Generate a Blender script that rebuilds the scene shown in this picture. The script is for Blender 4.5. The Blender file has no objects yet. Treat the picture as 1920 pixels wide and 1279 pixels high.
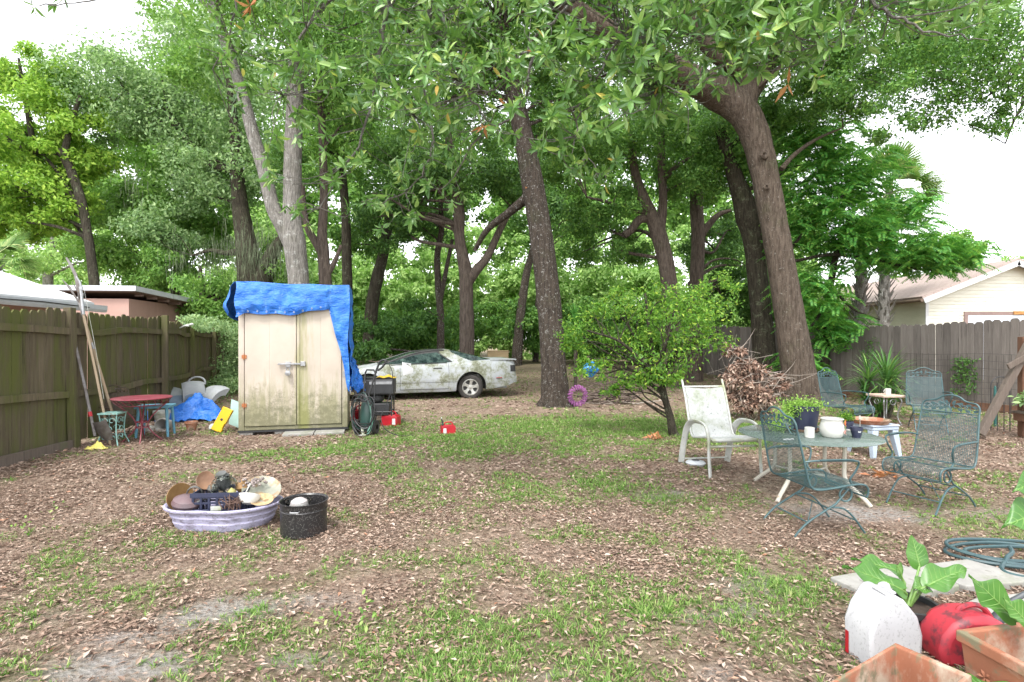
import bpy, math, random
import numpy as np
from mathutils import Vector, Matrix, noise as mnoise
R = math.radians
random.seed(7)
rng = np.random.default_rng(11)
scene = bpy.context.scene
# ---------------------------------------------------------------- camera
cam_d = bpy.data.cameras.new('camera'); cam = bpy.data.objects.new('camera', cam_d)
scene.collection.objects.link(cam); scene.camera = cam
cam.location = (0, 0, 1.5); cam.rotation_euler = (R(90), 0, 0)
cam_d.sensor_width = 36; cam_d.lens = 36*1000/1920; cam_d.clip_end = 2000; cam_d.clip_start = .05
# ---------------------------------------------------------------- world, sun, exposure
SUN_EL, SUN_AZ = 58, 200      # overcast; sun behind the camera, a little left
w = bpy.data.worlds.new('World'); scene.world = w; w.use_nodes = True
wn = w.node_tree; bg = wn.nodes['Background']
sky = wn.nodes.new('ShaderNodeTexSky'); sky.sky_type = 'NISHITA'; sky.sun_disc = False
sky.sun_elevation = R(SUN_EL); sky.sun_rotation = R(SUN_AZ)
sky.air_density = 1.0; sky.dust_density = 1.0; sky.ozone_density = 1.0
hs = wn.nodes.new('ShaderNodeHueSaturation'); hs.inputs['Saturation'].default_value = .12
wn.links.new(sky.outputs[0], hs.inputs['Color']); wn.links.new(hs.outputs[0], bg.inputs['Color'])
bg.inputs['Strength'].default_value = .15
sd = bpy.data.lights.new('sun', 'SUN'); sun = bpy.data.objects.new('sun', sd); scene.collection.objects.link(sun)
sd.energy = 1.0; sd.angle = R(14); sd.color = (1, .965, .91)
az = R(SUN_AZ)   # sky rotation: clockwise from +Y
sdir = Vector((math.sin(az)*math.cos(R(SUN_EL)), math.cos(az)*math.cos(R(SUN_EL)), math.sin(R(SUN_EL))))
sun.rotation_euler = sdir.to_track_quat('Z', 'Y').to_euler()
scene.view_settings.view_transform = 'Standard'; scene.view_settings.look = 'None'
scene.view_settings.gamma = 1; scene.view_settings.exposure = 2.0
scene.render.film_transparent = False
scene.cycles.max_bounces = 8; scene.cycles.transparent_max_bounces = 16
scene.cycles.sample_clamp_indirect = 6
# ---------------------------------------------------------------- helpers
def smooth(t): t = np.clip(t, 0, 1); return t*t*(3-2*t)
def gz(x, y): return .5*smooth((np.asarray(y, float)-14.5)/13)
def P(px, py, Y): return Vector(((px-960)/1000*Y, Y, 1.5-(py-640)/1000*Y))
def G(px, py): Y = 1500/(py-640); return Vector(((px-960)/1000*Y, Y, 0))

class MB:
    def __init__(s): s.v = []; s.f = []
    def add(s, vs, fs, M=None):
        b = len(s.v)
        s.v += [tuple(M @ Vector(p)) for p in vs] if M is not None else [tuple(p) for p in vs]
        s.f += [tuple(b+i for i in f) for f in fs]; return s
    def box(s, x0, x1, y0, y1, z0, z1, M=None):
        return s.add([(x0,y0,z0),(x1,y0,z0),(x1,y1,z0),(x0,y1,z0),(x0,y0,z1),(x1,y0,z1),(x1,y1,z1),(x0,y1,z1)],
              [(0,3,2,1),(4,5,6,7),(0,1,5,4),(1,2,6,5),(2,3,7,6),(3,0,4,7)], M)
    def tube(s, pts, r, n=8, M=None, closed=False, flat=1.0):
        pts = [Vector(p) for p in pts]; k = len(pts)
        rs = [r]*k if isinstance(r, (int, float)) else list(r)
        vs, fs = [], []; N = None
        for i, p in enumerate(pts):
            if closed: t = pts[(i+1) % k]-pts[i-1]
            else: t = pts[min(i+1, k-1)]-pts[max(i-1, 0)]
            if t.length < 1e-9: t = Vector((0,0,1))
            t.normalize()
            if N is None: N = t.orthogonal().normalized() if abs(t.z) > .95 else t.cross(Vector((0,0,1))).normalized()
            N = (N-t*N.dot(t)); N = N.normalized() if N.length > 1e-6 else t.orthogonal().normalized()
            B = t.cross(N)
            for j in range(n):
                a = 2*math.pi*j/n
                vs.append(p+(N*math.cos(a)+B*math.sin(a)*flat)*rs[i])
        m = k if closed else k-1
        for i in range(m):
            a, b = i*n, ((i+1) % k)*n
            for j in range(n): fs.append((a+j, a+(j+1)%n, b+(j+1)%n, b+j))
        if not closed: fs += [tuple(range(n))[::-1], tuple((k-1)*n+j for j in range(n))]
        return s.add(vs, fs, M)
    def lathe(s, prof, n=24, M=None, sx=1, sy=1, capb=True, capt=False):
        vs, fs = [], []
        for r, z in prof:
            for j in range(n):
                a = 2*math.pi*j/n; vs.append((r*math.cos(a)*sx, r*math.sin(a)*sy, z))
        for i in range(len(prof)-1):
            for j in range(n): fs.append((i*n+j, i*n+(j+1)%n, (i+1)*n+(j+1)%n, (i+1)*n+j))
        if capb: fs.append(tuple(range(n))[::-1])
        if capt: fs.append(tuple((len(prof)-1)*n+j for j in range(n)))
        return s.add(vs, fs, M)
    def prism(s, poly, z0, z1, M=None):
        n = len(poly)
        return s.add([(x,y,z0) for x,y in poly]+[(x,y,z1) for x,y in poly],
              [tuple(range(n))[::-1], tuple(range(n,2*n))]+[(i,(i+1)%n,n+(i+1)%n,n+i) for i in range(n)], M)
    def grid(s, fn, nu, nv, th=0, M=None, cu=False):
        g = [[Vector(fn(i/(nu if cu else nu-1), j/(nv-1))) for j in range(nv)] for i in range(nu)]
        vs = [p for row in g for p in row]; fs = []
        for i in range(nu if cu else nu-1):
            for j in range(nv-1):
                a = i*nv+j; b = ((i+1) % nu)*nv+j; fs.append((a, b, b+1, a+1))
        if th:
            N = []
            for i in range(nu):
                for j in range(nv):
                    du = g[min(i+1,nu-1)][j]-g[max(i-1,0)][j]; dv = g[i][min(j+1,nv-1)]-g[i][max(j-1,0)]
                    c = du.cross(dv); N.append(c.normalized() if c.length > 1e-9 else Vector((0,0,1)))
            o = len(vs); f2 = [tuple(o+q for q in f[::-1]) for f in fs]
            vs2 = [p-N[i]*th for i, p in enumerate(vs)]; vs += vs2
            rim = []
            if not cu:
                for i in range(nu-1):
                    a = i*nv; rim.append((a, a+o, a+nv+o, a+nv)); a += nv-1; rim.append((a, a+nv, a+nv+o, a+o))
                for j in range(nv-1):
                    a = j; rim.append((a, a+1, a+1+o, a+o)); a = (nu-1)*nv+j; rim.append((a, a+o, a+1+o, a+1))
            fs += f2+rim
        return s.add(vs, fs, M)
    def build(s, name, mat, parent=None, smooth_=True, ang=35, bevel=0):
        me = bpy.data.meshes.new(name); me.from_pydata(s.v, [], s.f); me.update()
        if smooth_:
            me.polygons.foreach_set('use_smooth', [True]*len(me.polygons)); me.set_sharp_from_angle(angle=R(ang))
        me.materials.append(mat)
        o = bpy.data.objects.new(name, me); scene.collection.objects.link(o)
        if parent is not None: o.parent = parent
        if bevel:
            m = o.modifiers.new('bevel', 'BEVEL'); m.width = bevel; m.segments = 2; m.limit_method = 'ANGLE'
        return o
def npmesh(name, V, F, mat, parent=None, smooth_=False, attrs=None):
    """V (n,3), F list of index arrays (m,k)"""
    me = bpy.data.meshes.new(name)
    me.vertices.add(len(V)); me.vertices.foreach_set('co', np.asarray(V, np.float32).ravel())
    F = F if isinstance(F, list) else [F]
    idx = np.concatenate([f.ravel() for f in F]).astype(np.int32)
    tot = np.concatenate([np.full(len(f), f.shape[1]) for f in F]); st = np.concatenate([[0], np.cumsum(tot)[:-1]]).astype(np.int32)
    me.loops.add(len(idx)); me.loops.foreach_set('vertex_index', idx)
    me.polygons.add(len(tot)); me.polygons.foreach_set('loop_start', st)
    if attrs:
        for k, a in attrs.items():
            at = me.attributes.new(k, 'FLOAT', 'POINT'); at.data.foreach_set('value', np.asarray(a, np.float32))
    me.update(calc_edges=True); me.polygons.foreach_set('use_smooth', np.full(len(tot), bool(smooth_)))
    me.materials.append(mat)
    o = bpy.data.objects.new(name, me); scene.collection.objects.link(o)
    if parent is not None: o.parent = parent
    return o
def tag(o, label, cat=None, group=None, kind=None):
    if label: o['label'] = label
    if cat: o['category'] = cat
    if group: o['group'] = group
    if kind: o['kind'] = kind
    return o
def thing(name, label, cat, loc=(0,0,0), rz=0, group=None):
    o = bpy.data.objects.new(name, None); scene.collection.objects.link(o); o.empty_display_size = .1
    o.location = loc; o.rotation_euler = (0, 0, R(rz)); return tag(o, label, cat, group)
def place(o, loc, rz=0, rx=0, ry=0): o.location = loc; o.rotation_euler = (R(rx), R(ry), R(rz)); return o
def copy_tree(o, parent=None):
    c = o.copy(); scene.collection.objects.link(c); c.parent = parent
    for ch in [x for x in bpy.data.objects if x.parent == o]: copy_tree(ch, c)
    return c
def T(x=0,y=0,z=0): return Matrix.Translation((x,y,z))
def Rot(a, ax): return Matrix.Rotation(R(a), 4, ax)
def catmull(pts, k=6):
    """pts: tuples of any length"""
    p = np.array(pts, float); p = np.vstack([2*p[0]-p[1], p, 2*p[-1]-p[-2]]); out = []
    for i in range(1, len(p)-2):
        for t in np.linspace(0, 1, k, endpoint=False):
            out.append(.5*((2*p[i])+(-p[i-1]+p[i+1])*t+(2*p[i-1]-5*p[i]+4*p[i+1]-p[i+2])*t*t+(-p[i-1]+3*p[i]-3*p[i+1]+p[i+2])*t**3))
    out.append(p[-2]); return np.array(out)
def fbm(x, y, seed=0, oct=4, base=1.0):
    """vectorised value noise 0..1"""
    x = np.asarray(x, float)*base; y = np.asarray(y, float)*base; tot = 0; amp = 1; out = 0
    for o in range(oct):
        xi = np.floor(x).astype(np.int64); yi = np.floor(y).astype(np.int64); fx = smooth(x-xi); fy = smooth(y-yi)
        def h(a, b):
            n = (a*374761393+b*668265263+(seed+o*17)*1442695041) & 0xffffffff
            n = ((n ^ (n >> 13))*1274126177) & 0xffffffff; return ((n ^ (n >> 16)) & 0xffff)/65535.
        v = (h(xi,yi)*(1-fx)+h(xi+1,yi)*fx)*(1-fy)+(h(xi,yi+1)*(1-fx)+h(xi+1,yi+1)*fx)*fy
        out = out+amp*v; tot += amp; amp *= .5; x = x*2.03+11.3; y = y*2.03+7.7
    return out/tot
# ---------------------------------------------------------------- materials
class NT:
    def __init__(s, name):
        s.m = bpy.data.materials.new(name); s.m.use_nodes = True; s.t = s.m.node_tree; s.b = s.t.nodes['Principled BSDF']
        s.out = s.t.nodes['Material Output']
    def n(s, typ, **kw):
        x = s.t.nodes.new('ShaderNode'+typ)
        for k, v in kw.items(): setattr(x, k, v)
        return x
    def l(s, a, b): s.t.links.new(a, b)
    def coord(s, stretch=(1,1,1), which='Object', rot=(0,0,0)):
        c = s.n('TexCoord'); m = s.n('Mapping'); m.inputs['Scale'].default_value = stretch; m.inputs['Rotation'].default_value = rot
        s.l(c.outputs[which], m.inputs[0]); return m.outputs[0]
    def noise(s, vec, scale, detail=5, rough=.6, dist=0):
        x = s.n('TexNoise'); x.inputs['Scale'].default_value = scale; x.inputs['Detail'].default_value = detail
        x.inputs['Roughness'].default_value = rough; x.inputs['Distortion'].default_value = dist; s.l(vec, x.inputs['Vector']); return x.outputs[0]
    def voro(s, vec, scale, out='Distance', feature='F1'):
        x = s.n('TexVoronoi', feature=feature); x.inputs['Scale'].default_value = scale; s.l(vec, x.inputs['Vector']); return x.outputs[out]
    def ramp(s, fac, stops):
        x = s.n('ValToRGB'); e = x.color_ramp.elements
        while len(e) < len(stops): e.new(.5)
        for el, (p, c) in zip(e, stops): el.position = p; el.color = (*c, 1) if len(c) == 3 else c
        s.l(fac, x.inputs[0]); return x.outputs[0]
    def mask(s, fac, lo, hi): return s.ramp(fac, [(lo, (0,0,0)), (hi, (1,1,1))])
    def mix(s, f, a, b, mode='MIX'):
        x = s.n('Mix', data_type='RGBA', blend_type=mode)
        if isinstance(f, (int, float)): x.inputs[0].default_value = f
        else: s.l(f, x.inputs[0])
        for v, i in ((a, 6), (b, 7)):
            if isinstance(v, tuple): x.inputs[i].default_value = (*v, 1)
            else: s.l(v, x.inputs[i])
        return x.outputs[2]
    def math(s, op, a, b=0):
        x = s.n('Math', operation=op)
        for v, i in ((a, 0), (b, 1)):
            if isinstance(v, (int, float)): x.inputs[i].default_value = v
            else: s.l(v, x.inputs[i])
        return x.outputs[0]
    def island(s): return s.n('NewGeometry').outputs['Random Per Island']
    def bump(s, h, strength=.3, dist=.01):
        x = s.n('Bump'); x.inputs['Strength'].default_value = strength; x.inputs['Distance'].default_value = dist
        s.l(h, x.inputs['Height']); s.l(x.outputs[0], s.b.inputs['Normal']); return x
    def col(s, c):
        if isinstance(c, tuple): s.b.inputs['Base Color'].default_value = (*c, 1)
        else: s.l(c, s.b.inputs['Base Color'])
    def set(s, rough=.7, metal=0, spec=.5):
        s.b.inputs['Roughness'].default_value = rough; s.b.inputs['Metallic'].default_value = metal; s.b.inputs['Specular IOR Level'].default_value = spec
def pm(name, c1, c2=None, scale=8, rough=.6, metal=0, spec=.5, bump=.2, bscale=60, stains=(), stretch=(1,1,1), bd=.003):
    m = NT(name); v = m.coord(stretch)
    c2 = c2 or tuple(x*.75 for x in c1)
    c = m.ramp(m.noise(v, scale), [(.3, c2), (.7, c1)])
    for sc, lo, hi, colr, sst in stains:
        c = m.mix(m.mask(m.noise(m.coord(sst), sc, 8, .65), lo, hi), c, colr)
    m.col(c); m.set(rough, metal, spec)
    if bump: m.bump(m.noise(v, bscale), bump, bd)
    return m.m
def leafmat(name, ramp, trans=.3, rough=.5, spec=.35, tcol=None, patch=None, pscale=.35):
    if not name.startswith(('leaf_dead','leaf_rust','spanish')): ramp = [(p, (c[0]*1.42, c[1]*1.47, c[2]*1.25)) for p, c in ramp]
    m = NT(name); c = m.ramp(m.island(), ramp)
    if patch: c = m.mix(m.mask(m.noise(m.coord(), pscale, 3), .42, .6), c, m.ramp(m.island(), patch))
    m.col(c); m.set(rough, 0, spec)
    tr = m.n('BsdfTranslucent'); mx = m.n('MixShader'); mx.inputs[0].default_value = trans
    tc = m.mix(.5, c, tcol or (.27,.54,.07)); m.l(tc, tr.inputs[0])
    m.l(m.b.outputs[0], mx.inputs[1]); m.l(tr.outputs[0], mx.inputs[2]); m.l(mx.outputs[0], m.out.inputs[0]); return m.m
def evenramp(cols): return [(i/(len(cols)-1) if len(cols) > 1 else 0, c) for i, c in enumerate(cols)]
# ---------------------------------------------------------------- leaf clouds
def unit(a): return a/np.maximum(np.linalg.norm(a, axis=1, keepdims=True), 1e-9)
QUAD = (np.array([(0,0,0),(.45,.5,.05),(1,0,-.08),(.45,-.5,.05)]), [np.array([[0,1,2,3]])])
LEAF = (np.array([(0,0,0),(.3,.42,.03),(.3,0,-.02),(.3,-.42,.03),(.68,.40,0),(.68,0,-.06),(.68,-.40,0),(1,0,-.16)]),
        [np.array([[0,2,1],[0,3,2],[4,5,7],[5,6,7]]), np.array([[1,2,5,4],[2,3,6,5]])])
BLADE = (np.array([(0,.5,0),(0,-.5,0),(.45,.4,.03),(.45,-.4,.03),(.8,.22,-.07),(.8,-.22,-.07),(1,0,-.2)]),
        [np.array([[4,5,6]]), np.array([[0,1,3,2],[2,3,5,4]])])
CURL = (np.array([(0,0,0),(.35,.5,.14),(.4,0,0),(.35,-.5,.14),(1,0,.08)]), [np.array([[0,2,1],[0,3,2],[1,2,4],[2,3,4]])])
def leaves(Pos, D, U, L, W, tmpl=QUAD):
    T_, F_ = tmpl; n = len(Pos); D = unit(D); S = unit(np.cross(D, U)); N = np.cross(S, D)
    L = np.broadcast_to(L, (n,)); W = np.broadcast_to(W, (n,))
    V = (Pos[:,None,:]+T_[None,:,0:1]*(D*L[:,None])[:,None,:]+T_[None,:,1:2]*(S*W[:,None])[:,None,:]+T_[None,:,2:3]*(N*L[:,None])[:,None,:]).reshape(-1,3)
    k = len(T_); off = np.arange(n)*k
    return V, [(f[None]+off[:,None,None]).reshape(-1, f.shape[1]) for f in F_]
def join(parts):
    V, F, b = [], {}, 0
    for v, fs in parts:
        V.append(v)
        for f in fs: F.setdefault(f.shape[1], []).append(f+b)
        b += len(v)
    return np.vstack(V), [np.vstack(f) for f in F.values()]
def rdir(n): return unit(rng.normal(size=(n,3)))
def crown_points(ells, dens=1.0, clump=.3, leafper=150):
    """ells: (center, (rx,ry,rz), nclumps). returns leaf positions, outward normals, clump centres"""
    Ps, Ns, Cs = [], [], []
    for c, r, nc in ells:
        c = np.array(c); r = np.array(r, float); nc = max(3, int(nc))
        d = rdir(nc); rad = rng.uniform(.25, 1.0, nc)**.55
        cc = c+d*r*rad[:,None]*.88; mr = float(np.cbrt(r.prod()))
        for k in range(nc):
            cr = mr*clump*rng.uniform(.6, 1.35); n = int(leafper*dens*rng.uniform(.7, 1.3))
            q = rdir(n)*(rng.uniform(0, 1, n)**.45)[:,None]*np.array([1.15,1.15,.7])*cr
            q += rng.normal(size=(n,3))*cr*.12
            Ps.append(cc[k]+q); Ns.append(unit(q+np.array([0,0,.35*cr])+rng.normal(size=(n,3))*cr*.35)); Cs.append(cc[k])
    return np.vstack(Ps), np.vstack(Ns), np.array(Cs)
def foliage(ells, L=.14, W=.55, dens=1.0, clump=.3, leafper=150, tmpl=QUAD, droop=.3):
    p, n, cs = crown_points(ells, dens, clump, leafper)
    m = len(p); u = unit(n+rng.normal(size=(m,3))*.45); d = rdir(m); d[:,2] -= droop
    d = d-u*(d*u).sum(1)[:,None]*.8
    ls = L*rng.uniform(.6, 1.35, m)
    return leaves(p, d, u, ls, ls*W, tmpl), cs
def E(px, py, Y, rx, rz, ry=None, n=20): # ellipsoid by pixels: rx,rz in px, ry metres
    return (tuple(P(px, py, Y)), (rx*Y/1000, ry or rx*Y/1000*.8, rz*Y/1000), n)
# ---------------------------------------------------------------- ground
BL = [(1150,800,3.8,1.9,1.0),(900,830,2.8,1.2,.95),(1050,920,2.2,1.1,.5),(760,800,2,1.2,.5),(700,845,2,.6,.55),(560,850,2.2,.6,.6),(330,900,1.2,.8,.25),(1700,772,3.5,1.3,.75),(1450,790,2,1.0,.5),
      (950,1200,.75,.5,.9),(1150,1150,.9,.55,.6),(820,1250,.5,.3,.8),(1000,1000,1.3,1.1,.35),(1250,1020,1.2,.8,.4),(1500,1110,.5,.35,.6),(1400,1190,.7,.4,.4),
      (1850,900,1,.9,.4),(1880,1000,.6,.5,.35),(1000,705,9,6,.35),(1000,820,2,1,.3),(350,1010,.5,.3,.35),(170,980,.8,.4,.22),(350,1070,.3,.2,.35),
      (330,1060,.5,.2,.3),(880,1060,.5,.3,.45),(960,880,1.6,.9,.4),(1050,1090,.9,.4,.5),(730,880,1.4,.5,.4)]
BL = [(G(a,b).x, G(a,b).y, c, d, e) for a,b,c,d,e in BL]
SD = [(400,1150,.42,.2,1.1),(120,1150,.4,.12,.6),(600,1130,.4,.12,.6),(250,1255,.5,.18,1.1),(560,1240,.24,.09,1),(1420,1100,.26,.2,.9),(1240,930,.4,.25,.7),(1560,960,.75,.35,.75),(1700,965,.6,.3,.6),
      (1070,1262,.16,.06,.9),(1340,1255,.16,.06,.9),(1280,1160,.35,.12,.6),(1390,1150,.2,.1,.8),(260,1200,.4,.12,.7),(460,940,.7,.3,.25),(330,800,1,.5,.4),(1800,960,.8,.3,.5)]
SD = [(G(a,b).x, G(a,b).y, c, d, e) for a,b,c,d,e in SD]
BR = [(1560,950,1.1,.8,.8),(1750,960,1.2,.8,.85),(1330,960,.8,.4,.4),(560,1085,1.0,.2,.85),(380,1080,.6,.2,.6),(900,1000,.9,.5,.5),(1500,1060,.6,.3,.5),(330,800,1.2,.6,.6)]
BR = [(G(a,b).x, G(a,b).y, c, d, e) for a,b,c,d,e in BR]
def blob(x, y, L):
    o = 0
    for bx, by, rx, ry, s in L: o = np.maximum(o, s*np.exp(-(((x-bx)/rx)**2+((y-by)/ry)**2)))
    return o
def gdens(x, y):
    d = np.maximum(blob(x, y, BL), .13); n = fbm(x, y, 3, 3, 2.2)
    return np.clip(d*1.22+(n-.55)*1.35, 0, 1)*(d > .02)
def sdens(x, y): return np.clip(blob(x, y, SD)*1.9-.5+(fbm(x, y, 9, 4, 3.0)-.5)*1.7, 0, 1)*(blob(x,y,SD) > .03)
def axis(lo, hi, st, a, b):
    c = np.arange(lo, hi, st); l = [lo]; s = st
    while l[-1] > a: s *= 1.35; l.append(l[-1]-s)
    h = [hi]; s = st
    while h[-1] < b: s *= 1.35; h.append(h[-1]+s)
    return np.concatenate([np.array(l[1:])[::-1], c, np.array(h)])
xs = axis(-13, 13, .1, -600, 600); ys = axis(1, 22, .1, -200, 1200)
X, Y = np.meshgrid(xs, ys, indexing='ij'); Z = gz(X, Y)+(fbm(X, Y, 5, 4, .9)-.5)*.05*(np.abs(X) < 40)
gd, sa = gdens(X, Y), sdens(X, Y)
far = smooth((Y-13)/8); gd = gd*(1-far)+far*(.25+.3*fbm(X,Y,2,3,.6))
ny, nx = len(ys), len(xs); I = np.arange(nx*ny).reshape(nx, ny)
F = np.stack([I[:-1,:-1],I[1:,:-1],I[1:,1:],I[:-1,1:]], -1).reshape(-1,4)
m = NT('ground_soil'); v = m.coord()
soil = m.ramp(m.noise(v, 26, 8, .75), [(.3,(.15,.10,.075)),(.5,(.30,.222,.172)),(.7,(.42,.335,.27))])
lit = m.ramp(m.voro(m.coord((1,.6,1)), 34, 'Color'), [(.0,(.15,.10,.07)),(.45,(.34,.245,.185)),(1,(.50,.39,.31))])
c = m.mix(m.mask(m.noise(v, 9, 6, .7), .36, .56), soil, lit)
c = m.mix(m.mask(m.noise(v, 1.1, 5, .6), .54, .72), c, m.mix(.4, c, (.13,.085,.06)))
at = m.n('Attribute', attribute_name='sand')
snd = m.ramp(m.noise(v, 45, 8, .8), [(.3,(.33,.30,.285)),(.7,(.52,.49,.465))])
fac = m.math('MULTIPLY', at.outputs['Fac'], m.mask(m.noise(v, 22, 5, .7), .3, .55))
c = m.mix(fac, c, snd)
at2 = m.n('Attribute', attribute_name='grass')
grn = m.ramp(m.noise(v, 60, 6, .8), [(.3,(.09,.11,.035)),(.7,(.20,.24,.08))])
c = m.mix(m.math('MULTIPLY', at2.outputs['Fac'], m.mask(m.noise(v, 30, 5, .8), .36, .52)), c, grn)
m.col(c); m.set(.95, 0, .15)
m.bump(m.math('ADD', m.noise(v, 60, 8, .8), m.voro(v, 40)), 1.0, .03)
gr = npmesh('ground', np.stack([X,Y,Z],-1).reshape(-1,3), F, m.m, None, True, {'sand': sa.ravel(), 'grass': gd.ravel()})
tag(gr, 'sandy backyard ground strewn with brown dry leaves and sparse grass', kind='structure')
def gh(x, y): return gz(x, y)+(fbm(x, y, 5, 4, .9)-.5)*.05
# litter leaves
def frustum_pts(n, y0, y1, p=1.0, wide=1.02):
    u = rng.uniform(0, 1, n); y = (y0**(1+p)+(y1**(1+p)-y0**(1+p))*u)**(1/(1+p)); x = rng.uniform(-1, 1, n)*(.96*y*wide+.25); return x, y
M_lit = NT('dry_leaf'); c = M_lit.ramp(M_lit.island(), [(0,(.11,.068,.05)),(.3,(.20,.135,.10)),(.6,(.30,.213,.163)),(.85,(.39,.295,.235)),(.97,(.49,.395,.325)),(1,(.34,.16,.09))])
M_lit.col(c); M_lit.set(.7, 0, .3); M_lit = M_lit.m
pr = []
for n, y0, y1, L, tm in ((150000, 2.1, 5.5, .027, CURL), (110000, 5.5, 10, .038, CURL), (46000, 10, 22, .08, QUAD)):
    x, y = frustum_pts(n, y0, y1, .9 if y0 < 5 else .6)
    keep = (rng.uniform(0,1,n) > sdens(x,y)*.93) & (rng.uniform(0,1,n) > gdens(x,y)*.55) & (rng.uniform(0,1,n) < .42+1.0*smooth((fbm(x,y,21,4,1.1)-.41)*5))
    keep &= rng.uniform(0,1,n) > blob(x,y,BR); keep |= rng.uniform(0,1,n) < .03
    x, y = x[keep], y[keep]; n = len(x)
    a = rng.uniform(0, 2*np.pi, n); D = np.stack([np.cos(a), np.sin(a), rng.normal(size=n)*.16], -1); U = unit(rng.normal(size=(n,3))*.3+[0,0,1])
    Ls = L*np.clip(np.exp(rng.normal(-.15,.48,n)),.3,1.8); z = gh(x, y)+.004+rng.uniform(0, .016, n)
    pr.append(leaves(np.stack([x,y,z],-1), D, U, Ls, Ls*rng.uniform(.22,.5,n), tm))
V, F = join(pr); o = npmesh('leaf_litter', V, F, M_lit); tag(o, 'brown and tan dry leaves scattered all over the ground', 'leaf litter', kind='stuff')
# grass
M_gr = leafmat('grass_blade', [(0,(.045,.095,.022)),(.4,(.095,.175,.042)),(.75,(.17,.265,.075)),(1,(.32,.33,.16))], .35, .5, .3)
pr = []
for nt, y0, y1, nb, L, W in ((12500, 2.1, 5.2, 12, .040, .0044), (20000, 5.2, 10, 9, .046, .0065), (14000, 10, 22, 6, .06, .012)):
    x, y = frustum_pts(nt*3, y0, y1, .9)
    dn = np.where(y < 13, gdens(x, y), .2+.3*fbm(x,y,2,3,.6)); k = rng.uniform(0,1,len(x)) < (dn-.05)**1.35*.85; x, y, dn = x[k], y[k], dn[k]
    sz = rng.uniform(.45, 1.15, len(x))*(.6+.55*dn)
    x = np.repeat(x, nb); y = np.repeat(y, nb); sz = np.repeat(sz, nb); n = len(x)
    a = rng.uniform(0, 2*np.pi, n); rr = rng.uniform(0, .035, n)*sz; lean = rng.uniform(.25, 1.5, n)
    px_, py_ = x+np.cos(a)*rr, y+np.sin(a)*rr
    D = np.stack([np.cos(a)*lean, np.sin(a)*lean, np.ones(n)], -1); U = np.stack([-np.cos(a), -np.sin(a), lean*1.0], -1)+rng.normal(size=(n,3))*.2
    pr.append(leaves(np.stack([px_,py_,gh(px_,py_)],-1), D, U, L*sz*rng.uniform(.6,1.5,n), W*rng.uniform(.7,1.3,n), BLADE))
V, F = join(pr); o = npmesh('grass_tufts', V, F, M_gr); tag(o, 'patchy green grass tufts growing through the leaf litter', 'grass', kind='stuff')

mb = MB(); x, y = frustum_pts(420, 2.2, 13, .9)
for a, b_ in zip(x, y):
    t = random.uniform(0, 6.28); L = random.uniform(.04, .22); z = float(gh(a, b_))+.014; q = Vector((a, b_, z)); d = Vector((math.cos(t), math.sin(t), random.uniform(-.05,.06)))*L
    mb.tube([q-d*.5, q+Vector((d.y,-d.x,0))*.12, q+d*.5], [.0022,.003,.0012], 4)
tw0 = mb.build('fallen_twigs', pm('ground_twig', (.26,.20,.16), (.12,.085,.065), 9, .9), None); tag(tw0, 'thin dry twigs scattered among the leaf litter', kind='stuff')
# ---------------------------------------------------------------- trees
def bark(name, cols, lich=(.42,.42,.37), amt=.62, vs=7, fl=.60):
    m = NT(name); v = m.coord((1,1,.22)); vo = m.coord()
    c = m.ramp(m.noise(v, vs*2.2, 9, .75), evenramp(cols) if len(cols) > 2 else [(.3,cols[0]),(.7,cols[1])])
    c = m.mix(m.mask(m.noise(vo, 5, 9, .8), amt, amt+.07), c, lich)
    c = m.mix(m.mask(m.noise(vo, 1.3, 5, .7), .55, .75), c, m.mix(.55, c, (.09,.10,.05)))
    w_ = m.noise(m.coord((1,1,.14)), vs*3.2, 7, .7, .35)
    c = m.mix(m.mask(w_, .40, .56), m.mix(.6, c, tuple(x*.5 for x in cols[0])), c)
    c = m.mix(m.mask(m.noise(vo, 17, 9, .85), fl, fl+.05), c, lich)
    m.col(c); m.set(.95, 0, .2)
    h = m.math('ADD', m.math('MULTIPLY', w_, 1.5), m.noise(v, vs*5, 8, .75)); m.bump(h, 1.0, .07); return m.m
B_oak = bark('bark_oak', [(.065,.047,.035),(.165,.128,.10),(.27,.22,.18)], (.40,.38,.34), .64, 7, .58)
B_dark = bark('bark_dark', [(.035,.028,.022),(.095,.075,.06),(.17,.14,.115)], (.5,.5,.46), .60, 7, .565)
B_pale = bark('bark_pale', [(.14,.125,.11),(.33,.31,.28),(.52,.5,.46)], (.62,.62,.58), .55, 9)
B_brown = bark('bark_brown', [(.075,.056,.045),(.165,.13,.108),(.27,.225,.19)], (.45,.4,.34), .68)
B_moss = bark('bark_moss', [(.03,.025,.018),(.08,.068,.05),(.15,.13,.10)], (.2,.22,.14), .55)
# leaf colours by species; the palest carries distance haze in its colour
F_laurel = leafmat('leaf_laurel', [(0,(.035,.085,.022)),(.4,(.06,.14,.032)),(.8,(.10,.20,.045)),(1,(.17,.27,.06))], .32)
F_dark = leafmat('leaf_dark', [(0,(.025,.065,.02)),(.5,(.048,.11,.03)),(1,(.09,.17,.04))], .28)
F_yellow = leafmat('leaf_yellowgreen', [(0,(.11,.20,.03)),(.5,(.20,.32,.045)),(1,(.34,.45,.08))], .42)
F_grey = leafmat('leaf_greygreen', [(0,(.085,.14,.07)),(.5,(.16,.24,.12)),(1,(.26,.34,.18))], .36)
F_mid = leafmat('leaf_mid', [(0,(.06,.13,.03)),(.5,(.11,.21,.05)),(1,(.20,.31,.08))], .38)
F_haze = leafmat('leaf_haze', [(0,(.14,.23,.08)),(.5,(.24,.36,.13)),(1,(.38,.50,.2))], .45)
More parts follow.
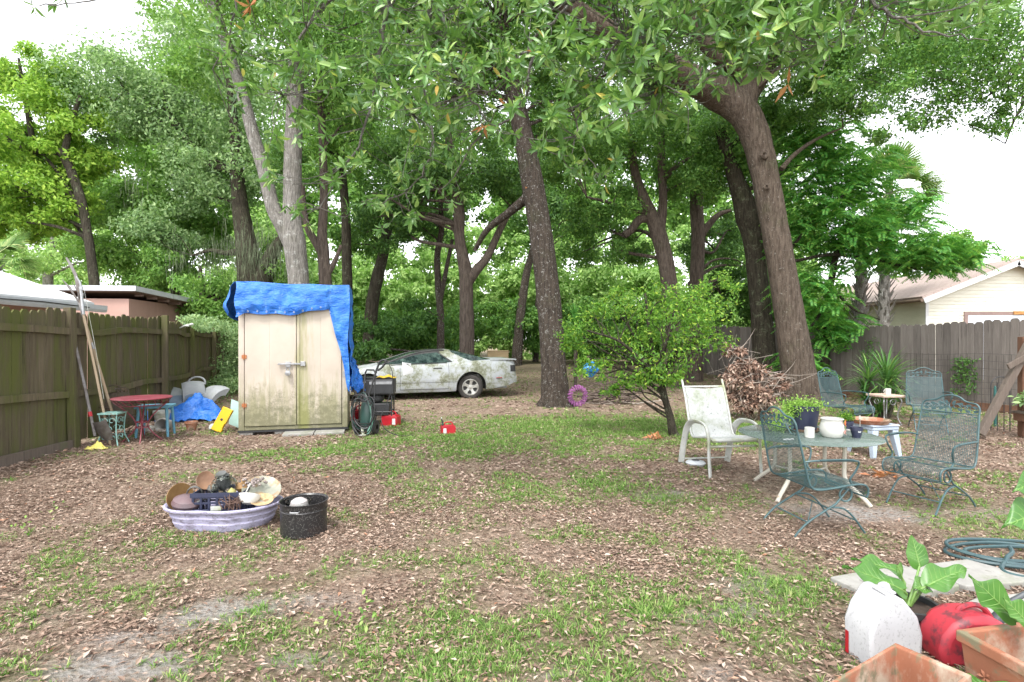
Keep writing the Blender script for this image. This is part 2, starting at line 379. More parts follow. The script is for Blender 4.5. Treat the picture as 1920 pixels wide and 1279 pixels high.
F_citrus = leafmat('leaf_citrus', [(0,(.04,.105,.018)),(.5,(.085,.185,.025)),(.85,(.15,.26,.035)),(1,(.30,.36,.06))], .4, .4)
F_feather = leafmat('leaf_feather', [(0,(.04,.15,.035)),(.5,(.08,.25,.055)),(.85,(.15,.34,.07)),(1,(.28,.42,.09))], .35, .45)
F_bay = leafmat('leaf_bay', [(0,(.035,.085,.028)),(.35,(.07,.15,.042)),(.7,(.12,.215,.065)),(.93,(.21,.30,.12)),(.99,(.28,.38,.10)),(1,(.4,.25,.08))], .3, .33, .5)
def limb_mesh(paths, base, n=12):
    mb = MB()
    for pts in paths:
        c = catmull(pts, 7)
        rr = c[:,3]*(1+.05*np.array([mnoise.noise((p[2]*2.3, p[0], i*.31)) for i, p in enumerate(c)]))
        mb.tube([Vector(p[:3])-base for p in c], [max(r, .004) for r in rr], n)
    return mb
def PP(Y, l):  # (px,py,halfwidth px[,dY]) -> (x,y,z,r)
    o = []
    for q in l:
        yy = Y+(q[3] if len(q) > 3 else 0); p = P(q[0], q[1], yy); o.append((p.x, p.y, p.z, q[2]*yy/1000))
    return o
def limbs_to(cs, trunks, n, r0=.05):
    nodes = np.vstack([catmull(t, 4) for t in trunks]); out = []
    if len(cs) == 0: return out
    idx = rng.choice(len(cs), min(n, len(cs)), replace=False)
    for i in idx:
        c = cs[i]; d = np.linalg.norm(nodes[:,:3]-c, axis=1)+np.maximum(0, nodes[:,2]-c[2]+.4)*2.5
        a = nodes[int(d.argmin())]; L = np.linalg.norm(c-a[:3])
        if L < .3: continue
        m1 = a[:3]*.62+c*.38+np.array([0,0,.10*L])+rng.normal(size=3)*.07*L; m2 = a[:3]*.25+c*.75+np.array([0,0,.08*L])+rng.normal(size=3)*.06*L
        r = min(a[3]*.5, r0*(.5+L*.28))
        out.append([(*a[:3], r), (*m1, r*.72), (*m2, r*.45), (*c, r*.15)])
    return out
def tree(name, label, Y, trunks, ells, bm, lm, base=None, L=.14, W=.5, dens=1, clump=.3, leafper=150, nl=16, group=None, cat='tree', tmpl=QUAD, r0=.05, droop=.3, roots=0):
    tr = [PP(Y, t) for t in trunks]
    if base is None: p = tr[0][0]; base = Vector((p[0], p[1], p[2]))
    root = thing(name, label, cat, base, 0, group)
    (V, F), cs = foliage(ells, L, W, dens, clump, leafper, tmpl, droop)
    lim = limbs_to(cs, tr, nl, r0)
    limb_mesh(tr, base, 14).build('trunk', bm, root, ang=60)
    if roots:
        rb = MB(); r0_ = tr[0][1][3]
        for k in range(roots):
            a_ = k*2*math.pi/roots+random.uniform(-.3,.3); c_, s_ = math.cos(a_), math.sin(a_); L_r = r0_*random.uniform(1.5,2.6)
            rb.tube([(c_*r0_*.45,s_*r0_*.45,.55),(c_*r0_*.8,s_*r0_*.8,.26),(c_*r0_*1.25,s_*r0_*1.25,.10),(c_*L_r,s_*L_r,.02),(c_*L_r*1.3,s_*L_r*1.3,-.08)], [r0_*.30,r0_*.36,r0_*.32,r0_*.18,r0_*.06], 8)
        rb.build('root_flare', bm, root, ang=70)
    for lb_ in lim: limb_mesh([lb_], base, 6).build('limb', bm, root, ang=60)
    npmesh('crown', V-np.array(base), F, lm, root); return root
def gb(px, Y, dz=-.1): return (640+1000*(1.5-float(gz(0,Y))-dz)/Y)   # py of the ground at depth Y (a bit below)
TR = 'trees growing round the yard'
# 1 big leaning oak, right
y1 = 12.6; b = gb(0, y1)
big = tree('oak_tree', 'big brown oak trunk leaning left with a knot and a fork, behind the table', y1,
  [[(1512,b+8,54),(1509,b-14,37),(1498,700,30),(1480,590,26),(1460,470,24),(1440,360,23.5),(1428,300,24.5),(1412,245,26),(1388,205,28),(1350,178,30),(1300,150,25,-.5),(1230,110,20,-1.0),(1130,50,17,-1.4),(1010,-30,15,-1.8),(850,-160,10,-2)],
   [(1392,215,24),(1402,165,20),(1392,135,19),(1368,118,16,-.3),(1330,90,14,-.5),(1290,20,12,-.8),(1280,-120,8,-1)],
   [(1405,180,16),(1440,120,15,.3),(1480,20,12,.6),(1540,-150,7,.9)],
   [(1465,318,5,-.1),(1490,290,4),(1530,262,3,.2),(1580,240,1.5,.3)]],
  [E(1250,-60,12.5,330,150,3,70),E(1500,40,12.5,260,110,2.5,60),E(950,-40,11.5,300,120,2.5,70),E(1650,60,11.5,200,120,2,45),E(1120,110,13,170,90,2,30),E(1560,170,13,110,80,1.3,22),E(1700,-200,11.5,330,120,3,40)],
  B_oak, F_laurel, roots=8, L=.085, leafper=330, nl=46, clump=.27)
kn = MB(); 
for (px,py,r) in ((1432,292,.10),(1436,352,.075)):
    p = P(px, py, y1-.31); kn.lathe([(r*.2,.0),(r,.02),(r*.9,.06),(r*.5,.085),(r*.35,.05),(.001,.03)], 12, T(*p)@Rot(80,'X')@T(0,0,-.03), capb=False)
kn.v = [tuple(Vector(v)-big.location) for v in kn.v]; kn.build('knot', B_oak, big)
# 2 middle tree
y2 = 12.4; b = gb(0, y2)
tree('oak_tree', 'dark trunk with white lichen flecks leaning left in the middle of the yard', y2,
  [[(1043,b+8,40),(1042,b-12,29),(1038,690,24),(1032,600,23),(1022,500,22),(1008,400,21),(992,310,20),(978,240,18),(962,170,16),(945,80,14),(930,-60,11)],
   [(1000,360,10),(960,395,8,.4),(915,430,6,.9),(890,470,4,1.2)],
   [(1046,700,5,.4),(1048,640,4.5,.5),(1036,560,4,.4),(1030,480,3,.3)]],
  [E(930,40,12.5,260,110,2.5,60),E(800,160,13,180,100,2,36),E(1050,230,13.5,130,70,1.6,22),E(700,40,13,200,120,2.4,42)],
  B_dark, F_laurel, roots=7, L=.085, leafper=300, nl=30)
# 3 pale twin trunk behind the shed
y3 = 14
tree('pale_barked_tree', 'pale grey spotted tree forking into two stems directly behind the tarped shed', y3,
  [[(566,gb(0,y3),24),(563,620,20),(560,530,19),(552,455,20),(548,410,17),(549,300,16),(553,200,15),(556,90,13),(562,-80,10)],
   [(552,470,15),(530,425,14),(512,390,13),(495,320,12),(478,265,11.5),(462,205,11),(446,150,10),(424,85,9.5),(398,0,9),(370,-90,7)],
   [(410,40,6),(392,15,5),(372,-5,4)]],
  [E(470,-10,14,190,90,2.2,40),E(620,90,14,110,130,1.8,30),E(400,120,14.5,90,75,1.3,16),E(560,-60,13.5,230,90,2.4,40)],
  B_pale, F_mid, L=.11, leafper=230, nl=20)
# 4 brown stem pair
y4 = 15
tree('slender_tree', 'slender reddish brown tree forking low, just right of the pale twin trunk', y4,
  [[(612,gb(0,y4),14),(612,600,12),(610,530,11.5),(606,470,10.5),(604,440,9),(607,380,7.5),(606,300,7),(602,200,6.5),(596,120,6),(588,20,5),(580,-80,4)],
   [(606,480,8),(592,455,7),(578,430,6.5),(570,395,5),(568,350,4)],
   [(612,520,6),(628,490,4.5),(640,460,3)]],
  [E(640,150,15.5,90,130,1.8,26),E(560,330,16,60,60,1.2,10)],
  B_brown, F_laurel, L=.11, leafper=240, nl=12)
# 5 mossy oak, left, wide dark fork
y5 = 20
mo = tree('mossy_oak', 'dark forked oak hung with grey moss left of the pale twin trunk', y5,
  [[(480,gb(0,y5),40),(476,560,30),(470,520,24),(462,460,19),(452,400,15),(445,330,12),(440,250,9),(430,150,6)],
   [(484,560,24),(500,500,15),(520,460,10),(545,430,6)],
   [(455,470,8),(425,475,5),(395,470,3.5),(360,480,2)],
   [(443,320,8),(380,300,6,.5),(300,200,5,.9),(200,185,3,1)]],
  [E(400,170,21,170,130,3,56),E(230,190,21,130,90,3,40),E(430,320,20.5,130,70,2.2,26),E(330,430,21,90,60,2,14)],
  B_moss, F_grey, L=.15, leafper=360, nl=24, clump=.34)
M_sm = leafmat('spanish_moss', [(0,(.09,.12,.07)),(1,(.20,.23,.15))], .3, .9, .1, (.3,.32,.22))
pp, dd, uu, ll = [], [], [], []
for (px, py, wd, n) in ((445,455,50,260),(395,490,34,130),(480,470,45,200),(250,340,30,60),(330,480,34,90),(520,480,28,80),(500,440,34,120)):
    for k in range(n):
        q = P(px+random.gauss(0, wd*.5), py+random.gauss(0, 22), y5-1+random.gauss(0,.7)); pp.append(q-mo.location); dd.append((random.gauss(0,.08),random.gauss(0,.08),-1)); uu.append((random.gauss(0,1),random.gauss(0,1),0)); ll.append(random.uniform(.15,1.0)*random.uniform(.5,1))
V, F = leaves(np.array(pp), np.array(dd), np.array(uu), np.array(ll), .016, BLADE); npmesh('hanging_moss', V, F, M_sm, mo)
# 6 left yellow-green tree
tree('maple_tree', 'tall bright yellow green tree above the white roof at the far left', 19,
  [[(178,gb(0,19),10),(178,560,9),(173,500,8),(163,430,7.5),(150,370,8),(128,310,8),(110,286,7),(70,285,6),(30,270,4)],
   [(130,315,7),(122,285,6),(135,230,4.5),(150,180,3)],[(65,288,5),(55,230,4.5),(45,170,3.5),(35,110,2)],[(160,410,4),(120,340,3),(90,300,2.5)]],
  [E(50,150,19,75,75,2,26),E(30,260,19,95,70,2,26),E(120,290,19.5,70,80,1.8,22),E(60,370,19,100,60,2,26),E(150,210,19.5,50,60,1.5,12),E(20,430,19.5,80,40,1.8,14),E(-60,300,19,80,160,2,20)],
  B_moss, F_yellow, L=.16, leafper=300, nl=26, clump=.3)
# 7-9 background-left crowns
TB = 'trees behind the left fence'
tree('laurel_tree', 'light green rounded tree filling the space left of the pale twin trunk', 24,
  [[(330,gb(0,24),13),(335,520,11),(350,450,9),(375,400,7),(400,350,4)]],
  [E(330,260,24,85,85,2.4,30),E(400,230,24,80,70,2.4,26),E(300,400,23,110,70,2.4,34),E(200,420,24,90,80,2.4,28),E(400,440,24,80,70,2.2,24),E(290,500,23,120,50,2.4,26)],
  B_moss, F_yellow if False else F_mid, L=.17, leafper=290, nl=16, group=None, clump=.27)
tree('laurel_tree', 'pale green airy tree behind the roofs at the left edge', 30,
  [[(90,gb(0,30),9),(90,520,8),(95,470,6),(110,420,3)]],
  [E(60,460,30,90,50,3,22),E(160,480,30,80,55,3,20),E(20,420,31,80,60,3,16)],
  B_pale, F_haze, L=.2, leafper=200, nl=8, clump=.3)
tree('bushy_tree', 'bushy green tree over the flat roof and the vine covered fence', 19,
  [[(385,gb(0,19),9),(385,620,8),(380,560,6),(375,500,3)]],
  [E(390,560,19,75,50,1.8,22),E(400,610,18.6,50,30,1.2,12),E(320,500,21,70,45,1.6,14),E(520,560,20,60,70,1.6,16)],
  B_moss, F_mid, L=.14, leafper=240, nl=8, clump=.3)
# 10 trunk behind middle
y9 = 18; b = gb(0, y9)
tree('oak_tree', 'straight brown trunk rising behind the abandoned car', y9,
  [[(877,b,19),(876,b-30,15),(875,600,13.5),(874,540,13),(873,510,13),(862,450,10),(860,395,11),(852,330,9),(840,250,7)],
   [(876,530,11),(895,505,9),(915,480,7.5,.5),(938,430,6.5,.8),(960,390,6,1),(985,360,5,1.2)],[(858,400,7),(835,370,6),(818,330,4.5)]],
  [E(860,280,18,130,90,2.2,36),E(760,330,18.5,110,80,2,26),E(960,330,18.5,80,60,1.8,16),E(720,420,19,80,60,2,18)],
  B_brown, F_dark, L=.12, leafper=300, nl=20)
y = 20
tree('oak_tree', 'thin twin-stemmed tree with dark bark left of the straight brown trunk', y,
  [[(826,gb(0,y),8),(826,600,7),(822,540,6.5),(820,480,6),(828,430,5),(826,380,4)],[(826,560,5),(838,500,4),(848,450,3)]],
  [E(810,400,y,70,60,1.6,16),E(770,600,y,50,45,1.5,12),E(700,640,19,60,45,1.5,16)], B_dark, F_dark, L=.13, leafper=260, nl=8)
y = 21
tree('leaning_tree', 'mossy tree leaning right between the shed and the car', y,
  [[(690,gb(0,y),14),(697,580,12),(708,520,11),(718,480,10),(728,420,9),(740,340,7)]],
  [E(740,300,y,90,90,2,22),E(660,430,y,55,55,1.8,14)], B_moss, F_laurel, L=.14, leafper=260, nl=10)
tree('slender_tree', 'straight grey trunk just right of the reddish forked stem', 19,
  [[(655,gb(0,19),10),(652,560,9.5),(650,480,9),(648,400,8),(640,300,7),(636,200,6),(630,80,4)]],
  [E(660,260,19,90,110,2,26),E(600,240,20,80,80,2,18)], B_moss, F_mid, L=.14, leafper=260, nl=10)
y = 24
tree('dark_tree', 'dark leaning trunk behind the plywood box', y,
  [[(968,gb(0,y)+2,11),(973,620,9),(980,560,8),(988,510,7),(996,480,6),(1003,440,4)]],
  [E(1010,390,y,110,55,2,20)], B_dark, F_dark, L=.15, leafper=240, nl=8)
tree('dark_tree', 'thin dark trunk a step right of the leaning dark trunk', 26,
  [[(1004,gb(0,26),6),(1006,600,5),(1010,540,4),(1015,480,3)]],
  [E(1060,380,26,90,50,2,14)], B_dark, F_mid, L=.16, leafper=220, nl=5)
# right trunks
y = 17
tree('oak_tree', 'reddish trunk with a forked top and a cut limb, behind the citrus tree', y,
  [[(1262,gb(0,y),22),(1260,640,18),(1257,560,16),(1250,500,15),(1238,450,15),(1228,420,14),(1205,370,11),(1190,320,8),(1182,250,7)],
   [(1236,440,11),(1243,380,8),(1240,300,7.5),(1238,200,6),(1235,100,4)],
   [(1222,412,7),(1200,412,8),(1183,432,7.5),(1170,442,7)],
   [(1215,400,4),(1180,395,3.5),(1140,380,3),(1100,370,2)]],
  [E(1180,230,17,140,80,2.2,44),E(1080,460,19,70,45,1.6,12),E(1010,260,18,80,70,1.6,18),E(1100,300,17,110,65,2,26),E(1290,300,17.5,90,80,2,28),E(1130,390,17.5,80,45,1.6,14),E(1170,470,18,60,45,1.3,10)],
  B_brown, F_laurel, L=.11, leafper=320, nl=20)
y = 18.5
tree('oak_tree', 'straight red brown trunk between the forked trunk and the grey leaning one', y,
  [[(1302,gb(0,y),17),(1302,600,14),(1306,520,13),(1309,450,12.5),(1306,380,12),(1310,300,9),(1320,200,6)],
   [(1314,440,8),(1345,405,5),(1370,395,3)]],
  [E(1340,220,18.5,110,90,2.2,34),E(1340,460,20,60,70,1.8,20),E(1390,540,20,50,50,1.5,14)],
  B_brown, F_dark, L=.12, leafper=300, nl=14)
y = 15.5
tree('oak_tree', 'grey mossy trunk leaning left beside the big oak', y,
  [[(1437,gb(0,y),27),(1434,680,22),(1428,600,19),(1420,520,17.5),(1412,450,18),(1402,405,22),(1388,360,17),(1374,320,13),(1350,240,10)],
   [(1412,420,9),(1404,390,6),(1398,360,5)]],
  [E(1400,250,15.5,100,80,1.8,30),E(1480,220,15.5,90,70,1.8,24),E(1350,330,16,90,50,1.5,18),E(1530,290,16,60,50,1.3,14)],
  B_moss, F_laurel, L=.10, leafper=300, nl=14)
# right canopy high above the fence
tree('oak_tree', 'oak whose dark small-leaved branches hang in from the upper right corner', 10,
  [[(2250,800,26),(2230,500,22),(2200,200,18),(2080,20,13),(1950,-20,9),(1820,20,6),(1700,80,3)],
   [(2190,180,12),(2080,150,8),(1960,110,5),(1860,150,3)],[(1950,90,4),(1930,170,3),(1900,230,2),(1885,270,1)],[(1960,0,5),(1935,60,4),(1900,140,2.5),(1840,190,1.5)]],
  [E(1720,180,10,120,60,1.1,34),E(1870,120,9.5,90,90,1.2,40),E(1660,130,10.5,110,60,1.2,26),E(1890,220,9.6,50,60,.8,12),E(1800,40,9.5,160,80,1.6,46),E(1680,240,10,70,30,.7,9),E(2050,80,10,150,140,1.6,40)],
  B_dark, F_laurel, L=.07, leafper=120, nl=44, clump=.34, r0=.03, base=P(2250,800,10)-Vector((0,0,-.05)))
# feathery tree by the fence
def feather_tree():
    Yt = 14.2; base = Vector((P(1560,gb(0,Yt),Yt)))
    root = thing('feathery_tree', 'bright green feathery-leaved tree arching over the fence towards the pale garage', 'tree', base)
    tr = [PP(Yt, l) for l in ([(1545,gb(0,Yt),8,.5),(1550,600,7,.5),(1560,520,6,.4),(1575,450,5,.2),(1600,400,4)],
        [(1490,490,3),(1560,478,3.2),(1640,488,3),(1720,505,2.2),(1790,508,1.2)],[(1480,470,3),(1530,410,2.5),(1600,350,2)],[(1570,470,3),(1640,430,2.5),(1740,460,1.6),(1810,480,1)],
        [(1555,560,3),(1530,600,2.5),(1500,640,1.5)],[(1560,540,3),(1600,580,2),(1650,600,1)])]
    limb_mesh(tr, base, 7).build('trunk', B_moss, root, ang=60)
    el = [E(1560,400,Yt,85,75,1.5,0),E(1640,460,Yt,110,55,1.5,0),E(1750,480,Yt,90,38,1.2,0),E(1520,560,Yt,60,60,1.0,0),E(1570,620,Yt,45,40,.8,0),E(1600,330,Yt+.4,70,60,1.2,0),E(1690,395,Yt+.5,60,40,1,0),E(1480,420,Yt+.6,50,70,.8,0),E(1490,320,Yt+.8,60,70,1,0),E(1540,250,Yt+.8,70,50,1,0),E(1500,680,Yt-.2,38,36,.5,0)]
    w_ = [360,420,300,220,110,260,140,130,170,150,60]; ps = []
    for (c, r, _), n in zip(el, w_): ps.append(np.array(c)+rdir(n)*(rng.uniform(0,1,n)**.4)[:,None]*np.array(r))
    ps = np.vstack(ps); n = len(ps)
    a = rng.uniform(0, 2*np.pi, n); L = rng.uniform(.35, .65, n); prt = []
    out = np.stack([np.cos(a), np.sin(a), rng.uniform(-.1,.35,n)], -1)
    for k in range(1, 15):
        t = k/15; pos = ps+out*(L*t)[:,None]; pos[:,2] -= L*t*t*.55
        dr = out.copy(); dr[:,2] -= 1.1*t; sd_ = unit(np.cross(dr, np.array([[0,0,1.]])))
        for s in (-1, 1):
            D = sd_*s+unit(dr)*.55+rng.normal(size=(n,3))*.08; D[:,2] -= .2
            U = np.cross(sd_, unit(dr)); U *= np.sign(U[:,2:3]+1e-9)
            prt.append(leaves(pos, D, U, L*.30*(1-.5*t), L*.11*(1-.4*t), QUAD))
    V, F = join(prt); npmesh('crown', V-np.array(base), F, F_feather, root)
feather_tree()
# cabbage palm behind
def palm(px, Y, top, fw, label, n=44, fl=1.9, seed=3, group=None, nm='cabbage_palm'):
    rr = random.Random(seed); base = P(px, gb(0,Y), Y); c = P(px+10, top, Y); root = thing(nm, label, 'palm', base, 0, group)
    mb = MB(); h = c.z-base.z
    mb.tube([(0,0,0),(.05,0,h*.5),((c-base).x,0,h)], [fw*1.1,fw,fw*.9], 12)
    mb.build('trunk', B_pale, root, ang=60)
    bt = MB()
    for k in range(int(h*16)):
        z = h*.3+k*h*.7/(h*16); a = k*2.4; d = Vector((math.cos(a), math.sin(a), 1.4)); p = Vector(((c-base).x*z/h, 0, z))+Vector((math.cos(a),math.sin(a),0))*fw*.8
        bt.tube([p, p+d*.13, p+d*.22+Vector((0,0,.03))], [.045,.035,.015], 5, flat=.4)
    bt.build('boots', B_pale, root)
    prt = []; st = MB()
    for k in range(n):
        a = rr.uniform(0, 6.28); el = rr.uniform(-.9, 1.3); d = np.array([math.cos(a)*math.cos(el), math.sin(a)*math.cos(el), math.sin(el)])
        o = np.array(c-base); tip = o+d*fl*.5+np.array([0,0,-.1]); st.tube([o, (o+tip)/2+np.array([0,0,.06]), tip], [.02,.015,.01], 4)
        m_ = 30; ang = np.linspace(-1.35, 1.35, m_); s = np.cross(d, [0,0,1.]); s /= np.linalg.norm(s)+1e-6; up = np.cross(s, d)
        D = d[None]*np.cos(ang)[:,None]+s[None]*np.sin(ang)[:,None]+np.array([0,0,-.25])*np.abs(ang)[:,None]
        prt.append(leaves(np.repeat(tip[None], m_, 0), D, np.repeat(up[None], m_, 0), fl*.55*(1-.15*np.abs(ang)), .05, BLADE))
    st.build('leaf_stems', M_frond, root); V, F = join(prt); npmesh('fronds', V, F, M_frond, root)
M_frond = leafmat('palm_frond', [(0,(.06,.12,.04)),(.6,(.13,.21,.07)),(.9,(.25,.31,.13)),(1,(.4,.36,.2))], .3, .45)
palm(1608, 16.8, 452, .16, 'cabbage palm with a shaggy pale trunk in front of the garage roof', 4, 1.0, 5)
palm(1655, 19, 365, .17, 'cabbage palm with fan fronds rising above the feathery tree', 50, 2.0)
palm(-25, 17, 490, .16, 'palm fronds showing above the white roof at the far left edge', 30, 1.5, 9)
# far trees over the garage
tree('distant_tree', 'rounded tree beyond the pale garage roof', 40, [[(1780,gb(0,40),7),(1780,560,6),(1775,480,3)]], [E(1770,470,40,75,38,3,22),E(1720,500,40,60,30,3,14)], B_moss, F_mid, L=.28, leafper=160, nl=5)
tree('distant_tree', 'soft green tree beyond the garage ridge at the right edge', 46, [[(1930,gb(0,46),7),(1930,560,6),(1925,500,3)]], [E(1920,500,46,60,28,3,18)], B_moss, F_haze, L=.3, leafper=160, nl=4)
tree('distant_tree', 'low tree between the fence and the pale garage', 24, [[(1540,gb(0,24),7),(1540,620,6),(1540,560,3)]], [E(1540,560,24,60,80,2,20),E(1480,480,25,60,60,2,18)], B_moss, F_mid, L=.16, leafper=230, nl=4)
# far wood: backdrop masses, real trees' foliage
def mass(name, label, ells, mt, L, leafper=140, clump=.28):
    (V, F), cs = foliage(ells, L, .6, 1, clump, leafper); return tag(npmesh(name, V, F, mt), label, 'woods', kind='stuff')
mass('far_woods', 'wood far behind the yard, paled for haze in its leaf colour', [E(x, 560+random.uniform(-25,25), 38, 95, 85, 3.5, 20) for x in range(-500, 1540, 95)]+[E(x, 440+random.uniform(-25,25), 42, 110, 70, 3, 11) for x in range(-500, 1500, 130)], F_haze, .34, 130)  # far haze is put into the pale leaf colour
mass('hazed_thicket', 'thicket closing the back of the yard, brightened and hazed in its leaf colour', [E(x, 580+random.uniform(-12,12), 30, 70, 80, 2.0, 22) for x in range(400, 1560, 70)]+[E(x, 470+random.uniform(-20,20), 32, 90, 60, 2.4, 14) for x in range(440, 1500, 80)]+[E(x, 535, 28, 60, 50, 1.6, 13) for x in range(560, 1260, 75)]+[E(x, 655, 29, 60, 26, 1.5, 7) for x in range(560, 1500, 62)], F_haze, .22, 170)  # sunlit, hazy tone painted through the same pale leaves
mass('tall_woods', 'tall green wood behind the middle trees', [E(x, 300+random.uniform(-40,40), 34, 95, 85, 3.5, 24) for x in range(100, 1440, 95)]+[E(x, 395+random.uniform(-25,25), 33, 90, 70, 2.6, 20) for x in range(130, 1500, 95)]+[E(x, 150+random.uniform(-30,30), 33, 100, 80, 3.5, 18) for x in range(420, 1420, 130)]+[E(x, 0, 31, 120, 90, 3.5, 17) for x in range(380, 1420, 160)], F_mid, .27, 170)
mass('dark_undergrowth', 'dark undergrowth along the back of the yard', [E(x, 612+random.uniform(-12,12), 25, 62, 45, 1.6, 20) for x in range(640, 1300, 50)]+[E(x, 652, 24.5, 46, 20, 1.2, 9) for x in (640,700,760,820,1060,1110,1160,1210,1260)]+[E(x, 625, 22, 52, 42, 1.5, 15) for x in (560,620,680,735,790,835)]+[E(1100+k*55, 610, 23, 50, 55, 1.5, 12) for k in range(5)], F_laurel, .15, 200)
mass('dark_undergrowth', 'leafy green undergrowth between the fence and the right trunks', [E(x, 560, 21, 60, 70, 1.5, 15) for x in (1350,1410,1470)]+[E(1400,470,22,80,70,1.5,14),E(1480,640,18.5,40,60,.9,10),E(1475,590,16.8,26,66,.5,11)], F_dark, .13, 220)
# ---------------------------------------------------------------- overhanging bay branches close to the camera
def bay():
    root = thing('bay_tree', 'large-leaved bay branches hanging down close in front of the other trees', 'tree', P(1330, -900, 3.2)); base = root.location.copy()
    br = [ # px,py,halfwidth,Y
     [(1330,-900,26,3.2),(1290,-500,20,3.5),(1180,-200,14,3.8),(1090,-20,8,4.0),(1040,10,6,4.1)],
     [(1095,-20,6,4.0),(1130,15,4,3.9),(1170,60,3.2,3.8),(1200,100,2.6,3.7),(1240,170,1.6,3.6)],
     [(1290,-500,12,3.5),(1500,-200,9,3.4),(1620,-20,5,3.3),(1680,30,3.5,3.2),(1760,65,2,3.1),(1850,70,1,3.0)],
     [(1400,-200,8,3.4),(1440,-20,5,3.5),(1480,40,3,3.5),(1500,100,2,3.5)],
     [(1180,-200,9,3.8),(900,-150,8,4.2),(812,-20,5,4.4),(840,50,4,4.4),(870,110,3,4.3),(900,165,2,4.2)],
     [(870,110,3,4.3),(880,180,2.6,4.3),(905,215,2.2,4.3),(930,240,1.5,4.3)],
     [(1200,-100,7,4.0),(1060,20,4,4.2),(1000,80,3.2,4.3),(960,120,2.6,4.4),(935,165,2,4.5),(880,185,1.6,4.5),(780,215,1.2,4.5)],
     [(900,-150,8,4.2),(700,-80,6,4.4),(610,10,4,4.5),(560,80,2.5,4.4),(530,180,1.6,4.3)],
     [(760,-60,6,4.8),(720,60,4,4.9),(700,180,3,5.0),(660,290,2.4,4.9),(600,390,1.4,4.7)],
     [(812,-20,5,4.9),(790,120,3.5,5.0),(810,260,2.6,5.0),(770,350,1.8,5.0),(690,390,1.2,4.9)],
     [(1000,80,4,4.6),(980,200,3,4.8),(900,260,2.4,4.9),(850,330,1.6,4.8)],
     [(1170,60,3,3.9),(1110,160,2.4,4.0),(1080,240,1.8,4.0),(1120,320,1,4.0)],
     [(1620,-20,4,3.3),(1580,60,2.5,3.4),(1540,90,1.6,3.4)],
     [(700,-80,5,4.4),(420,-120,5,4.2),(250,-40,3,4.0),(170,5,1.5,3.9),(70,10,1,3.9)],
     [(480,-100,4,4.3),(450,-20,3,4.4),(430,60,2,4.5),(400,130,1.2,4.5)]]
    mb = MB(); nodes = []
    for b in br:
        pts = []
        for (x,y,h,Y) in b: p = P(x,y,Y); pts.append((p.x,p.y,p.z,h*Y/1000*.8))
        c = catmull(pts, 6); c[:,:3] += rng.normal(size=(len(c),3))*.012; nodes.append(c)
        mb.tube([Vector(p[:3])-base for p in c], [max(r,.0025) for r in c[:,3]], 7)
    mb.build('branch', B_pale, root, ang=60); nodes = np.vstack(nodes); nodes = nodes[(nodes[:,2] < 4.6)]
    # lower fringe of the foliage curtain: px -> py limit, probability weight
    fr = [(30,14,.15),(100,22,.2),(280,10,.2),(330,25,.3),(400,140,.45),(440,190,.6),(480,290,.6),(520,400,.7),(600,430,.95),(700,440,1),(800,430,1),(880,420,1),(930,330,.9),(1000,290,.9),(1080,330,.8),(1130,340,.6),(1200,230,1),(1280,215,1.3),(1350,170,1.4),(1450,140,1.4),(1550,130,1.1),(1620,100,1.2),(1750,95,1),(1850,75,.7),(1900,30,.4)]
    fx = [a for a,_,_ in fr]; fy = [b for _,b,_ in fr]; fw = [c for _,_,c in fr]
    pos = []
    while len(pos) < 1220:
        x = random.uniform(40, 1900); y = random.uniform(-230, 440); lim = np.interp(x, fx, fy); wt = np.interp(x, fx, fw)/1.3
        if random.random() > wt: continue
        if y > lim+random.gauss(0,12): continue
        den = .4+.6*min(1, max(0, (lim-y)/160))
        if x < 950 and y > 150: den *= .62
        if fbm(np.array([x/95.]), np.array([y/95.]), 31, 3)[0] < .43: den *= .25
        if random.random() > den: continue
        Yd = random.uniform(3.0, 4.2) if x > 1000 else random.uniform(3.6, 5.4)
        if y > 250 and x < 950: Yd = random.uniform(4.2, 5.6)
        pos.append(P(x, y, Yd))
    # two hanging sprays
    for (x,y,Y) in ((1110,338,3.9),(1130,352,3.9),(1048,225,4),(700,380,4.6),(555,395,4.6),(585,425,4.6),(630,340,4.5),(660,385,4.5),(845,345,4.8),(870,370,4.8),(1222,232,3.7),(1290,255,3.6),(1250,200,3.6),(520,265,4),(478,180,4),(500,300,4.2)): pos.append(P(x,y,Y))
    pos = np.array(pos); tw = MB(); prt = []; dead = []
    for i, p in enumerate(pos):
        d = np.linalg.norm(nodes[:,:3]-p, axis=1)+np.maximum(0, p[2]-nodes[:,2])*.8; a = nodes[int(d.argmin()),:3]
        if np.linalg.norm(a-p) > 1.6: a = p+np.array([random.gauss(0,.15), random.gauss(0,.15), random.uniform(.35,.7)])
        mid = (a+p)/2+rng.normal(size=3)*.05+np.array([0,0,-.02]); pts = catmull([(*a,.0045),(*mid,.0032),(*p,.0022)], 4)
        tw.tube([Vector(q[:3])-base for q in pts], list(pts[:,3]), 4)
        ax = p-mid; ax /= np.linalg.norm(ax)+1e-6; ax = unit((ax*.8+np.array([0,0,-.15])+rng.normal(size=3)*.35)[None])[0]
        nl = random.randint(5, 11); o1 = np.cross(ax, [.3,.2,1]); o1 /= np.linalg.norm(o1); o2 = np.cross(ax, o1); ph = random.uniform(0,6)
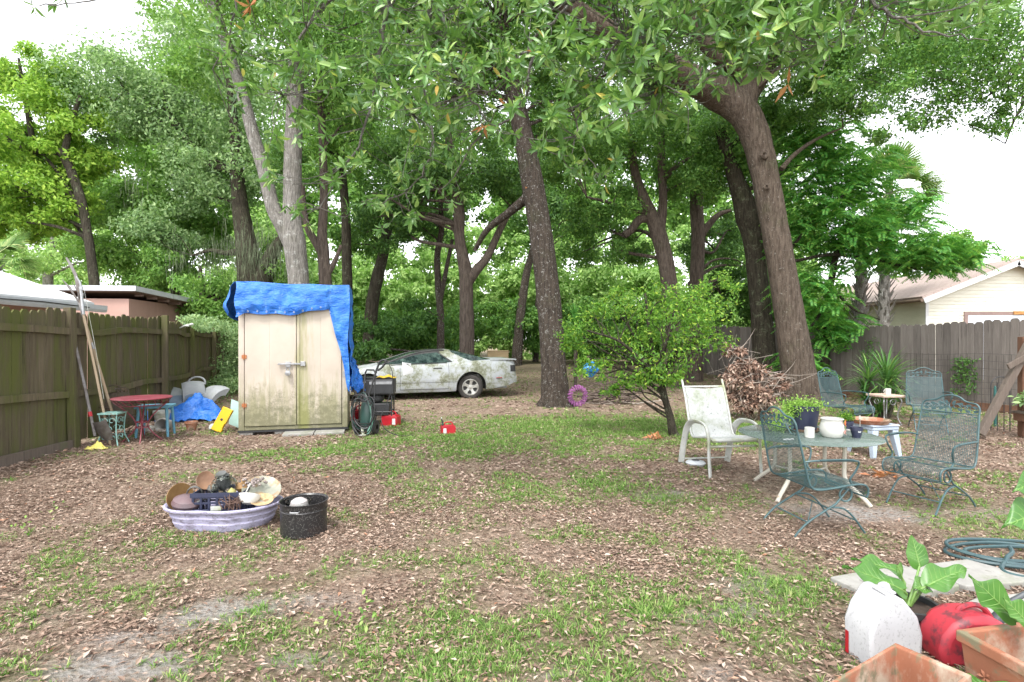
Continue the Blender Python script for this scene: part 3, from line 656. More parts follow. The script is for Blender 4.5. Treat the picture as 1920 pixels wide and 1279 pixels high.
        for k in range(nl):
            an = ph+k*2.4; t = k/nl; open_ = .35+1.15*(1-t)+random.gauss(0,.12)
            rad = o1*math.cos(an)+o2*math.sin(an); D = ax*math.cos(open_)+rad*math.sin(open_); D = D+np.array([0,0,-.12])
            U = ax*math.sin(open_)-rad*math.cos(open_)+rng.normal(size=3)*.15; U = U if U[2] > -.2 else U*1
            q = p-ax*(.035*(1-t)*1.6); L = random.uniform(.07,.14)*(1-.3*t); D = D+rng.normal(size=3)*.16
            prt.append((q-np.array(base), D, U, L, L*random.uniform(.28,.40)))
        if random.random() < .8 and len(pts) > 3:   # leaves along the twig
            for k in range(4):
                q = pts[random.randint(1,len(pts)-1),:3]; D = rng.normal(size=3); L = random.uniform(.07,.12); prt.append((q-np.array(base), D, rng.normal(size=3)*.4+[0,0,1], L, L*.3))
    A = [np.array([x[i] for x in prt]) for i in range(5)]
    V, F = leaves(*A, LEAF); npmesh('leaves', V, F, F_bay, root)
    tw.build('twigs', B_pale, root, ang=60)
    for (px,py,Y,n) in ((908,238,4.2,9),(1008,98,4.3,4),(1478,158,3.5,3),(468,12,4,6),(988,352,4.6,1),(935,185,4.3,2)):
        p = np.array(P(px,py,Y))-np.array(base)
        for k in range(n): dead.append((p, unit((rng.normal(size=3)*[1,.6,.5]+[0,0,-.1])[None])[0], rng.normal(size=3), random.uniform(.08,.15), random.uniform(.02,.035)))
    A = [np.array([x[i] for x in dead]) for i in range(5)]; V, F = leaves(*A, CURL)
    npmesh('dead_leaves', V, F, leafmat('leaf_dead', [(0,(.35,.13,.04)),(1,(.6,.33,.14))], .3, .6, .3, (.5,.25,.1)), root)
bay()

# ---------------------------------------------------------------- fences
def woodmat(name, cols, algae=None, streak=(9,9,.7), lo=.45, hi=.62, mscale=1.6, island=.5):
    m = NT(name); v = m.coord(streak); vo = m.coord()
    c = m.ramp(m.noise(v, 3, 9, .75), evenramp(cols) if len(cols) > 2 else [(.3,cols[0]),(.7,cols[1])])
    isl = m.ramp(m.island(), [(0,(.55,.55,.55)),(1,(1,1,1))]); c = m.mix(island, c, m.mix(1.0, c, isl, 'MULTIPLY'))
    if algae: c = m.mix(m.mask(m.math('ADD', m.math('MULTIPLY', m.noise(m.coord((2.5,2.5,.5)), mscale, 6, .6), .7), m.math('MULTIPLY', m.noise(v, 6, 6, .7), .3)), lo, hi), c, algae)
    c = m.mix(m.mask(m.noise(m.coord((6,6,.35)), 2.4, 7, .7), .60, .72), c, tuple(x*.3 for x in cols[0]))
    m.col(c); m.set(.9, 0, .25); m.bump(m.noise(m.coord((14,14,.8)), 6, 8, .75), .7, .01); return m.m
W_left = woodmat('wood_algae', [(.05,.04,.028),(.135,.11,.072),(.27,.23,.165)], (.095,.105,.03), lo=.43, hi=.60, island=.75)
W_right = woodmat('wood_grey', [(.085,.074,.066),(.185,.162,.146),(.32,.29,.265)], None, island=.8)
W_old = woodmat('wood_old', [(.07,.055,.043),(.15,.12,.10),(.24,.20,.17)], (.11,.12,.06), lo=.55, hi=.7)
W_red = woodmat('wood_red', [(.09,.045,.03),(.16,.085,.055),(.22,.13,.09)], None)
def fence(name, label, pts, tops, wood, side, bw=.14, posts=True, raillev=(.45,1.62), zb=.06, dog=True, group=None, wig=.012, gap=.0009, pn='fence_panel', postw=.1, kick=None):
    """pts ground points; tops: height at each point; side +1/-1: which side of the line the rails and posts are on"""
    base = Vector((*pts[0], float(gz(*pts[0])))); root = thing(name, label, 'fence', base, 0, group)
    for i in range(len(pts)-1):
        a, b = Vector(pts[i]), Vector(pts[i+1]); L = (b-a).length; d = (b-a)/L; nrm = Vector((-d.y, d.x))*side
        ga, gb_ = float(gz(*a)), float(gz(*b)); mb = MB(); n = max(1, round(L/bw)); sag = random.uniform(-.03,.02)
        def fr(t, off, z): q = a+d*(t*L)+nrm*off; return Vector((q.x, q.y, z))-base
        for k in range(n):
            t0, t1 = k/n+gap, (k+1)/n-gap; tm = (t0+t1)/2; g = ga+(gb_-ga)*tm
            zt = g+tops[i]+(tops[i+1]-tops[i])*tm+sag*math.sin(math.pi*tm)+random.gauss(0, wig); z0 = g+zb+random.uniform(-.02,.02); o = random.gauss(0,.006); lean = random.gauss(0,.006)
            w2 = t1-t0; c = .24*w2 if dog else 0
            poly = [(t0,z0),(t1,z0),(t1+lean*0,zt-(.04 if dog else 0)),(t1-c,zt),(t0+c,zt),(t0,zt-(.04 if dog else 0))]
            b0 = len(mb.v)
            for off in (o, o-.018):
                for (t, z) in poly: mb.v.append(tuple(fr(t, off, z)))
            m_ = len(poly); mb.f += [tuple(b0+j for j in range(m_)), tuple(b0+m_+j for j in range(m_))[::-1]]+[(b0+j, b0+m_+j, b0+m_+(j+1)%m_, b0+(j+1)%m_) for j in range(m_)]
        mb.build(pn, wood, root, smooth_=False)
        for zr in raillev:
            rb = MB(); zz = [zr+random.gauss(0,.03) for _ in range(5)]; ra = []
            for j in range(5):
                t = j/4; g = ga+(gb_-ga)*t; ra.append(fr(t, .035, g+zz[0]+(zz[4]-zz[0])*t+.03*math.sin(math.pi*t)*random.choice((-1,1))))
            for j in range(4):
                p, q = ra[j], ra[j+1]; nn = Vector((nrm.x, nrm.y, 0))*.02; up = Vector((0,0,.045))
                rb.add([p-nn-up, q-nn-up, q+nn-up, p+nn-up, p-nn+up, q-nn+up, q+nn+up, p+nn+up], [(0,3,2,1),(4,5,6,7),(0,1,5,4),(1,2,6,5),(2,3,7,6),(3,0,4,7)])
            rb.build('rail', wood, root, smooth_=False)
        if kick and i < kick:
            kb = MB(); p, q = fr(.0, .05, ga-.05), fr(1, .07, gb_-.05); nn = Vector((nrm.x, nrm.y, 0))*.022; up = Vector((0,0,.20))
            kb.add([p-nn, q-nn, q+nn, p+nn, p-nn+up*1.05, q-nn+up*.85, q+nn+up*.85, p+nn+up*1.05], [(0,3,2,1),(4,5,6,7),(0,1,5,4),(1,2,6,5),(2,3,7,6),(3,0,4,7)])
            kb.build('kick_board', W_old, root, smooth_=False)
    if posts:
        for i, p in enumerate(pts[:-1] if posts == 'open' else pts):
            p = Vector(p); j = min(i, len(pts)-2); d = (Vector(pts[j+1])-Vector(pts[j])).normalized(); nrm = Vector((-d.y, d.x))*side; q = p+nrm*.075; g = float(gz(*p)); h = postw/2
            mb = MB(); M = T(q.x-base.x, q.y-base.y, g-base.z)@Matrix.Rotation(math.atan2(d.y, d.x), 4, 'Z')@Rot(random.gauss(0,.7),'X')
            mb.box(-h*1.15, h*1.15, -h, h, -.2, tops[i]+.04+random.uniform(-.02,.02), M); mb.build('post', wood, root, smooth_=False, bevel=.006)
    return root
FL = [(-5.75,2.6),(-5.95,5.0),(-6.2,7.46),(-6.52,9.9),(-7.45,12.3),(-8.3,14.7),(-9.3,17.2),(-10.2,19.6),(-11.2,22)]
fence('wooden_fence', 'green algae-stained dog-eared board fence running back past the shed', FL, [1.88,1.89,1.92,1.93,1.87,1.84,1.82,1.8,1.8], W_left, -1, kick=2, raillev=(.78,1.66), bw=.14, gap=.0022, wig=.022)
FR = [(11.95,7.4),(10.9,9.8),(9.85,12.2),(8.85,14.6),(7.95,17),(7.0,19.4),(6.0,21.6)]
fence('wooden_fence', 'plain grey-brown dog-eared board fence behind the green iron chairs', FR, [1.93,1.92,1.91,1.9,1.88,1.9,1.9], W_right, 1, posts=None, raillev=(), bw=.15, zb=.16)
# rotten rail / sill along the foot of the right fence
mb = MB(); 
for i in range(3):
    a, b = Vector((*FR[i],0)), Vector((*FR[i+1],0)); d = (b-a).normalized(); n_ = Vector((-d.y,d.x,0))*.05
    p, q = a+n_+d*.01, b+n_-d*.01
    mb.add([p-n_*.4, q-n_*.4, q+n_*.4, p+n_*.4]+[v+Vector((0,0,.17)) for v in (p-n_*.4, q-n_*.4, q+n_*.4, p+n_*.4)], [(0,3,2,1),(4,5,6,7),(0,1,5,4),(1,2,6,5),(2,3,7,6),(3,0,4,7)])
o = mb.build('base_board', W_red, None, smooth_=False); o.parent = [x for x in bpy.data.objects if x.name == 'wooden_fence.001'][0]; o.location = -o.parent.location
# wire mesh panel against right fence
def wiremesh():
    a, b = Vector((11.0,9.35,0)), Vector((9.25,13.3,0)); root = Vector((a.x,a.y,0)); mb = MB(); n = 34; d = (b-a)
    for i in range(n+1):
        p = d*(i/n); mb.tube([p, p+Vector((0,0,1.2+.02*math.sin(i)))], .0035, 4)
    for k in range(9):
        z = .05+k*.145; mb.tube([d*(j/12)+Vector((.01*math.sin(j*1.7),0,z+.02*math.sin(j+k))) for j in range(13)], .0035, 4)
    o = mb.build('wire_grid', pm('wire_rust', (.10,.09,.085), (.05,.045,.04), bump=0, metal=.5)); o.location = root
    tag(o, 'rusty wire grid panel standing against the grey-brown fence', 'wire panel')
wiremesh()
# vines over the far end of the left fence
def vines(name, label, boxes, mt, L=.08, dn=1):
    ps, ds, us = [], [], []
    for (a, b, z0, z1, n, th) in boxes:
        t = rng.uniform(0,1,n); a_, b_ = np.array(a), np.array(b); xy = a_+(b_-a_)*t[:,None]+rng.normal(size=(n,2))*th; z = rng.uniform(z0, z1, n)
        k = fbm(xy[:,1]*2+xy[:,0], z*2, 5, 3, 1.5) > .44; ps.append(np.column_stack([xy, z])[k])
    p = np.vstack(ps); n = len(p); d = rdir(n); d[:,2] -= .5
    V, F = leaves(p, d, rdir(n)+np.array([.6,-.5,.4]), L*rng.uniform(.6,1.4,n), L*.6*rng.uniform(.6,1.2,n)); b0 = V.mean(0); b0[2] = 0
    o = npmesh(name, V-b0, F, mt); o.location = tuple(b0); return tag(o, label, 'vines')
vines('creeping_vine', 'dusty green creeper spilling over the far end of the left fence', [((-7.9,14.3),(-10.4,20.5),.3,1.9,4500,.14),((-7.5,13.9),(-8.4,17),0,.5,2500,.35),((-6.8,11),(-9.5,18),1.75,2.1,2200,.22)], F_grey, .09)
vines('climbing_vine', 'dark green vine climbing the grey-brown fence near the wire panel', [((10.02,11.55),(9.85,11.9),.35,1.15,500,.05),((9.2,13.45),(9.1,13.7),1.0,1.8,200,.05)], F_dark, .07)
# ---------------------------------------------------------------- houses
M_white = pm('white_paint', (.62,.63,.64), (.5,.51,.52), 3, .6, bump=.05)
M_roofw = pm('white_roof', (.78,.79,.80), (.68,.69,.7), 2, .7, bump=.1)
M_gutter = pm('gutter_metal', (.55,.57,.6), (.42,.44,.47), 4, .4, bump=.05)
M_pink = pm('pink_stucco', (.50,.32,.27), (.44,.28,.235), 1.5, .9, bump=.4, bscale=90, stains=[(.8,.55,.8,(.32,.20,.165),(1,1,.3))])
M_soff = pm('soffit_brown', (.18,.13,.10), (.12,.08,.06), 5, .8)
M_dark = pm('black_plastic', (.018,.018,.02), (.03,.03,.032), 6, .5, bump=.1)
def quadslab(mb, a, b, c, d, th):
    v = [Vector(p) for p in (a,b,c,d)]; n = (v[1]-v[0]).cross(v[3]-v[0]).normalized()*th
    return mb.add(v+[p-n for p in v], [(0,1,2,3),(7,6,5,4),(0,4,5,1),(1,5,6,2),(2,6,7,3),(3,7,4,0)])
# left white-roofed house
B0 = Vector((-10.6,7,0)); h = thing('pink_house', 'pink house with a low white roof and gutter right behind the left fence', 'house', B0)
mb = MB(); mb.box(-7.4, 0, -1, 5.15, 0, 2.42); mb.build('wall', M_pink, h, smooth_=False)
mb = MB(); quadslab(mb, (.75,-1.5,2.42), (.75,5.5,2.42), (-3.2,5.5,3.75), (-3.2,-1.5,3.75), .10); quadslab(mb, (-3.21,5.5,3.75),(-7.2,5.5,2.42),(-7.2,-1.5,2.42),(-3.21,-1.5,3.75),.10)
rf = mb.build('roof', M_roofw, h, smooth_=False)
mb = MB(); mb.box(.752,.79,-1.5,5.52,2.22,2.40); quadslab(mb,(.75,5.503,2.41),(.75,5.53,2.41),(-3.2,5.53,3.74),(-3.2,5.503,3.74),.2); mb.build('fascia', M_white, rf, smooth_=False)
mb = MB()
for k, (yy, zz) in enumerate(((-1.4,2.24),)):
    prof = [(.79,.16),(.79,.02),(.83,0),(.90,0),(.93,.06),(.93,.16),(.915,.16),(.912,.07),(.895,.015),(.81,.015),(.805,.16)]
    n = len(prof); mb.add([(x, yy, zz+z) for x,z in prof]+[(x, 5.75, zz-.06+z) for x,z in prof], [(i,(i+1)%n,n+(i+1)%n,n+i) for i in range(n)]+[tuple(range(n))[::-1], tuple(range(n,2*n))])
mb.build('gutter', M_gutter, h, smooth_=False)
mb = MB(); mb.tube([(.96,-1,2.34),(.97,2,2.29),(.95,4,2.31),(.93,5.2,2.27)], .012, 6); mb.build('cable', M_dark, h)
# pink outbuilding
c0 = Vector((-11.35,15.8,0)); h = thing('outbuilding', 'small flat-roofed pink outbuilding beyond the left fence', 'outbuilding', c0, 6)
mb = MB(); mb.box(-3.2, 0, 0, 3.6, 0, 2.75); mb.build('wall', M_pink, h, smooth_=False)
M_sil = pm('roof_silver', (.6,.62,.65), (.48,.5,.53), 3, .4, bump=.05)
mb = MB(); quadslab(mb, (-3.9,-.2,3.12), (.3,-.2,3.12), (.7,4.1,2.90), (-3.9,4.1,2.90), .15); rf = mb.build('roof', M_sil, h, smooth_=False)
mb = MB(); quadslab(mb, (-3.8,-.15,2.968), (.25,-.15,2.968), (.65,4.0,2.748), (-3.8,4.0,2.748), .03); mb.build('soffit', M_soff, rf, smooth_=False)
for k in range(6):
    mb = MB(); mb.box(.02,.25+.06*k,.25+k*.62,.30+k*.62,2.84-k*.04,2.93-k*.04); mb.build('rafter', M_soff, rf, smooth_=False)
# pale garage
g0 = Vector((14.75,19,0)); h = thing('pale_garage', 'cream sided garage with a brown shingle gable roof behind the right fence', 'garage', g0)
def siding():
    m = NT('cream_siding'); m.col(m.ramp(m.noise(m.coord((1,1,3)), 2), [(.3,(.62,.60,.50)),(.7,(.72,.70,.60))])); m.set(.5, 0, .4); return m.m
M_sid = siding()
def lap(mb, p0, p1, z0, zf, n_):   # lapped boards between two ground points; zf(t) height of top
    k = 0; z = z0; p0, p1 = Vector(p0), Vector(p1); d = (p1-p0); nn = Vector((d.y,-d.x,0)).normalized()
    while z < zf[0]:
        z2 = z+.125; t0, t1 = zf[1](z), zf[2](z); u0, u1 = zf[1](min(z2,zf[0])), zf[2](min(z2,zf[0]))
        a, b, c, e = p0+d*t0, p0+d*t1, p0+d*u1, p0+d*u0; zt = min(z2, zf[0])
        mb.add([a+nn*.022+Vector((0,0,z)), b+nn*.022+Vector((0,0,z)), c+nn*.004+Vector((0,0,zt)), e+nn*.004+Vector((0,0,zt)), a+Vector((0,0,z)), b+Vector((0,0,z))], [(0,1,2,3),(0,4,5,1)]); z = z2
eh, pk, hw = 3.1, 4.28, 2.95
mb = MB(); mb.box(0.0, 2*hw+0, .0, 9, 0, eh); mb.add([(0,0,eh),(2*hw,0,eh),(hw,0,pk)], [(0,1,2)])
lap(mb, (0,-.004,0), (2*hw,-.004,0), .3, (pk, lambda z: 0 if z < eh else .5*(z-eh)/(pk-eh), lambda z: 1 if z < eh else 1-.5*(z-eh)/(pk-eh)), 0)
lap(mb, (-.004,9,0), (-.004,0,0), .3, (eh, lambda z: 0, lambda z: 1), 0); wl = mb.build('wall', M_sid, h, smooth_=False)
def shingle():
    m = NT('brown_shingle'); v = m.coord()
    b = m.n('TexBrick'); b.inputs['Scale'].default_value = 1; b.inputs['Brick Width'].default_value = .3; b.inputs['Row Height'].default_value = .14; b.inputs['Mortar Size'].default_value = .008
    m.l(v, b.inputs['Vector']); b.inputs['Color1'].default_value = (.33,.265,.24,1); b.inputs['Color2'].default_value = (.42,.345,.315,1); b.inputs['Mortar'].default_value = (.14,.10,.09,1)
    m.col(m.mix(m.mask(m.noise(v, 60), .4, .6), b.outputs[0], (.36,.29,.265))); m.set(.9, 0, .2); m.bump(m.noise(v, 120), .4, .005); return m.m
sl = (pk-eh)/hw; M_sh = shingle()
mb = MB(); ov = .38; quadslab(mb, (-ov,-.35,eh-ov*sl+.03), (hw,-.35,pk+.03), (hw,9.3,pk+.03), (-ov,9.3,eh-ov*sl+.03), -.09); quadslab(mb, (hw+.002,-.35,pk+.03),(2*hw+ov,-.35,eh-ov*sl+.03),(2*hw+ov,9.3,eh-ov*sl+.03),(hw+.002,9.3,pk+.03), -.09); rf = mb.build('roof', M_sh, h, smooth_=False)
mb = MB(); quadslab(mb, (-ov-.01,-.39,eh-ov*sl+.035), (hw,-.39,pk+.035), (hw,-.352,pk+.035), (-ov-.01,-.352,eh-ov*sl+.035), .17); quadslab(mb, (hw+.002,-.39,pk+.035),(2*hw+ov,-.39,eh-ov*sl+.035),(2*hw+ov,-.352,eh-ov*sl+.035),(hw+.002,-.352,pk+.035), .17); mb.build('fascia', M_white, rf, smooth_=False)
mb = MB(); mb.tube([(-ov-.05,-.38,eh-ov*sl-.02),(-ov-.05,9.2,eh-ov*sl-.05)], .06, 8); mb.build('gutter', M_soff, rf)
mb = MB(); mb.box(-.03,.07,-.03,-.003+.0,0,eh); mb.build('corner_trim', M_white, wl, smooth_=False)
mb = MB(); mb.box(1.45,2*hw-.5,-.045,.02,0,2.42); mb.box(1.55,2*hw-.6,-.07,-.047,1.9,1.93); gd_ = mb.build('garage_door', pm('door_blue_white', (.66,.72,.80), (.62,.68,.76), 3, .5, bump=0), h, smooth_=False)
M_br = pm('brown_trim', (.26,.18,.16), None, 4, .7)
mb = MB(); mb.box(1.32,1.448,-.06,-.03,0,2.55); mb.box(1.45,2*hw-.4,-.06,-.03,2.422,2.55); mb.build('door_frame', M_br, gd_, smooth_=False)
mb = MB(); mb.box(3.05,4.9,-.10,-.062,2.44,2.56); mb.build('bare_board', pm('raw_wood', (.55,.30,.10), (.3,.13,.04), 12, .8, stretch=(.3,1,1)), gd_, smooth_=False)
mb = MB(); mb.box(.78,.90,-.10,-.025,1.98,2.10); mb.lathe([(.02,-.05),(.07,-.04),(.075,.05),(.03,.06)], 10, T(.79,-.14,2.04)@Rot(70,'X')); mb.lathe([(.02,-.05),(.07,-.04),(.075,.05),(.03,.06)], 10, T(.95,-.14,2.04)@Rot(110,'X')); mb.build('floodlight', M_sil, h)

# ---------------------------------------------------------------- storage shed, tarp, blocks
def shedmat():
    m = NT('beige_plastic'); v = m.coord(); vs = m.coord((3.5,1,.45))
    c = m.ramp(m.noise(v, 1.5, 4), [(.3,(.42,.36,.30)),(.7,(.52,.46,.39))])
    sep = m.n('SeparateXYZ'); m.l(v, sep.inputs[0]); low = m.math('SUBTRACT', 1.25, m.math('MULTIPLY', sep.outputs[2], .62))
    k = m.math('MULTIPLY', m.noise(vs, 2.6, 7, .7), low); k2 = m.math('MULTIPLY', m.noise(v, 9, 9, .8), low)
    c = m.mix(m.mask(k, .33, .54), c, (.29,.27,.17)); c = m.mix(m.math('MULTIPLY', m.mask(k2, .40, .58), .8), c, (.15,.145,.085))
    g = m.math('ABSOLUTE', m.math('SUBTRACT', sep.outputs[0], .95)); st = m.mask(m.math('ADD', m.math('MULTIPLY', g, 1.4), m.noise(m.coord((7,1,.7)), 1.5, 6, .7)), .50, .72)
    c = m.mix(m.math('MULTIPLY', m.math('SUBTRACT', 1, st), .55), c, (.22,.23,.06))
    m.col(c); m.set(.6, 0, .35); m.bump(m.noise(v, 180, 4), .12, .002); return m.m
M_shed = shedmat(); SL = Vector((-4.335,8.45,0)); SA = 14; SW, SDp, SH = 1.655, .72, 2.36
shed = thing('storage_shed', 'tall mildewed beige two-door storage shed under a blue tarp', 'shed', SL, SA)
mb = MB(); mb.box(0, SW, .03, SDp, .075, SH); mb.box(0,.085,-.005,.028,.075,SH); mb.box(SW-.085,SW,-.005,.028,.075,SH); mb.box(.087,SW-.087,-.003,.028,.075,.13); bd = mb.build('body', M_shed, shed, smooth_=False, bevel=.006)
mb = MB(); mb.box(-.01,SW+.01,-.02,SDp+.01,.045,.073); mb.build('base', M_dark, shed, smooth_=False)
for (x0, x1, nm) in ((.095,.862,'a'),(.868,SW-.095,'b')):
    mb = MB(); mb.box(x0, x1, -.022, .0, .14, SH-.03)
    d_ = mb.build('door', M_shed, shed, smooth_=False, bevel=.008)
    mb = MB()
    if nm == 'a': mb.box(x1-.045,x1-.003,-.036,-.023,.15,SH-.04); mb.box(x0+.36,x0+.365,-.0245,-.0221,.2,2.2)
    else: mb.box(x0+.003,x0+.045,-.036,-.023,.15,SH-.04); mb.box(x0+.36,x0+.365,-.0245,-.0221,.2,2.2)
    mb.build('door_rib', M_shed, d_, smooth_=False, bevel=.004)
M_gal = pm('galvanised', (.42,.43,.44), (.3,.3,.31), 20, .4, .8, bump=.1); M_rust = pm('rust', (.45,.17,.06), (.25,.09,.04), 20, .8)
mb = MB(); mb.box(.60,.93,-.066,-.040,1.12,1.145); mb.box(.93,1.0,-.06,-.024,1.095,1.17); mb.tube([(.60,-.055,1.13),(.60,-.095,1.13)], .010, 8); mb.box(.70,.78,-.05,-.024,1.085,1.165); mb.build('hasp', M_gal, shed, bevel=.002)
mb = MB(); mb.lathe([(.0,-.035),(.04,-.03),(.042,.025),(.0,.03)], 14, T(.745,-.085,.985)@Rot(90,'X'), capb=False); mb.tube([(.722,-.085,1.01),(.722,-.085,1.06),(.745,-.085,1.085),(.768,-.085,1.06),(.768,-.085,1.01)], .008, 6); mb.build('padlock', M_gal, shed)
for z in (1.25, .48, 2.0):
    mb = MB(); mb.box(.055,.125,-.034,-.024,z-.028,z+.028); mb.tube([(.09,-.036,z-.05),(.09,-.036,z+.05)], .008, 6); mb.build('hinge', M_rust, shed)
mb = MB(); mb.box(SW-.075,SW-.02,-.012,-.0055,.9,1.0); mb.build('corner_bracket', M_gal, shed)
M_cc = pm('concrete', (.33,.32,.30), (.25,.24,.225), 9, .95, bump=.5, bscale=70, stains=[(4,.52,.7,(.2,.21,.15),(1,1,1)),(14,.6,.7,(.18,.17,.15),(1,1,1))])
for i, (x0, x1) in enumerate(((0,.2),(.52,.70))):
    mb = MB(); mb.box(0,x1-x0,0,.45,0,.045); o = mb.build('paver_block', M_cc, None, smooth_=False, bevel=.006); place(o, SL+Vector((x0*.97+.01,x0*.24+.0,0)), SA); tag(o, ['grey block under the left front corner of the shed','grey block under the shed near the door middle'][i], 'paver', 'blocks under the shed')
for i, x0 in enumerate((.70,1.17)):
    mb = MB(); mb.box(0,.455,-.26,.05,0,.042); o = mb.build('paver_slab', M_cc, None, smooth_=False, bevel=.006); p = shed.matrix_basis; place(o, SL+Vector((x0*.97,x0*.242-.03,0)), SA); tag(o, ['left paver of the pair lying in front of the shed door','right paver of the pair in front of the shed door'][i], 'paver', 'pavers in front of the shed')
def tarpmat():
    m = NT('blue_tarp'); v = m.coord(); c = m.ramp(m.noise(v, 5, 6, .7), [(.25,(.008,.10,.44)),(.6,(.02,.165,.60)),(.85,(.07,.28,.70))])
    c = m.mix(m.math('MULTIPLY', m.mask(m.noise(m.coord((1,1,.3)), 6, 8, .8), .56, .72), .5), c, (.25,.45,.8)); m.col(c); m.set(.42, 0, .5)
    b = m.bump(m.math('ADD', m.noise(m.coord((1,1,2.6)), 5, 6, .6, 1.5), m.math('MULTIPLY', m.noise(v, 26, 5, .6), .4)), .9, .03); return m.m
M_tarp = tarpmat()
def shed_tarp():
    root = thing('blue_tarp', 'blue tarp draped over the shed top and hanging down its right side', 'tarp', SL, SA); mb = MB(); e = .02
    dl = [(-.12,.55),(0,.545),(.1,.50),(.5,.49),(.9,.475),(1.2,.40),(1.36,.385),(1.40,.55),(1.47,.85),(1.55,1.1),(1.60,1.35),(1.63,1.62),(SW+.02,1.75)]
    def drop(s): return np.interp(s, [a for a,_ in dl], [b for _,b in dl])
    def wr(a, b, k=1.0): return .026*k*(mnoise.noise((a*3.1, b*5.2, .3))+.6*mnoise.noise((a*9, b*8, 1.7)))
    zt = lambda s, y: SH+.075-.02*s/SW+.02*mnoise.noise((s*2, y*2, 0))
    def front(u, v):
        s = -.025+(SW+.05)*u; d = drop(s)*v; bill = .035*math.sin(math.pi*min(1, v))+.05*v*(1 if s < 1.35 else .3)
        return (s+.015*math.sin(v*9), -.03-e-bill+wr(s, d, 1.6)*min(1, v*4), zt(s, 0)-.012*v-d+.012*math.sin(s*14)*v)
    mb.grid(front, 90, 34, .003)
    mb.grid(lambda u, v: (-.025+(SW+.05)*u, -.03-e+(SDp+.09)*v, zt(-.025+(SW+.05)*u, v)+.002), 30, 14, .003)
    def right(u, v): # side flap
        y = -.05+(SDp+.1)*u; d = (1.75+.0*u)*v; return (SW+.03+.02*v+.05*max(0,v-.75)*4*.5+wr(y, d, 2)*min(1, v*4), y, zt(SW, y)-d)
    mb.grid(right, 22, 50, .003)
    def left(u, v):
        y = -.05+(SDp+.1)*u; d = .48*v; fl = .30*math.sin(min(1,v)*1.9)*(.35+.65*math.exp(-((u-.35)/.35)**2)); return (-.03-fl*(1-.35*v)+wr(y*2, d, 2), y, zt(0, y)-d*(1.0+.35*u))
    mb.grid(left, 20, 18, .003); mb.build('tarp_sheet', M_tarp, root, ang=80)
    for k in range(11):
        s = .03+k*.135; dd = drop(s)-.035; ey = MB(); ey.tube([(.011*math.cos(t), 0, .011*math.sin(t)) for t in np.linspace(0,6.2832,12,endpoint=False)], .0035, 5, closed=True)
        eo = place(ey.build('eyelet', M_gal, root), (s, -.125 if s < 1.35 else -.105, zt(s,0)-.012-dd))
    fl = MB()   # loose tail sweeping to the ground at the right
    def tail(u, v):
        x = SW+.02+.24*u*v**.7*1.0; return (x+wr(u*3,v*2,2), .05+.45*u+.12*math.sin(v*5)+wr(v*3,u*3,2), 1.25-.52*v-.12*u*v+.05*math.sin(u*9)*v)
    fl.grid(tail, 18, 26, .003); fl.build('loose_tail', M_tarp, root, ang=80)
shed_tarp()
# ---------------------------------------------------------------- abandoned car
def carpaint():
    m = NT('mildewed_white_paint'); v = m.coord(); n1 = m.noise(v, 2.2, 8, .7); n2 = m.noise(v, 14, 9, .85)
    base = m.ramp(m.noise(v, 3), [(.3,(.32,.345,.37)),(.7,(.42,.445,.47))]); k = m.math('ADD', m.math('MULTIPLY', n1, .6), m.math('MULTIPLY', n2, .45))
    c = m.mix(m.mask(k, .47, .58), base, (.26,.275,.20)); c = m.mix(m.math('MULTIPLY', m.mask(k, .53, .62), .9), c, (.10,.108,.062))
    c = m.mix(m.mask(m.voro(v, 60), .03, .12), (.12,.12,.10), c)
    m.col(c); m.set(.5, 0, .4); m.bump(n2, .1, .003); return m.m
M_car = carpaint(); M_tyre = pm('tyre_rubber', (.022,.021,.02), (.05,.045,.04), 12, .85, bump=.3)
M_glassd = NT('dusty_car_glass'); v = M_glassd.coord(); M_glassd.col(M_glassd.mix(M_glassd.mask(M_glassd.noise(v, 5, 8, .75), .45, .7), (.012,.022,.022), (.10,.15,.13))); M_glassd.set(.12, 0, .6); M_glassd = M_glassd.m
M_alloy = pm('alloy', (.50,.50,.48), (.3,.29,.26), 14, .4, .5, bump=.1)
M_blk = pm('black_trim', (.02,.02,.02), (.035,.035,.035), 9, .45)
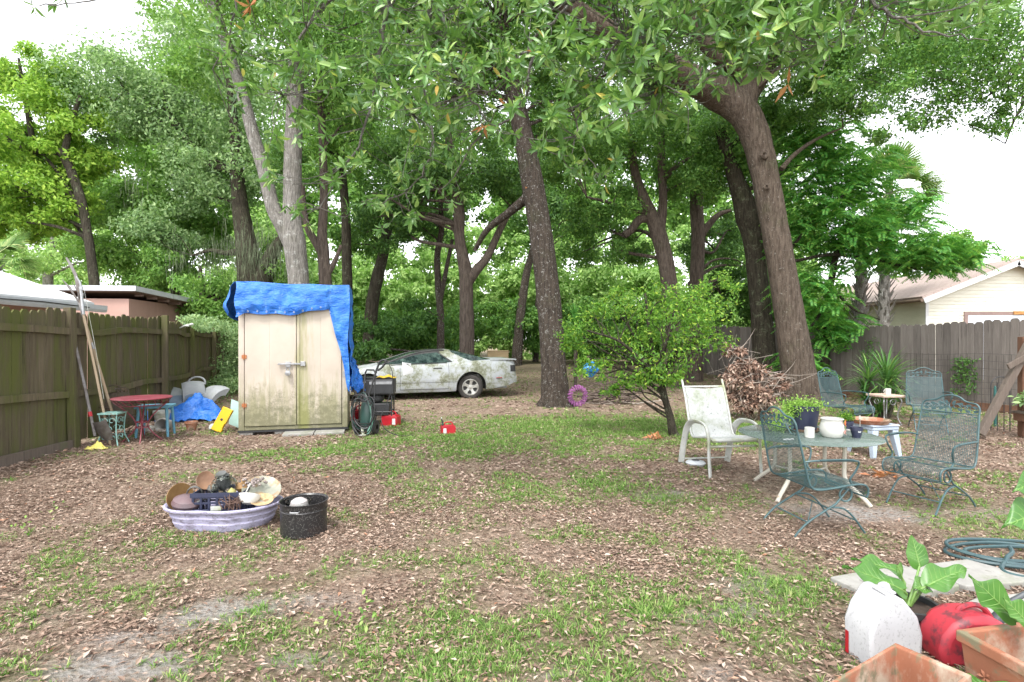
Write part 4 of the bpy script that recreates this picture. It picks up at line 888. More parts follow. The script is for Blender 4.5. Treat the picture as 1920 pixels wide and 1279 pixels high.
def car():
    root = thing('abandoned_car', 'mildewed white sports coupe parked on dry leaves behind the shed', 'car', (-.86, 14.05, 0), 0)
    root.rotation_euler[2] = R(19); root.location = (-.74-3.95*math.cos(R(19)), 14.05-3.95*math.sin(R(19)), .0)
    # local: x 0 nose..4.95 tail, y 0 near side..1.86 far, z up; near side is y small
    XW = (1.0, 3.62); RA = .40; W = .93; L = 4.93
    topz = lambda x: np.interp(x, [0,.12,.4,.9,1.5,2.0,3.0,3.9,4.55,4.8,4.88,4.93],[.50,.60,.70,.80,.885,.91,.93,.965,.985,.99,.90,.60])
    hw = lambda x: np.interp(x, [0,.1,.35,.8,1.3,2.4,3.3,4.0,4.6,4.85,4.93],[.55,.70,.82,.90,.92,.905,.93,.93,.88,.80,.74])
    def zb(x):
        z = np.interp(x, [0,.15,.6,1.5,3,4.2,4.7,4.93],[.30,.22,.20,.19,.19,.24,.32,.42])
        for xw in XW:
            d = abs(x-xw)
            if d < RA: z = max(z, .31+math.sqrt(RA*RA-d*d)*.98)
        return z
    def side(x, z, s):
        zt = topz(x); k = np.clip((z-.18)/(zt-.18), 0, 1); wv = np.interp(k, [0,.12,.35,.42,.7,.9,1],[.92,.965,.985,1.0,.985,.95,.90])
        return (x, .93+s*hw(x)*wv, z)
    xs_ = sorted(set(list(np.linspace(0, L, 100))+[xw+d for xw in XW for d in (-RA-.001,-RA,RA,RA+.001)]+[xw+RA*math.sin(a) for xw in XW for a in np.linspace(-1.5,1.5,23)]))
    body = MB(); nz = 16
    for s in (-1, 1):
        g = []
        for x in xs_:
            a, b = zb(x), topz(x); a = min(a, b-.02); g.append([side(x, a+(b-a)*j/(nz-1), s) for j in range(nz)])
        vs = [p for r in g for p in r]; fs = []
        for i in range(len(xs_)-1):
            for j in range(nz-1):
                q = (i*nz+j, (i+1)*nz+j, (i+1)*nz+j+1, i*nz+j+1); fs.append(q if s < 0 else q[::-1])
        body.add(vs, fs)
    # top skin: hood, cowl, deck
    nt = 13; g = []
    for x in xs_:
        zt = topz(x); h_ = hw(x)*.90; g.append([(x, .93+h_*math.sin(a), zt+.055*(math.cos(a)**.8 if abs(a) < 1.57 else 0)) for a in np.linspace(-math.pi/2, math.pi/2, nt)])
    body.add([p for r in g for p in r], [(i*nt+j, (i+1)*nt+j, (i+1)*nt+j+1, i*nt+j+1) for i in range(len(xs_)-1) for j in range(nt-1)])
    for x in (0, L): # end caps
        a, b = zb(x), topz(x); ring = [side(x, a+(b-a)*j/6, -1) for j in range(7)]+[side(x, a+(b-a)*j/6, 1) for j in range(6,-1,-1)]
        body.add(ring, [tuple(range(14)) if x else tuple(range(14))[::-1]])
    body.box(.3, 4.7, .35, 1.5, .22, .6)
    b = body.build('body', M_car, root, ang=28)
    wells = MB()
    for xw in XW:
        for y0, y1 in ((.10,.42),(1.44,1.76)): wells.lathe([(.43,-(y1-y0)/2),(.43,(y1-y0)/2)], 20, T(xw,(y0+y1)/2,.31)@Rot(90,'X'), capt=True, capb=True)
    # wheel wells as dark shells
    wells.v, wells.f = [], []
    for xw in XW:
        for s, y0 in ((1,.06),(-1,1.80)):
            arc = [(xw+.405*math.sin(a), .30+.405*math.cos(a)) for a in np.linspace(-1.75,1.75,20)]
            wells.add([(x, y0, z) for x,z in arc]+[(x, y0+s*.34, z) for x,z in arc]+[(xw, y0+s*.34, .3)], [(i,i+1,20+i+1,20+i) for i in range(19)]+[(20+i,20+i+1,40) for i in range(19)])
    wells.build('wheel_well', M_blk, b)
    # greenhouse
    zr = lambda x: np.interp(x, [1.28,1.7,2.1,2.35,2.7,3.05,3.3,3.7,4.1,4.38],[.905,1.06,1.19,1.245,1.285,1.285,1.25,1.15,1.05,1.0])
    wr = lambda x: np.interp(x, [1.28,1.7,2.35,3.05,3.5,4.0,4.38],[.70,.66,.56,.56,.60,.68,.72]); wb = lambda x: np.interp(x, [1.28,1.7,2.35,3.05,3.7,4.38],[.78,.82,.83,.83,.82,.74])
    def gh_(x, k, s):  # k 0 belt..1 roof edge
        z0 = topz(x)-.01; return (x, .93+s*(wb(x)+(wr(x)-wb(x))*k), z0+(max(zr(x)-.03, z0)-z0)*k)
    def rf(x, a): return (x, .93+wr(x)*math.sin(a), zr(x)-.03*(1-math.cos(a)*1.0)**1)
    gs = np.linspace(1.28, 4.38, 125); sets = {k: MB() for k in ('windshield','roof_panel','rear_window','side_window','side_window2','sail_panel','window_trim')}
    for i in range(len(gs)-1):
        x0, x1 = gs[i], gs[i+1]; xm = (x0+x1)/2
        A = np.linspace(-math.pi/2, math.pi/2, 9)
        key = 'windshield' if xm < 2.22 else 'roof_panel' if xm < 2.98 else 'sail_panel' if xm < 3.12 else 'rear_window'
        for j in range(8): sets[key].add([rf(x0,A[j]), rf(x1,A[j]), rf(x1,A[j+1]), rf(x0,A[j+1])], [(0,1,2,3)])
        for s in (-1,1):
            for j in range(18):
                k0, k1 = j/18, (j+1)/18; km = (k0+k1)/2
                ke = 2.92-.0*km+.42*(1-km)*1.0-.22   # slanted end of the side window
                if xm < 1.42: key = 'window_trim'
                elif km > .84 and xm < ke+.1: key = 'window_trim'
                elif xm < ke: key = 'side_window'
                elif xm < ke+.06: key = 'window_trim'
                elif xm < ke+.06+.30+.30*(1-km): key = 'sail_panel'
                else: key = 'rear_window'
                if key == 'side_window' and s > 0: key = 'side_window2'
                q = [gh_(x0,k0,s), gh_(x1,k0,s), gh_(x1,k1,s), gh_(x0,k1,s)]; sets[key].add(q if s < 0 else q[::-1], [(0,1,2,3)])
    for k, mt in (('windshield',M_glassd),('roof_panel',M_blk),('rear_window',M_glassd),('side_window',M_glassd),('side_window2',M_glassd),('sail_panel',M_car),('window_trim',M_blk)): sets[k].build(k.rstrip('2'), mt, root, ang=60)
    # trim: a pillars, belt strip, door lines, handle, lights
    mb = MB()
    for s in (-1,1): mb.tube([gh_(x,1,s) for x in np.linspace(1.3,2.35,10)]+[rf(x,s*1.57) for x in np.linspace(2.45,2.95,5)], .022, 6)
    mb.tube([side(x, topz(x)+.004, -1) for x in np.linspace(1.55,2.98,16)], .012, 5); mb.build('pillar_trim', M_blk, root)
    def off(x, z, o=.004): p = side(x, z, -1); return (p[0], p[1]-o, p[2])
    d = MB()
    for ln in ([(1.78,z) for z in np.linspace(.26,.88,9)],[(3.02,z) for z in np.linspace(.30,.92,9)],[(x,.27) for x in np.linspace(1.78,3.02,8)]): d.tube([off(x,z,-.002) for x,z in ln], .006, 4)
    d.tube([off(x,.44,-.003) for x in np.linspace(.0+1.45,3.2,14)], .007, 4); d.build('door_seam', M_blk, b)
    mb = MB(); mb.tube([off(2.62,.80,.0), off(2.84,.805,.0)], .022, 6, flat=.6); mb.build('door_handle', M_blk, root)
    mb = MB(); mb.tube([off(4.30,.52), off(4.46,.525)], .026, 6, flat=.4); mb.build('side_marker', pm('red_lens', (.35,.02,.03), None, 5, .2), root)
    mb = MB(); mb.grid(lambda u,v: (lambda p: (p[0]+.004, p[1]-.006, p[2]))(side(4.72+.19*u, .68+.17*v, -1)), 6, 4, .01); mb.build('tail_light', M_blk, root)
    mb = MB(); mb.grid(lambda u,v: (4.15+.74*u**.8, .10+1.66*v, 1.0+.025*math.sin(u*2.4)), 8, 12, .03); mb.build('spoiler', M_car, root)
    mb = MB(); mb.grid(lambda u,v: side(4.05+.88*u, .34+.06*math.sin(v*3)+.16*v, -1)[:1]+(side(4.05+.88*u, .4, -1)[1]-.012*math.sin(3.14*v), .36+.17*v+.02*u), 10, 6, .004); mb.build('bumper', M_car, root)
    # folded white paper-like mirror cover
    mb = MB(); p = off(1.86,.90,.05); mb.add([(p[0]-.03,p[1],.98),(p[0]+.25,p[1]-.03,.80),(p[0]+.24,p[1]-.02,.70),(p[0]-.02,p[1]-.01,.50),(p[0]+.0,p[1]-.05,.76)], [(0,4,1),(1,4,2),(2,4,3),(3,4,0)]); mb.grid(lambda u,v: (p[0]+.03+.16*u,p[1]+.02+.03*math.sin(u*3),.86+.10*v-.03*u),5,4,.03); mb.build('mirror', M_white, root, ang=20)
    # rust patch
    for k, (xw, y) in enumerate(((XW[0],.04),(XW[1],.04),(XW[0],1.6),(XW[1],1.6))):
        R_ = .335; sgn = 1 if y < 1 else -1; Mx = T(xw, y+.12, .29)@Rot(90,'X')@Rot(-11 if k < 2 else 0,'Y')
        prof = [(.20,.09),(.25,.105),(.30,.10),(.325,.075),(R_,.04),(R_,-.04),(.325,-.075),(.30,-.10),(.2,-.09)]
        mb = MB(); mb.lathe(prof, 36, Mx, capb=False)
        for q in range(len(mb.v)):   # flat-ish tyre on the ground
            x_, y_, z_ = mb.v[q]
            if z_ < .012: mb.v[q] = (x_, y_, .012)
        wh = mb.build('wheel', M_tyre, root, ang=40)
        rm = MB(); rm.lathe([(.205,.085),(.215,.098),(.20,.10),(.185,.075),(.18,-.05)], 32, Mx, capb=False)
        for a in range(5):
            A = Mx@Rot(a*72+10,'Z'); rm.add([(.02,-.045,.055),(.02,.045,.055),(.13,.032,.085),(.195,.07,.085),(.195,-.07,.085),(.13,-.032,.085)]+[(.02,-.045,.03),(.02,.045,.03),(.13,.032,.05),(.195,.07,.06),(.195,-.07,.06),(.13,-.032,.05)],
               [(0,5,4,3,2,1),(0,1,7,6),(1,2,8,7),(2,3,9,8),(3,4,10,9),(4,5,11,10),(5,0,6,11)], A)
        rm.lathe([(.055,.06),(.05,.085),(.0,.09)], 14, Mx, capb=False); rm.build('rim', M_alloy, wh)
        dk = MB(); dk.lathe([(.0,.02),(.185,.02)], 20, Mx, capb=False); dk.build('brake_disc', M_blk, wh)
    hl = MB(); hl.tube([(.05,.93-.5,.42),(.05,.93+.5,.42)], .05, 6, flat=.6); hl.build('bumper_grille', M_blk, root)
    return root
car_o = car()
o = MB(); 
for k in range(1): o.grid(lambda u,v: (.02*math.sin(v*5)+.5*u, .5*v, .01*math.sin(u*8+v*3)), 6, 6, .01)
# litter of twigs on the cowl is a thing of its own
mb = MB()
for k in range(26):
    a = Vector((random.uniform(1.05,1.6), random.uniform(.3,1.4), .95+random.uniform(0,.02))); d = Vector((random.gauss(0,.12), random.gauss(0,.12), random.uniform(-.01,.06))); mb.tube([a, a+d*.5+Vector((0,0,.01)), a+d], [.006,.004,.002], 4)
tw_ = mb.build('fallen_twigs', pm('twig_dark', (.12,.085,.06), (.07,.05,.035), 12, .9)); tw_.location = car_o.location; tw_.rotation_euler = car_o.rotation_euler; tag(tw_, 'dark twigs piled at the foot of the car windscreen', 'twigs', kind='stuff')
# plywood box behind the car
M_ply = pm('plywood', (.47,.36,.21), (.36,.26,.14), 6, .8, stretch=(.4,1,3))
bx = thing('plywood_box', 'pale plywood box lying under the trees behind the car', 'box', (-.62,23.2,float(gz(0,23.2))-.03), 4)
mb = MB(); mb.box(-.45,.45,-.3,.3,0,.72); mb.build('side_panels', M_ply, bx, smooth_=False); mb = MB(); mb.box(-.47,.47,-.32,.32,.722,.745); mb.build('lid', M_ply, bx, smooth_=False)

# ---------------------------------------------------------------- green iron chairs
def ironmat():
    m = NT('green_iron'); v = m.coord(); c = m.ramp(m.noise(v, 9, 7, .7), [(.3,(.03,.064,.072)),(.6,(.055,.108,.114)),(.85,(.16,.205,.20))])
    m.col(c); m.set(.45, 0, .5); m.bump(m.noise(v, 200), .2, .001); return m.m
M_iron = ironmat()
def iron_chair(label, loc, rz, group='green wrought iron mesh chairs', tint=None):
    root = thing('iron_chair', label, 'chair', loc, rz, group); M = tint or M_iron
    prof = catmull([(-.285,.315),(-.30,.37),(-.265,.418),(-.15,.425),(.02,.405),(.16,.395),(.225,.42),(.255,.50),(.285,.64),(.315,.78),(.335,.87)], 6)
    seg = np.concatenate([[0], np.cumsum(np.linalg.norm(np.diff(prof, axis=0), axis=1))]); tot = seg[-1]
    def at(s): return np.interp(s, seg, prof[:,0]), np.interp(s, seg, prof[:,1])
    split = seg[[i for i in range(len(prof)) if prof[i][1] > .40 and prof[i][0] > .17][0]]
    hwid = lambda s: .245+.02*math.sin(s/tot*3.14)
    def net(s0, s1):
        mb = MB(); st = .0135; w_ = .0021
        for s in np.arange(s0+.006, s1-.004, st):
            (ya, za), (yb, zb_) = at(s-w_), at(s+w_); h = hwid(s); mb.add([(-h,ya,za),(h,ya,za),(h,yb,zb_),(-h,yb,zb_)], [(0,1,2,3)])
        ss = np.linspace(s0, s1, 14)
        for x in np.arange(-.24, .241, st):
            g = [(x*hwid(s)/.245, *at(s)) for s in ss]; vs = [p for q in g for p in ((q[0]-w_, q[1]-.001, q[2]+.001), (q[0]+w_, q[1]-.001, q[2]+.001))]
            mb.add(vs, [(2*i, 2*i+1, 2*i+3, 2*i+2) for i in range(len(ss)-1)])
        return mb
    net(0, split).build('seat', M, root, smooth_=False); net(split, tot).build('backrest', M, root, smooth_=False)
    fr = MB(); SS = np.linspace(0, tot, 30)
    L = [(-hwid(s), *at(s)) for s in SS]; Rr = [(hwid(s), *at(s)) for s in SS]
    top = [(-.245,.335,.87),(-.243,.347,.925),(-.215,.355,.965),(-.16,.36,.975),(-.12,.363,.985),(-.07,.37,1.02),(0,.374,1.035),(.07,.37,1.02),(.12,.363,.985),(.16,.36,.975),(.215,.355,.965),(.243,.347,.925),(.245,.335,.87)]
    fr.tube(L+[tuple(p) for p in catmull(top, 4)]+Rr[::-1], .0085, 7, closed=False)
    fr.tube([L[0], Rr[0]], .007, 6); fr.tube([(-.245,.335,.87),(.245,.335,.87)], .006, 6); y_, z_ = at(split); fr.tube([(-.25,y_,z_),(.25,y_,z_)], .007, 6); fr.tube([(-.25,-.1,.41),(.25,-.1,.41)], .006, 6)
    fr.build('frame', M, root)
    sc = MB()
    for s in (-1,1):
        for (cx, cz, r, t) in ((.05,.925,.035,4.9),(.115,.918,.032,5.2),(.18,.915,.028,5.0)):
            sc.tube([(s*(cx+r*(1-k/16*.75)*math.cos(k/15*t)), .352, cz+r*(1-k/16*.75)*math.sin(k/15*t)) for k in range(16)], .0045, 5)
        sc.tube([(s*x, .355, .90+.06*math.sin(x*22)) for x in np.linspace(0,.235,14)], .0045, 5)
        for (cx, cz, a) in ((.03,.965,60),(.085,.955,20),(.15,.945,10),(.205,.93,-20),(.08,.90,-30),(.145,.892,-10),(.21,.895,20)):
            sc.prism([(-.024,0),(-.01,.013),(.012,.012),(.026,0),(.012,-.012),(-.01,-.013)], -.002, .002, T(s*cx,.354,cz)@Rot(90,'X')@Rot(a*s,'Z'))
    sc.build('scroll_band', M, root)
    for s in (-1,1):
        a = MB(); a.tube([tuple(q) for q in catmull([(s*.252,.282,.62),(s*.285,.20,.635),(s*.30,.02,.635),(s*.30,-.13,.63),(s*.292,-.175,.61),(s*.275,-.16,.54),(s*.262,-.12,.47),(s*.255,-.15,.42)], 4)], .0085, 6)
        a.tube([(s*.292,.17,.642),(s*.303,.02,.645),(s*.30,-.12,.64)], .016, 6, flat=.3); a.build('arm', M, root)
    ba = MB()
    for s in (-1,1):
        x = s*.215; lp = [(x, -.12+.055*math.cos(t), .335+.055*math.sin(t)) for t in np.linspace(1.6, -4.2, 18)]
        ba.tube([(x,.17,.388),(x,.02,.392)]+lp+[tuple(q) for q in catmull([(x,-.03,.26),(x,.10,.19),(x,.22,.12),(x,.30,.05),(x,.335,.008)], 3)], .0085, 6)
        ba.tube([tuple(q) for q in catmull([(x*.98,.02,.235),(x*.98,-.10,.22),(x*.98,-.19,.15),(x*.98,-.26,.06),(x*.98,-.30,.008)], 3)], .0085, 6)
    for (y, z) in ((.22,.12),(-.22,.115),(.03,.228)): ba.tube([(-.213,y,z),(.213,y,z)], .006, 6)
    ba.tube([(-.213,.22,.12),(.0,.02,.228),(.213,-.22,.115)], .004, 5); ba.build('spring_base', M, root); return root
iron_chair('green iron mesh chair drawn up in front of the glass table, seen side on', (2.44,4.30,0), 97).scale = (.93,.93,.94)
iron_chair('green iron mesh chair facing the glass table from its right side', (3.80,4.86,0), -66).scale = (.95,.95,.96)
iron_chair('green iron mesh chair beside the big oak trunk, turned to the right', (5.62,8.95,0), 24)
iron_chair('green iron mesh chair between the spiky plant and the fence foot, turned to the left', (7.02,9.0,0), -28)

# ---------------------------------------------------------------- white sling chair
M_wp = pm('weathered_white', (.52,.53,.51), (.42,.43,.40), 6, .55, bump=.1, stains=[(3,.50,.66,(.28,.30,.16),(1,1,.6)),(28,.58,.68,(.22,.23,.18),(1,1,1))])
def slingmat():
    m = NT('sling_fabric'); v = m.coord(); c = m.ramp(m.noise(v, 3), [(.3,(.38,.39,.385)),(.7,(.46,.47,.465))])
    c = m.mix(m.mask(m.noise(v, 4, 6, .7), .46, .66), c, (.24,.265,.19)); c = m.mix(m.mask(m.noise(m.coord((1,1,.6)), 40, 8, .8), .56, .62), c, (.17,.19,.17)); m.col(c); m.set(.85,0,.2); m.bump(m.noise(v, 300), .3, .001); return m.m
M_sling = slingmat()
def sling_chair():
    root = thing('sling_chair', 'white sling patio chair with mildew spots beside the small citrus tree', 'chair', (2.42,6.22,0), 7)
    prof = catmull([(-.31,.395),(-.30,.425),(-.2,.42),(0,.385),(.13,.37),(.19,.42),(.25,.58),(.32,.78),(.385,.93)], 6)
    mb = MB(); n = len(prof); mb.grid(lambda u,v: (-.245+.49*v, *(lambda p: (p[0], p[1]-.02*math.sin(math.pi*v)))(prof[min(n-1,int(round(u*(n-1))))])), n, 9, .006); mb.build('sling', M_sling, root, ang=60)
    mb = MB()
    for s in (-1,1): mb.tube([(s*.262, p[0], p[1]) for p in prof[2:]]+[(s*.262,.43,1.02)], .013, 8)
    mb.tube([(-.26,-.31,.40),(.26,-.31,.40)], .022, 8); mb.tube([(-.25,.40,.935),(.25,.40,.935)], .012, 8); mb.build('seat_rail', M_wp, root)
    for s in (-1,1):
        mb = MB(); p = catmull([(s*.30,-.36,.0),(s*.30,-.335,.2),(s*.30,-.325,.38),(s*.302,-.30,.50),(s*.305,-.23,.565),(s*.305,-.05,.575),(s*.305,.09,.55),(s*.302,.20,.47),(s*.30,.27,.34),(s*.30,.33,.16),(s*.30,.37,.01)], 5)
        mb.tube([tuple(q) for q in p], .036, 8, flat=.42); mb.tube([(s*.30,-.30,.37),(s*.265,-.28,.40)], .014, 6); mb.tube([(s*.30,.24,.40),(s*.262,.2,.44)], .014, 6); mb.build('arm_frame', M_wp, root)
    mb = MB(); mb.tube([(-.30,.355,.06),(.30,.355,.06)], .016, 8, flat=.6); mb.build('stretcher', M_wp, root); mb = MB(); mb.tube([(-.29,-.29,.33),(.29,-.29,.33)], .012, 8); mb.build('stretcher', M_wp, root)
sling_chair()
mb = MB(); mb.lathe([(.0,0),(.10,.0),(.12,.03),(.10,.05),(.05,.06)], 14); o = place(mb.build('cup_holder', M_sil), (2.3,6.3,.17)); 
o.location = (2.22,6.45,.0); tag(o, 'dusty silver dish lying on the ground under the white sling chair', 'dish')

# ---------------------------------------------------------------- glass table and what stands on it
TC = Vector((2.93,5.28,0)); TZ = .58
M_glass = NT('table_glass'); nt_ = M_glass
tr = nt_.n('BsdfTransparent'); tr.inputs[0].default_value = (.72,.82,.79,1); gl = nt_.n('BsdfGlossy'); gl.inputs['Roughness'].default_value = .12; df = nt_.n('BsdfDiffuse'); df.inputs[0].default_value = (.33,.40,.37,1)
mx = nt_.n('MixShader'); fz = nt_.n('LayerWeight'); fz.inputs[0].default_value = .25; nt_.l(fz.outputs['Fresnel'], mx.inputs[0]); nt_.l(tr.outputs[0], mx.inputs[1]); nt_.l(gl.outputs[0], mx.inputs[2])
m2 = nt_.n('MixShader'); nt_.l(nt_.math('MULTIPLY', nt_.noise(nt_.coord(), 6, 6, .7), .66), m2.inputs[0]); nt_.l(mx.outputs[0], m2.inputs[1]); nt_.l(df.outputs[0], m2.inputs[2]); nt_.l(m2.outputs[0], nt_.out.inputs[0]); M_glass = nt_.m
M_cream = pm('cream_metal', (.54,.51,.45), (.44,.39,.32), 7, .5, bump=.1, stains=[(8,.6,.7,(.35,.22,.12),(1,1,1))])
tb = thing('glass_table', 'round frosted glass patio table on a cream tube frame', 'table', TC, 20)
mb = MB(); mb.lathe([(.0,TZ-.008),(.63,TZ-.008),(.636,TZ-.004),(.63,TZ),(.0,TZ)], 64, capb=False); mb.build('glass_top', M_glass, tb)
mb = MB(); mb.tube([(.42*math.cos(a),.42*math.sin(a),TZ-.022) for a in np.linspace(0,2*math.pi,48,endpoint=False)], .012, 8, closed=True); mb.build('support_ring', M_cream, tb)
for k in range(4):
    a = k*math.pi/2+.25; c, s = math.cos(a), math.sin(a); mb = MB(); mb.tube([(q[0]*c,q[0]*s,q[1]) for q in catmull([(.34,TZ-.03),(.335,.35),(.335,.24),(.37,.17),(.50,.06),(.56,.0)],4)], .019, 8); mb.build('leg', M_cream, tb)
mb = MB()
for k in range(4):
    a = k*math.pi/2+.25+math.pi/4; mb.tube([(.335*math.cos(a-math.pi/4)*(1-t)+.335*math.cos(a+math.pi/4)*t-.16*math.sin(math.pi*t)*math.cos(a), .335*math.sin(a-math.pi/4)*(1-t)+.335*math.sin(a+math.pi/4)*t-.16*math.sin(math.pi*t)*math.sin(a), .20) for t in np.linspace(0,1,9)], .011, 6)
mb.build('curved_braces', M_cream, tb)
def TP(px, py, z=TZ): Y = (1.5-z)*1000/(py-640); return Vector(((px-960)/1000*Y, Y, z))
M_terra = pm('terracotta', (.34,.135,.075), (.25,.095,.05), 5, .8, bump=.4, bscale=70, stains=[(3.5,.47,.62,(.42,.33,.25),(1,1,1)),(9,.53,.62,(.17,.15,.09),(1,1,1)),(2,.55,.7,(.24,.10,.06),(1,1,1))])
M_navy = pm('navy_pot', (.018,.022,.05), (.03,.035,.07), 6, .45, bump=.1); M_soil = pm('potting_soil', (.06,.04,.03), (.03,.02,.015), 20, .95, bump=.8)
M_cer = pm('white_ceramic', (.60,.59,.55), (.53,.52,.48), 3, .25, bump=0, stains=[(7,.62,.7,(.45,.4,.3),(1,1,1))])
def saucer(loc, r, label, mt, h=.03):
    mb = MB(); mb.lathe([(r*.8,0),(r*.86,.004),(r,h),(r*.97,h),(r*.84,.012),(0.001,.012)], 32); o = place(mb.build('saucer', mt), loc); return tag(o, label, 'saucer')
def pot(name, label, loc, r0, r1, h, mt, plant=None, cat='pot', rim=.012, group=None):
    root = thing(name, label, cat, loc, random.uniform(0,90), group); mb = MB(); mb.lathe([(r0,0),(r1,h-.03),(r1+rim,h-.03),(r1+rim,h),(r1-.004,h),(r1-.008,h*.85)], 32); mb.build('pot_body', mt, root)
    mb = MB(); mb.lathe([(0.001,h*.84),(r1-.006,h*.84)], 20, capb=False); mb.build('soil', M_soil, root); return root
p = TP(1507,808); saucer(p, .155, 'terracotta saucer under the navy pot on the glass table', M_terra, .028)
po = pot('potted_herb', 'navy plastic pot of trailing yellow green leaves on the glass table', p+Vector((0,0,.013)), .115, .142, .25, M_navy, cat='potted plant')
n = 1500; q = np.column_stack([rng.normal(size=n)*.085, rng.normal(size=n)*.08, .21+np.abs(rng.normal(size=n))*.045]); 
n2 = 1100; t = rng.uniform(0,1,n2); q2 = np.column_stack([-.10-.20*t+rng.normal(size=n2)*.045, -.02+rng.normal(size=n2)*.06, .23-.22*t**1.4+rng.normal(size=n2)*.035]); q = np.vstack([q, q2]); po.rotation_euler[2] = 0
V, F = leaves(q, rdir(len(q))+[0,0,.2], rdir(len(q))*.5+[0,0,1], .026, .015); npmesh('foliage', V, F, leafmat('leaf_herb', [(0,(.16,.30,.05)),(1,(.36,.5,.14))], .4), po)
st = MB()
for k in range(40): a = Vector((random.gauss(0,.04), random.gauss(0,.04), .19)); e_ = Vector((random.gauss(-.06,.12), random.gauss(0,.09), random.uniform(.12,.32))); st.tube([a, (a+e_)/2+Vector((0,0,.06)), e_], .0022, 4)
st.build('stems', M_gr, po)
def mug(label, loc, mt, s=1.0, rz=0, name='mug'):
    root = thing(name, label, 'mug', loc, rz); mb = MB(); mb.lathe([(.036*s,0),(.04*s,.004),(.041*s,.092*s),(.0375*s,.094*s),(.036*s,.01),(0.001,.008)], 28); mb.build('cup', mt, root)
    mb = MB(); mb.tube([(.040*s+.024*s*math.sin(t), 0, .05*s+.03*s*math.cos(t)) for t in np.linspace(.2,2.95,10)], .0045*s, 6); mb.build('handle', mt, root); return root
mg = mug('plain white mug standing on the glass table', TP(1518,821), M_cer, 1.05, 100)
vz = thing('cookie_jar', 'round white ceramic jar with orange flowers on its side, on the glass table', 'jar', TP(1560,820), 0)
mb = MB(); mb.lathe([(.07,0),(.085,.01),(.105,.05),(.108,.09),(.098,.13),(.088,.16),(.092,.178),(.086,.178),(.08,.155),(.09,.12)], 36); mb.build('jar_body', M_cer, vz)
mb = MB()
mb.tube([(.095*math.cos(t), .095*math.sin(t), .176) for t in np.linspace(0,6.2832,30,endpoint=False)], .006, 6, closed=True)
mb.build('rim', M_cer, vz)
M_or = pm('orange_glaze', (.75,.24,.06), (.6,.15,.04), 20, .4); M_pk = pm('pink_glaze', (.65,.35,.3), (.5,.25,.2), 20, .4); M_lf = pm('green_glaze', (.2,.28,.1), None, 20, .4)
def petals(mb, c, nrm, r, k=6):
    nrm = Vector(nrm).normalized(); a = nrm.orthogonal().normalized(); b = nrm.cross(a)
    for i in range(k):
        t = 2*math.pi*i/k; d = a*math.cos(t)+b*math.sin(t); s_ = nrm.cross(d); p_ = Vector(c)+nrm*.003
        mb.add([p_, p_+d*r*.6+s_*r*.3, p_+d*r+nrm*.004, p_+d*r*.6-s_*r*.3, p_+nrm*.006+d*r*.5], [(0,4,1),(1,4,2),(2,4,3),(3,4,0)])
for mt, lst in ((M_or,[(-.35,.13,.034),(-.85,.145,.022),(-.62,.16,.018)]),(M_pk,[(-.6,.08,.022),(-.25,.06,.02),(-.95,.06,.018),(-.45,.045,.02)]),(M_lf,[(-.75,.1,.02),(-.1,.09,.02),(-.5,.10,.018)])):
    mb = MB()
    for (a, z, r) in lst: rr_ = .106; petals(mb, (rr_*math.cos(a), rr_*math.sin(a), z), (math.cos(a), math.sin(a), .1), r)
    mb.build('painted_flower', mt, vz, smooth_=False)
p1 = pot('nursery_pot', 'small black nursery pot with a white sticker at the glass table edge', TP(1606,821), .034, .05, .10, M_navy, rim=.004)
p1.rotation_euler[2] = 0; mb = MB(); mb.add([(-.016,-.047,.055),(.012,-.048,.055),(.012,-.0515,.088),(-.016,-.0505,.088)], [(0,1,2,3)]); mb.build('sticker', M_white, p1, smooth_=False)
p2 = pot('potted_seedlings', 'small black pot of pale green seedlings behind the stickered pot', TP(1588,806), .042, .058, .09, M_navy, cat='potted plant', rim=.004)
q = np.column_stack([rng.normal(size=260)*.035, rng.normal(size=260)*.035, .10+np.abs(rng.normal(size=260))*.03]); V, F = leaves(q, rdir(260)+[0,0,.6], rdir(260), .035, .014); npmesh('foliage', V, F, F_citrus, p2)
mb = MB(); mb.tube([(0,0,0),(.004,0,.17)], .003, 5); mb.lathe([(.001,.12),(.012,.13),(.010,.16),(.001,.17)], 8, T(.0,0,0)); o = place(mb.build('plant_marker', M_cream), TP(1612,812)+Vector((.02,.03,0))); tag(o, 'thin cream plant stake sticking up behind the black nursery pots', 'plant stake')
saucer(TP(1590,808), .075, 'white saucer under the seedling pot', M_cer, .012)
o = MB(); o.box(-.05,.05,-.01,.01,0,.008); o.box(-.02,.07,.015,.025,0,.006); o = place(o.build('pen', M_white, smooth_=False), TP(1478,825), 12); tag(o, 'white plastic tags lying on the glass table by the mug', 'plant tags')
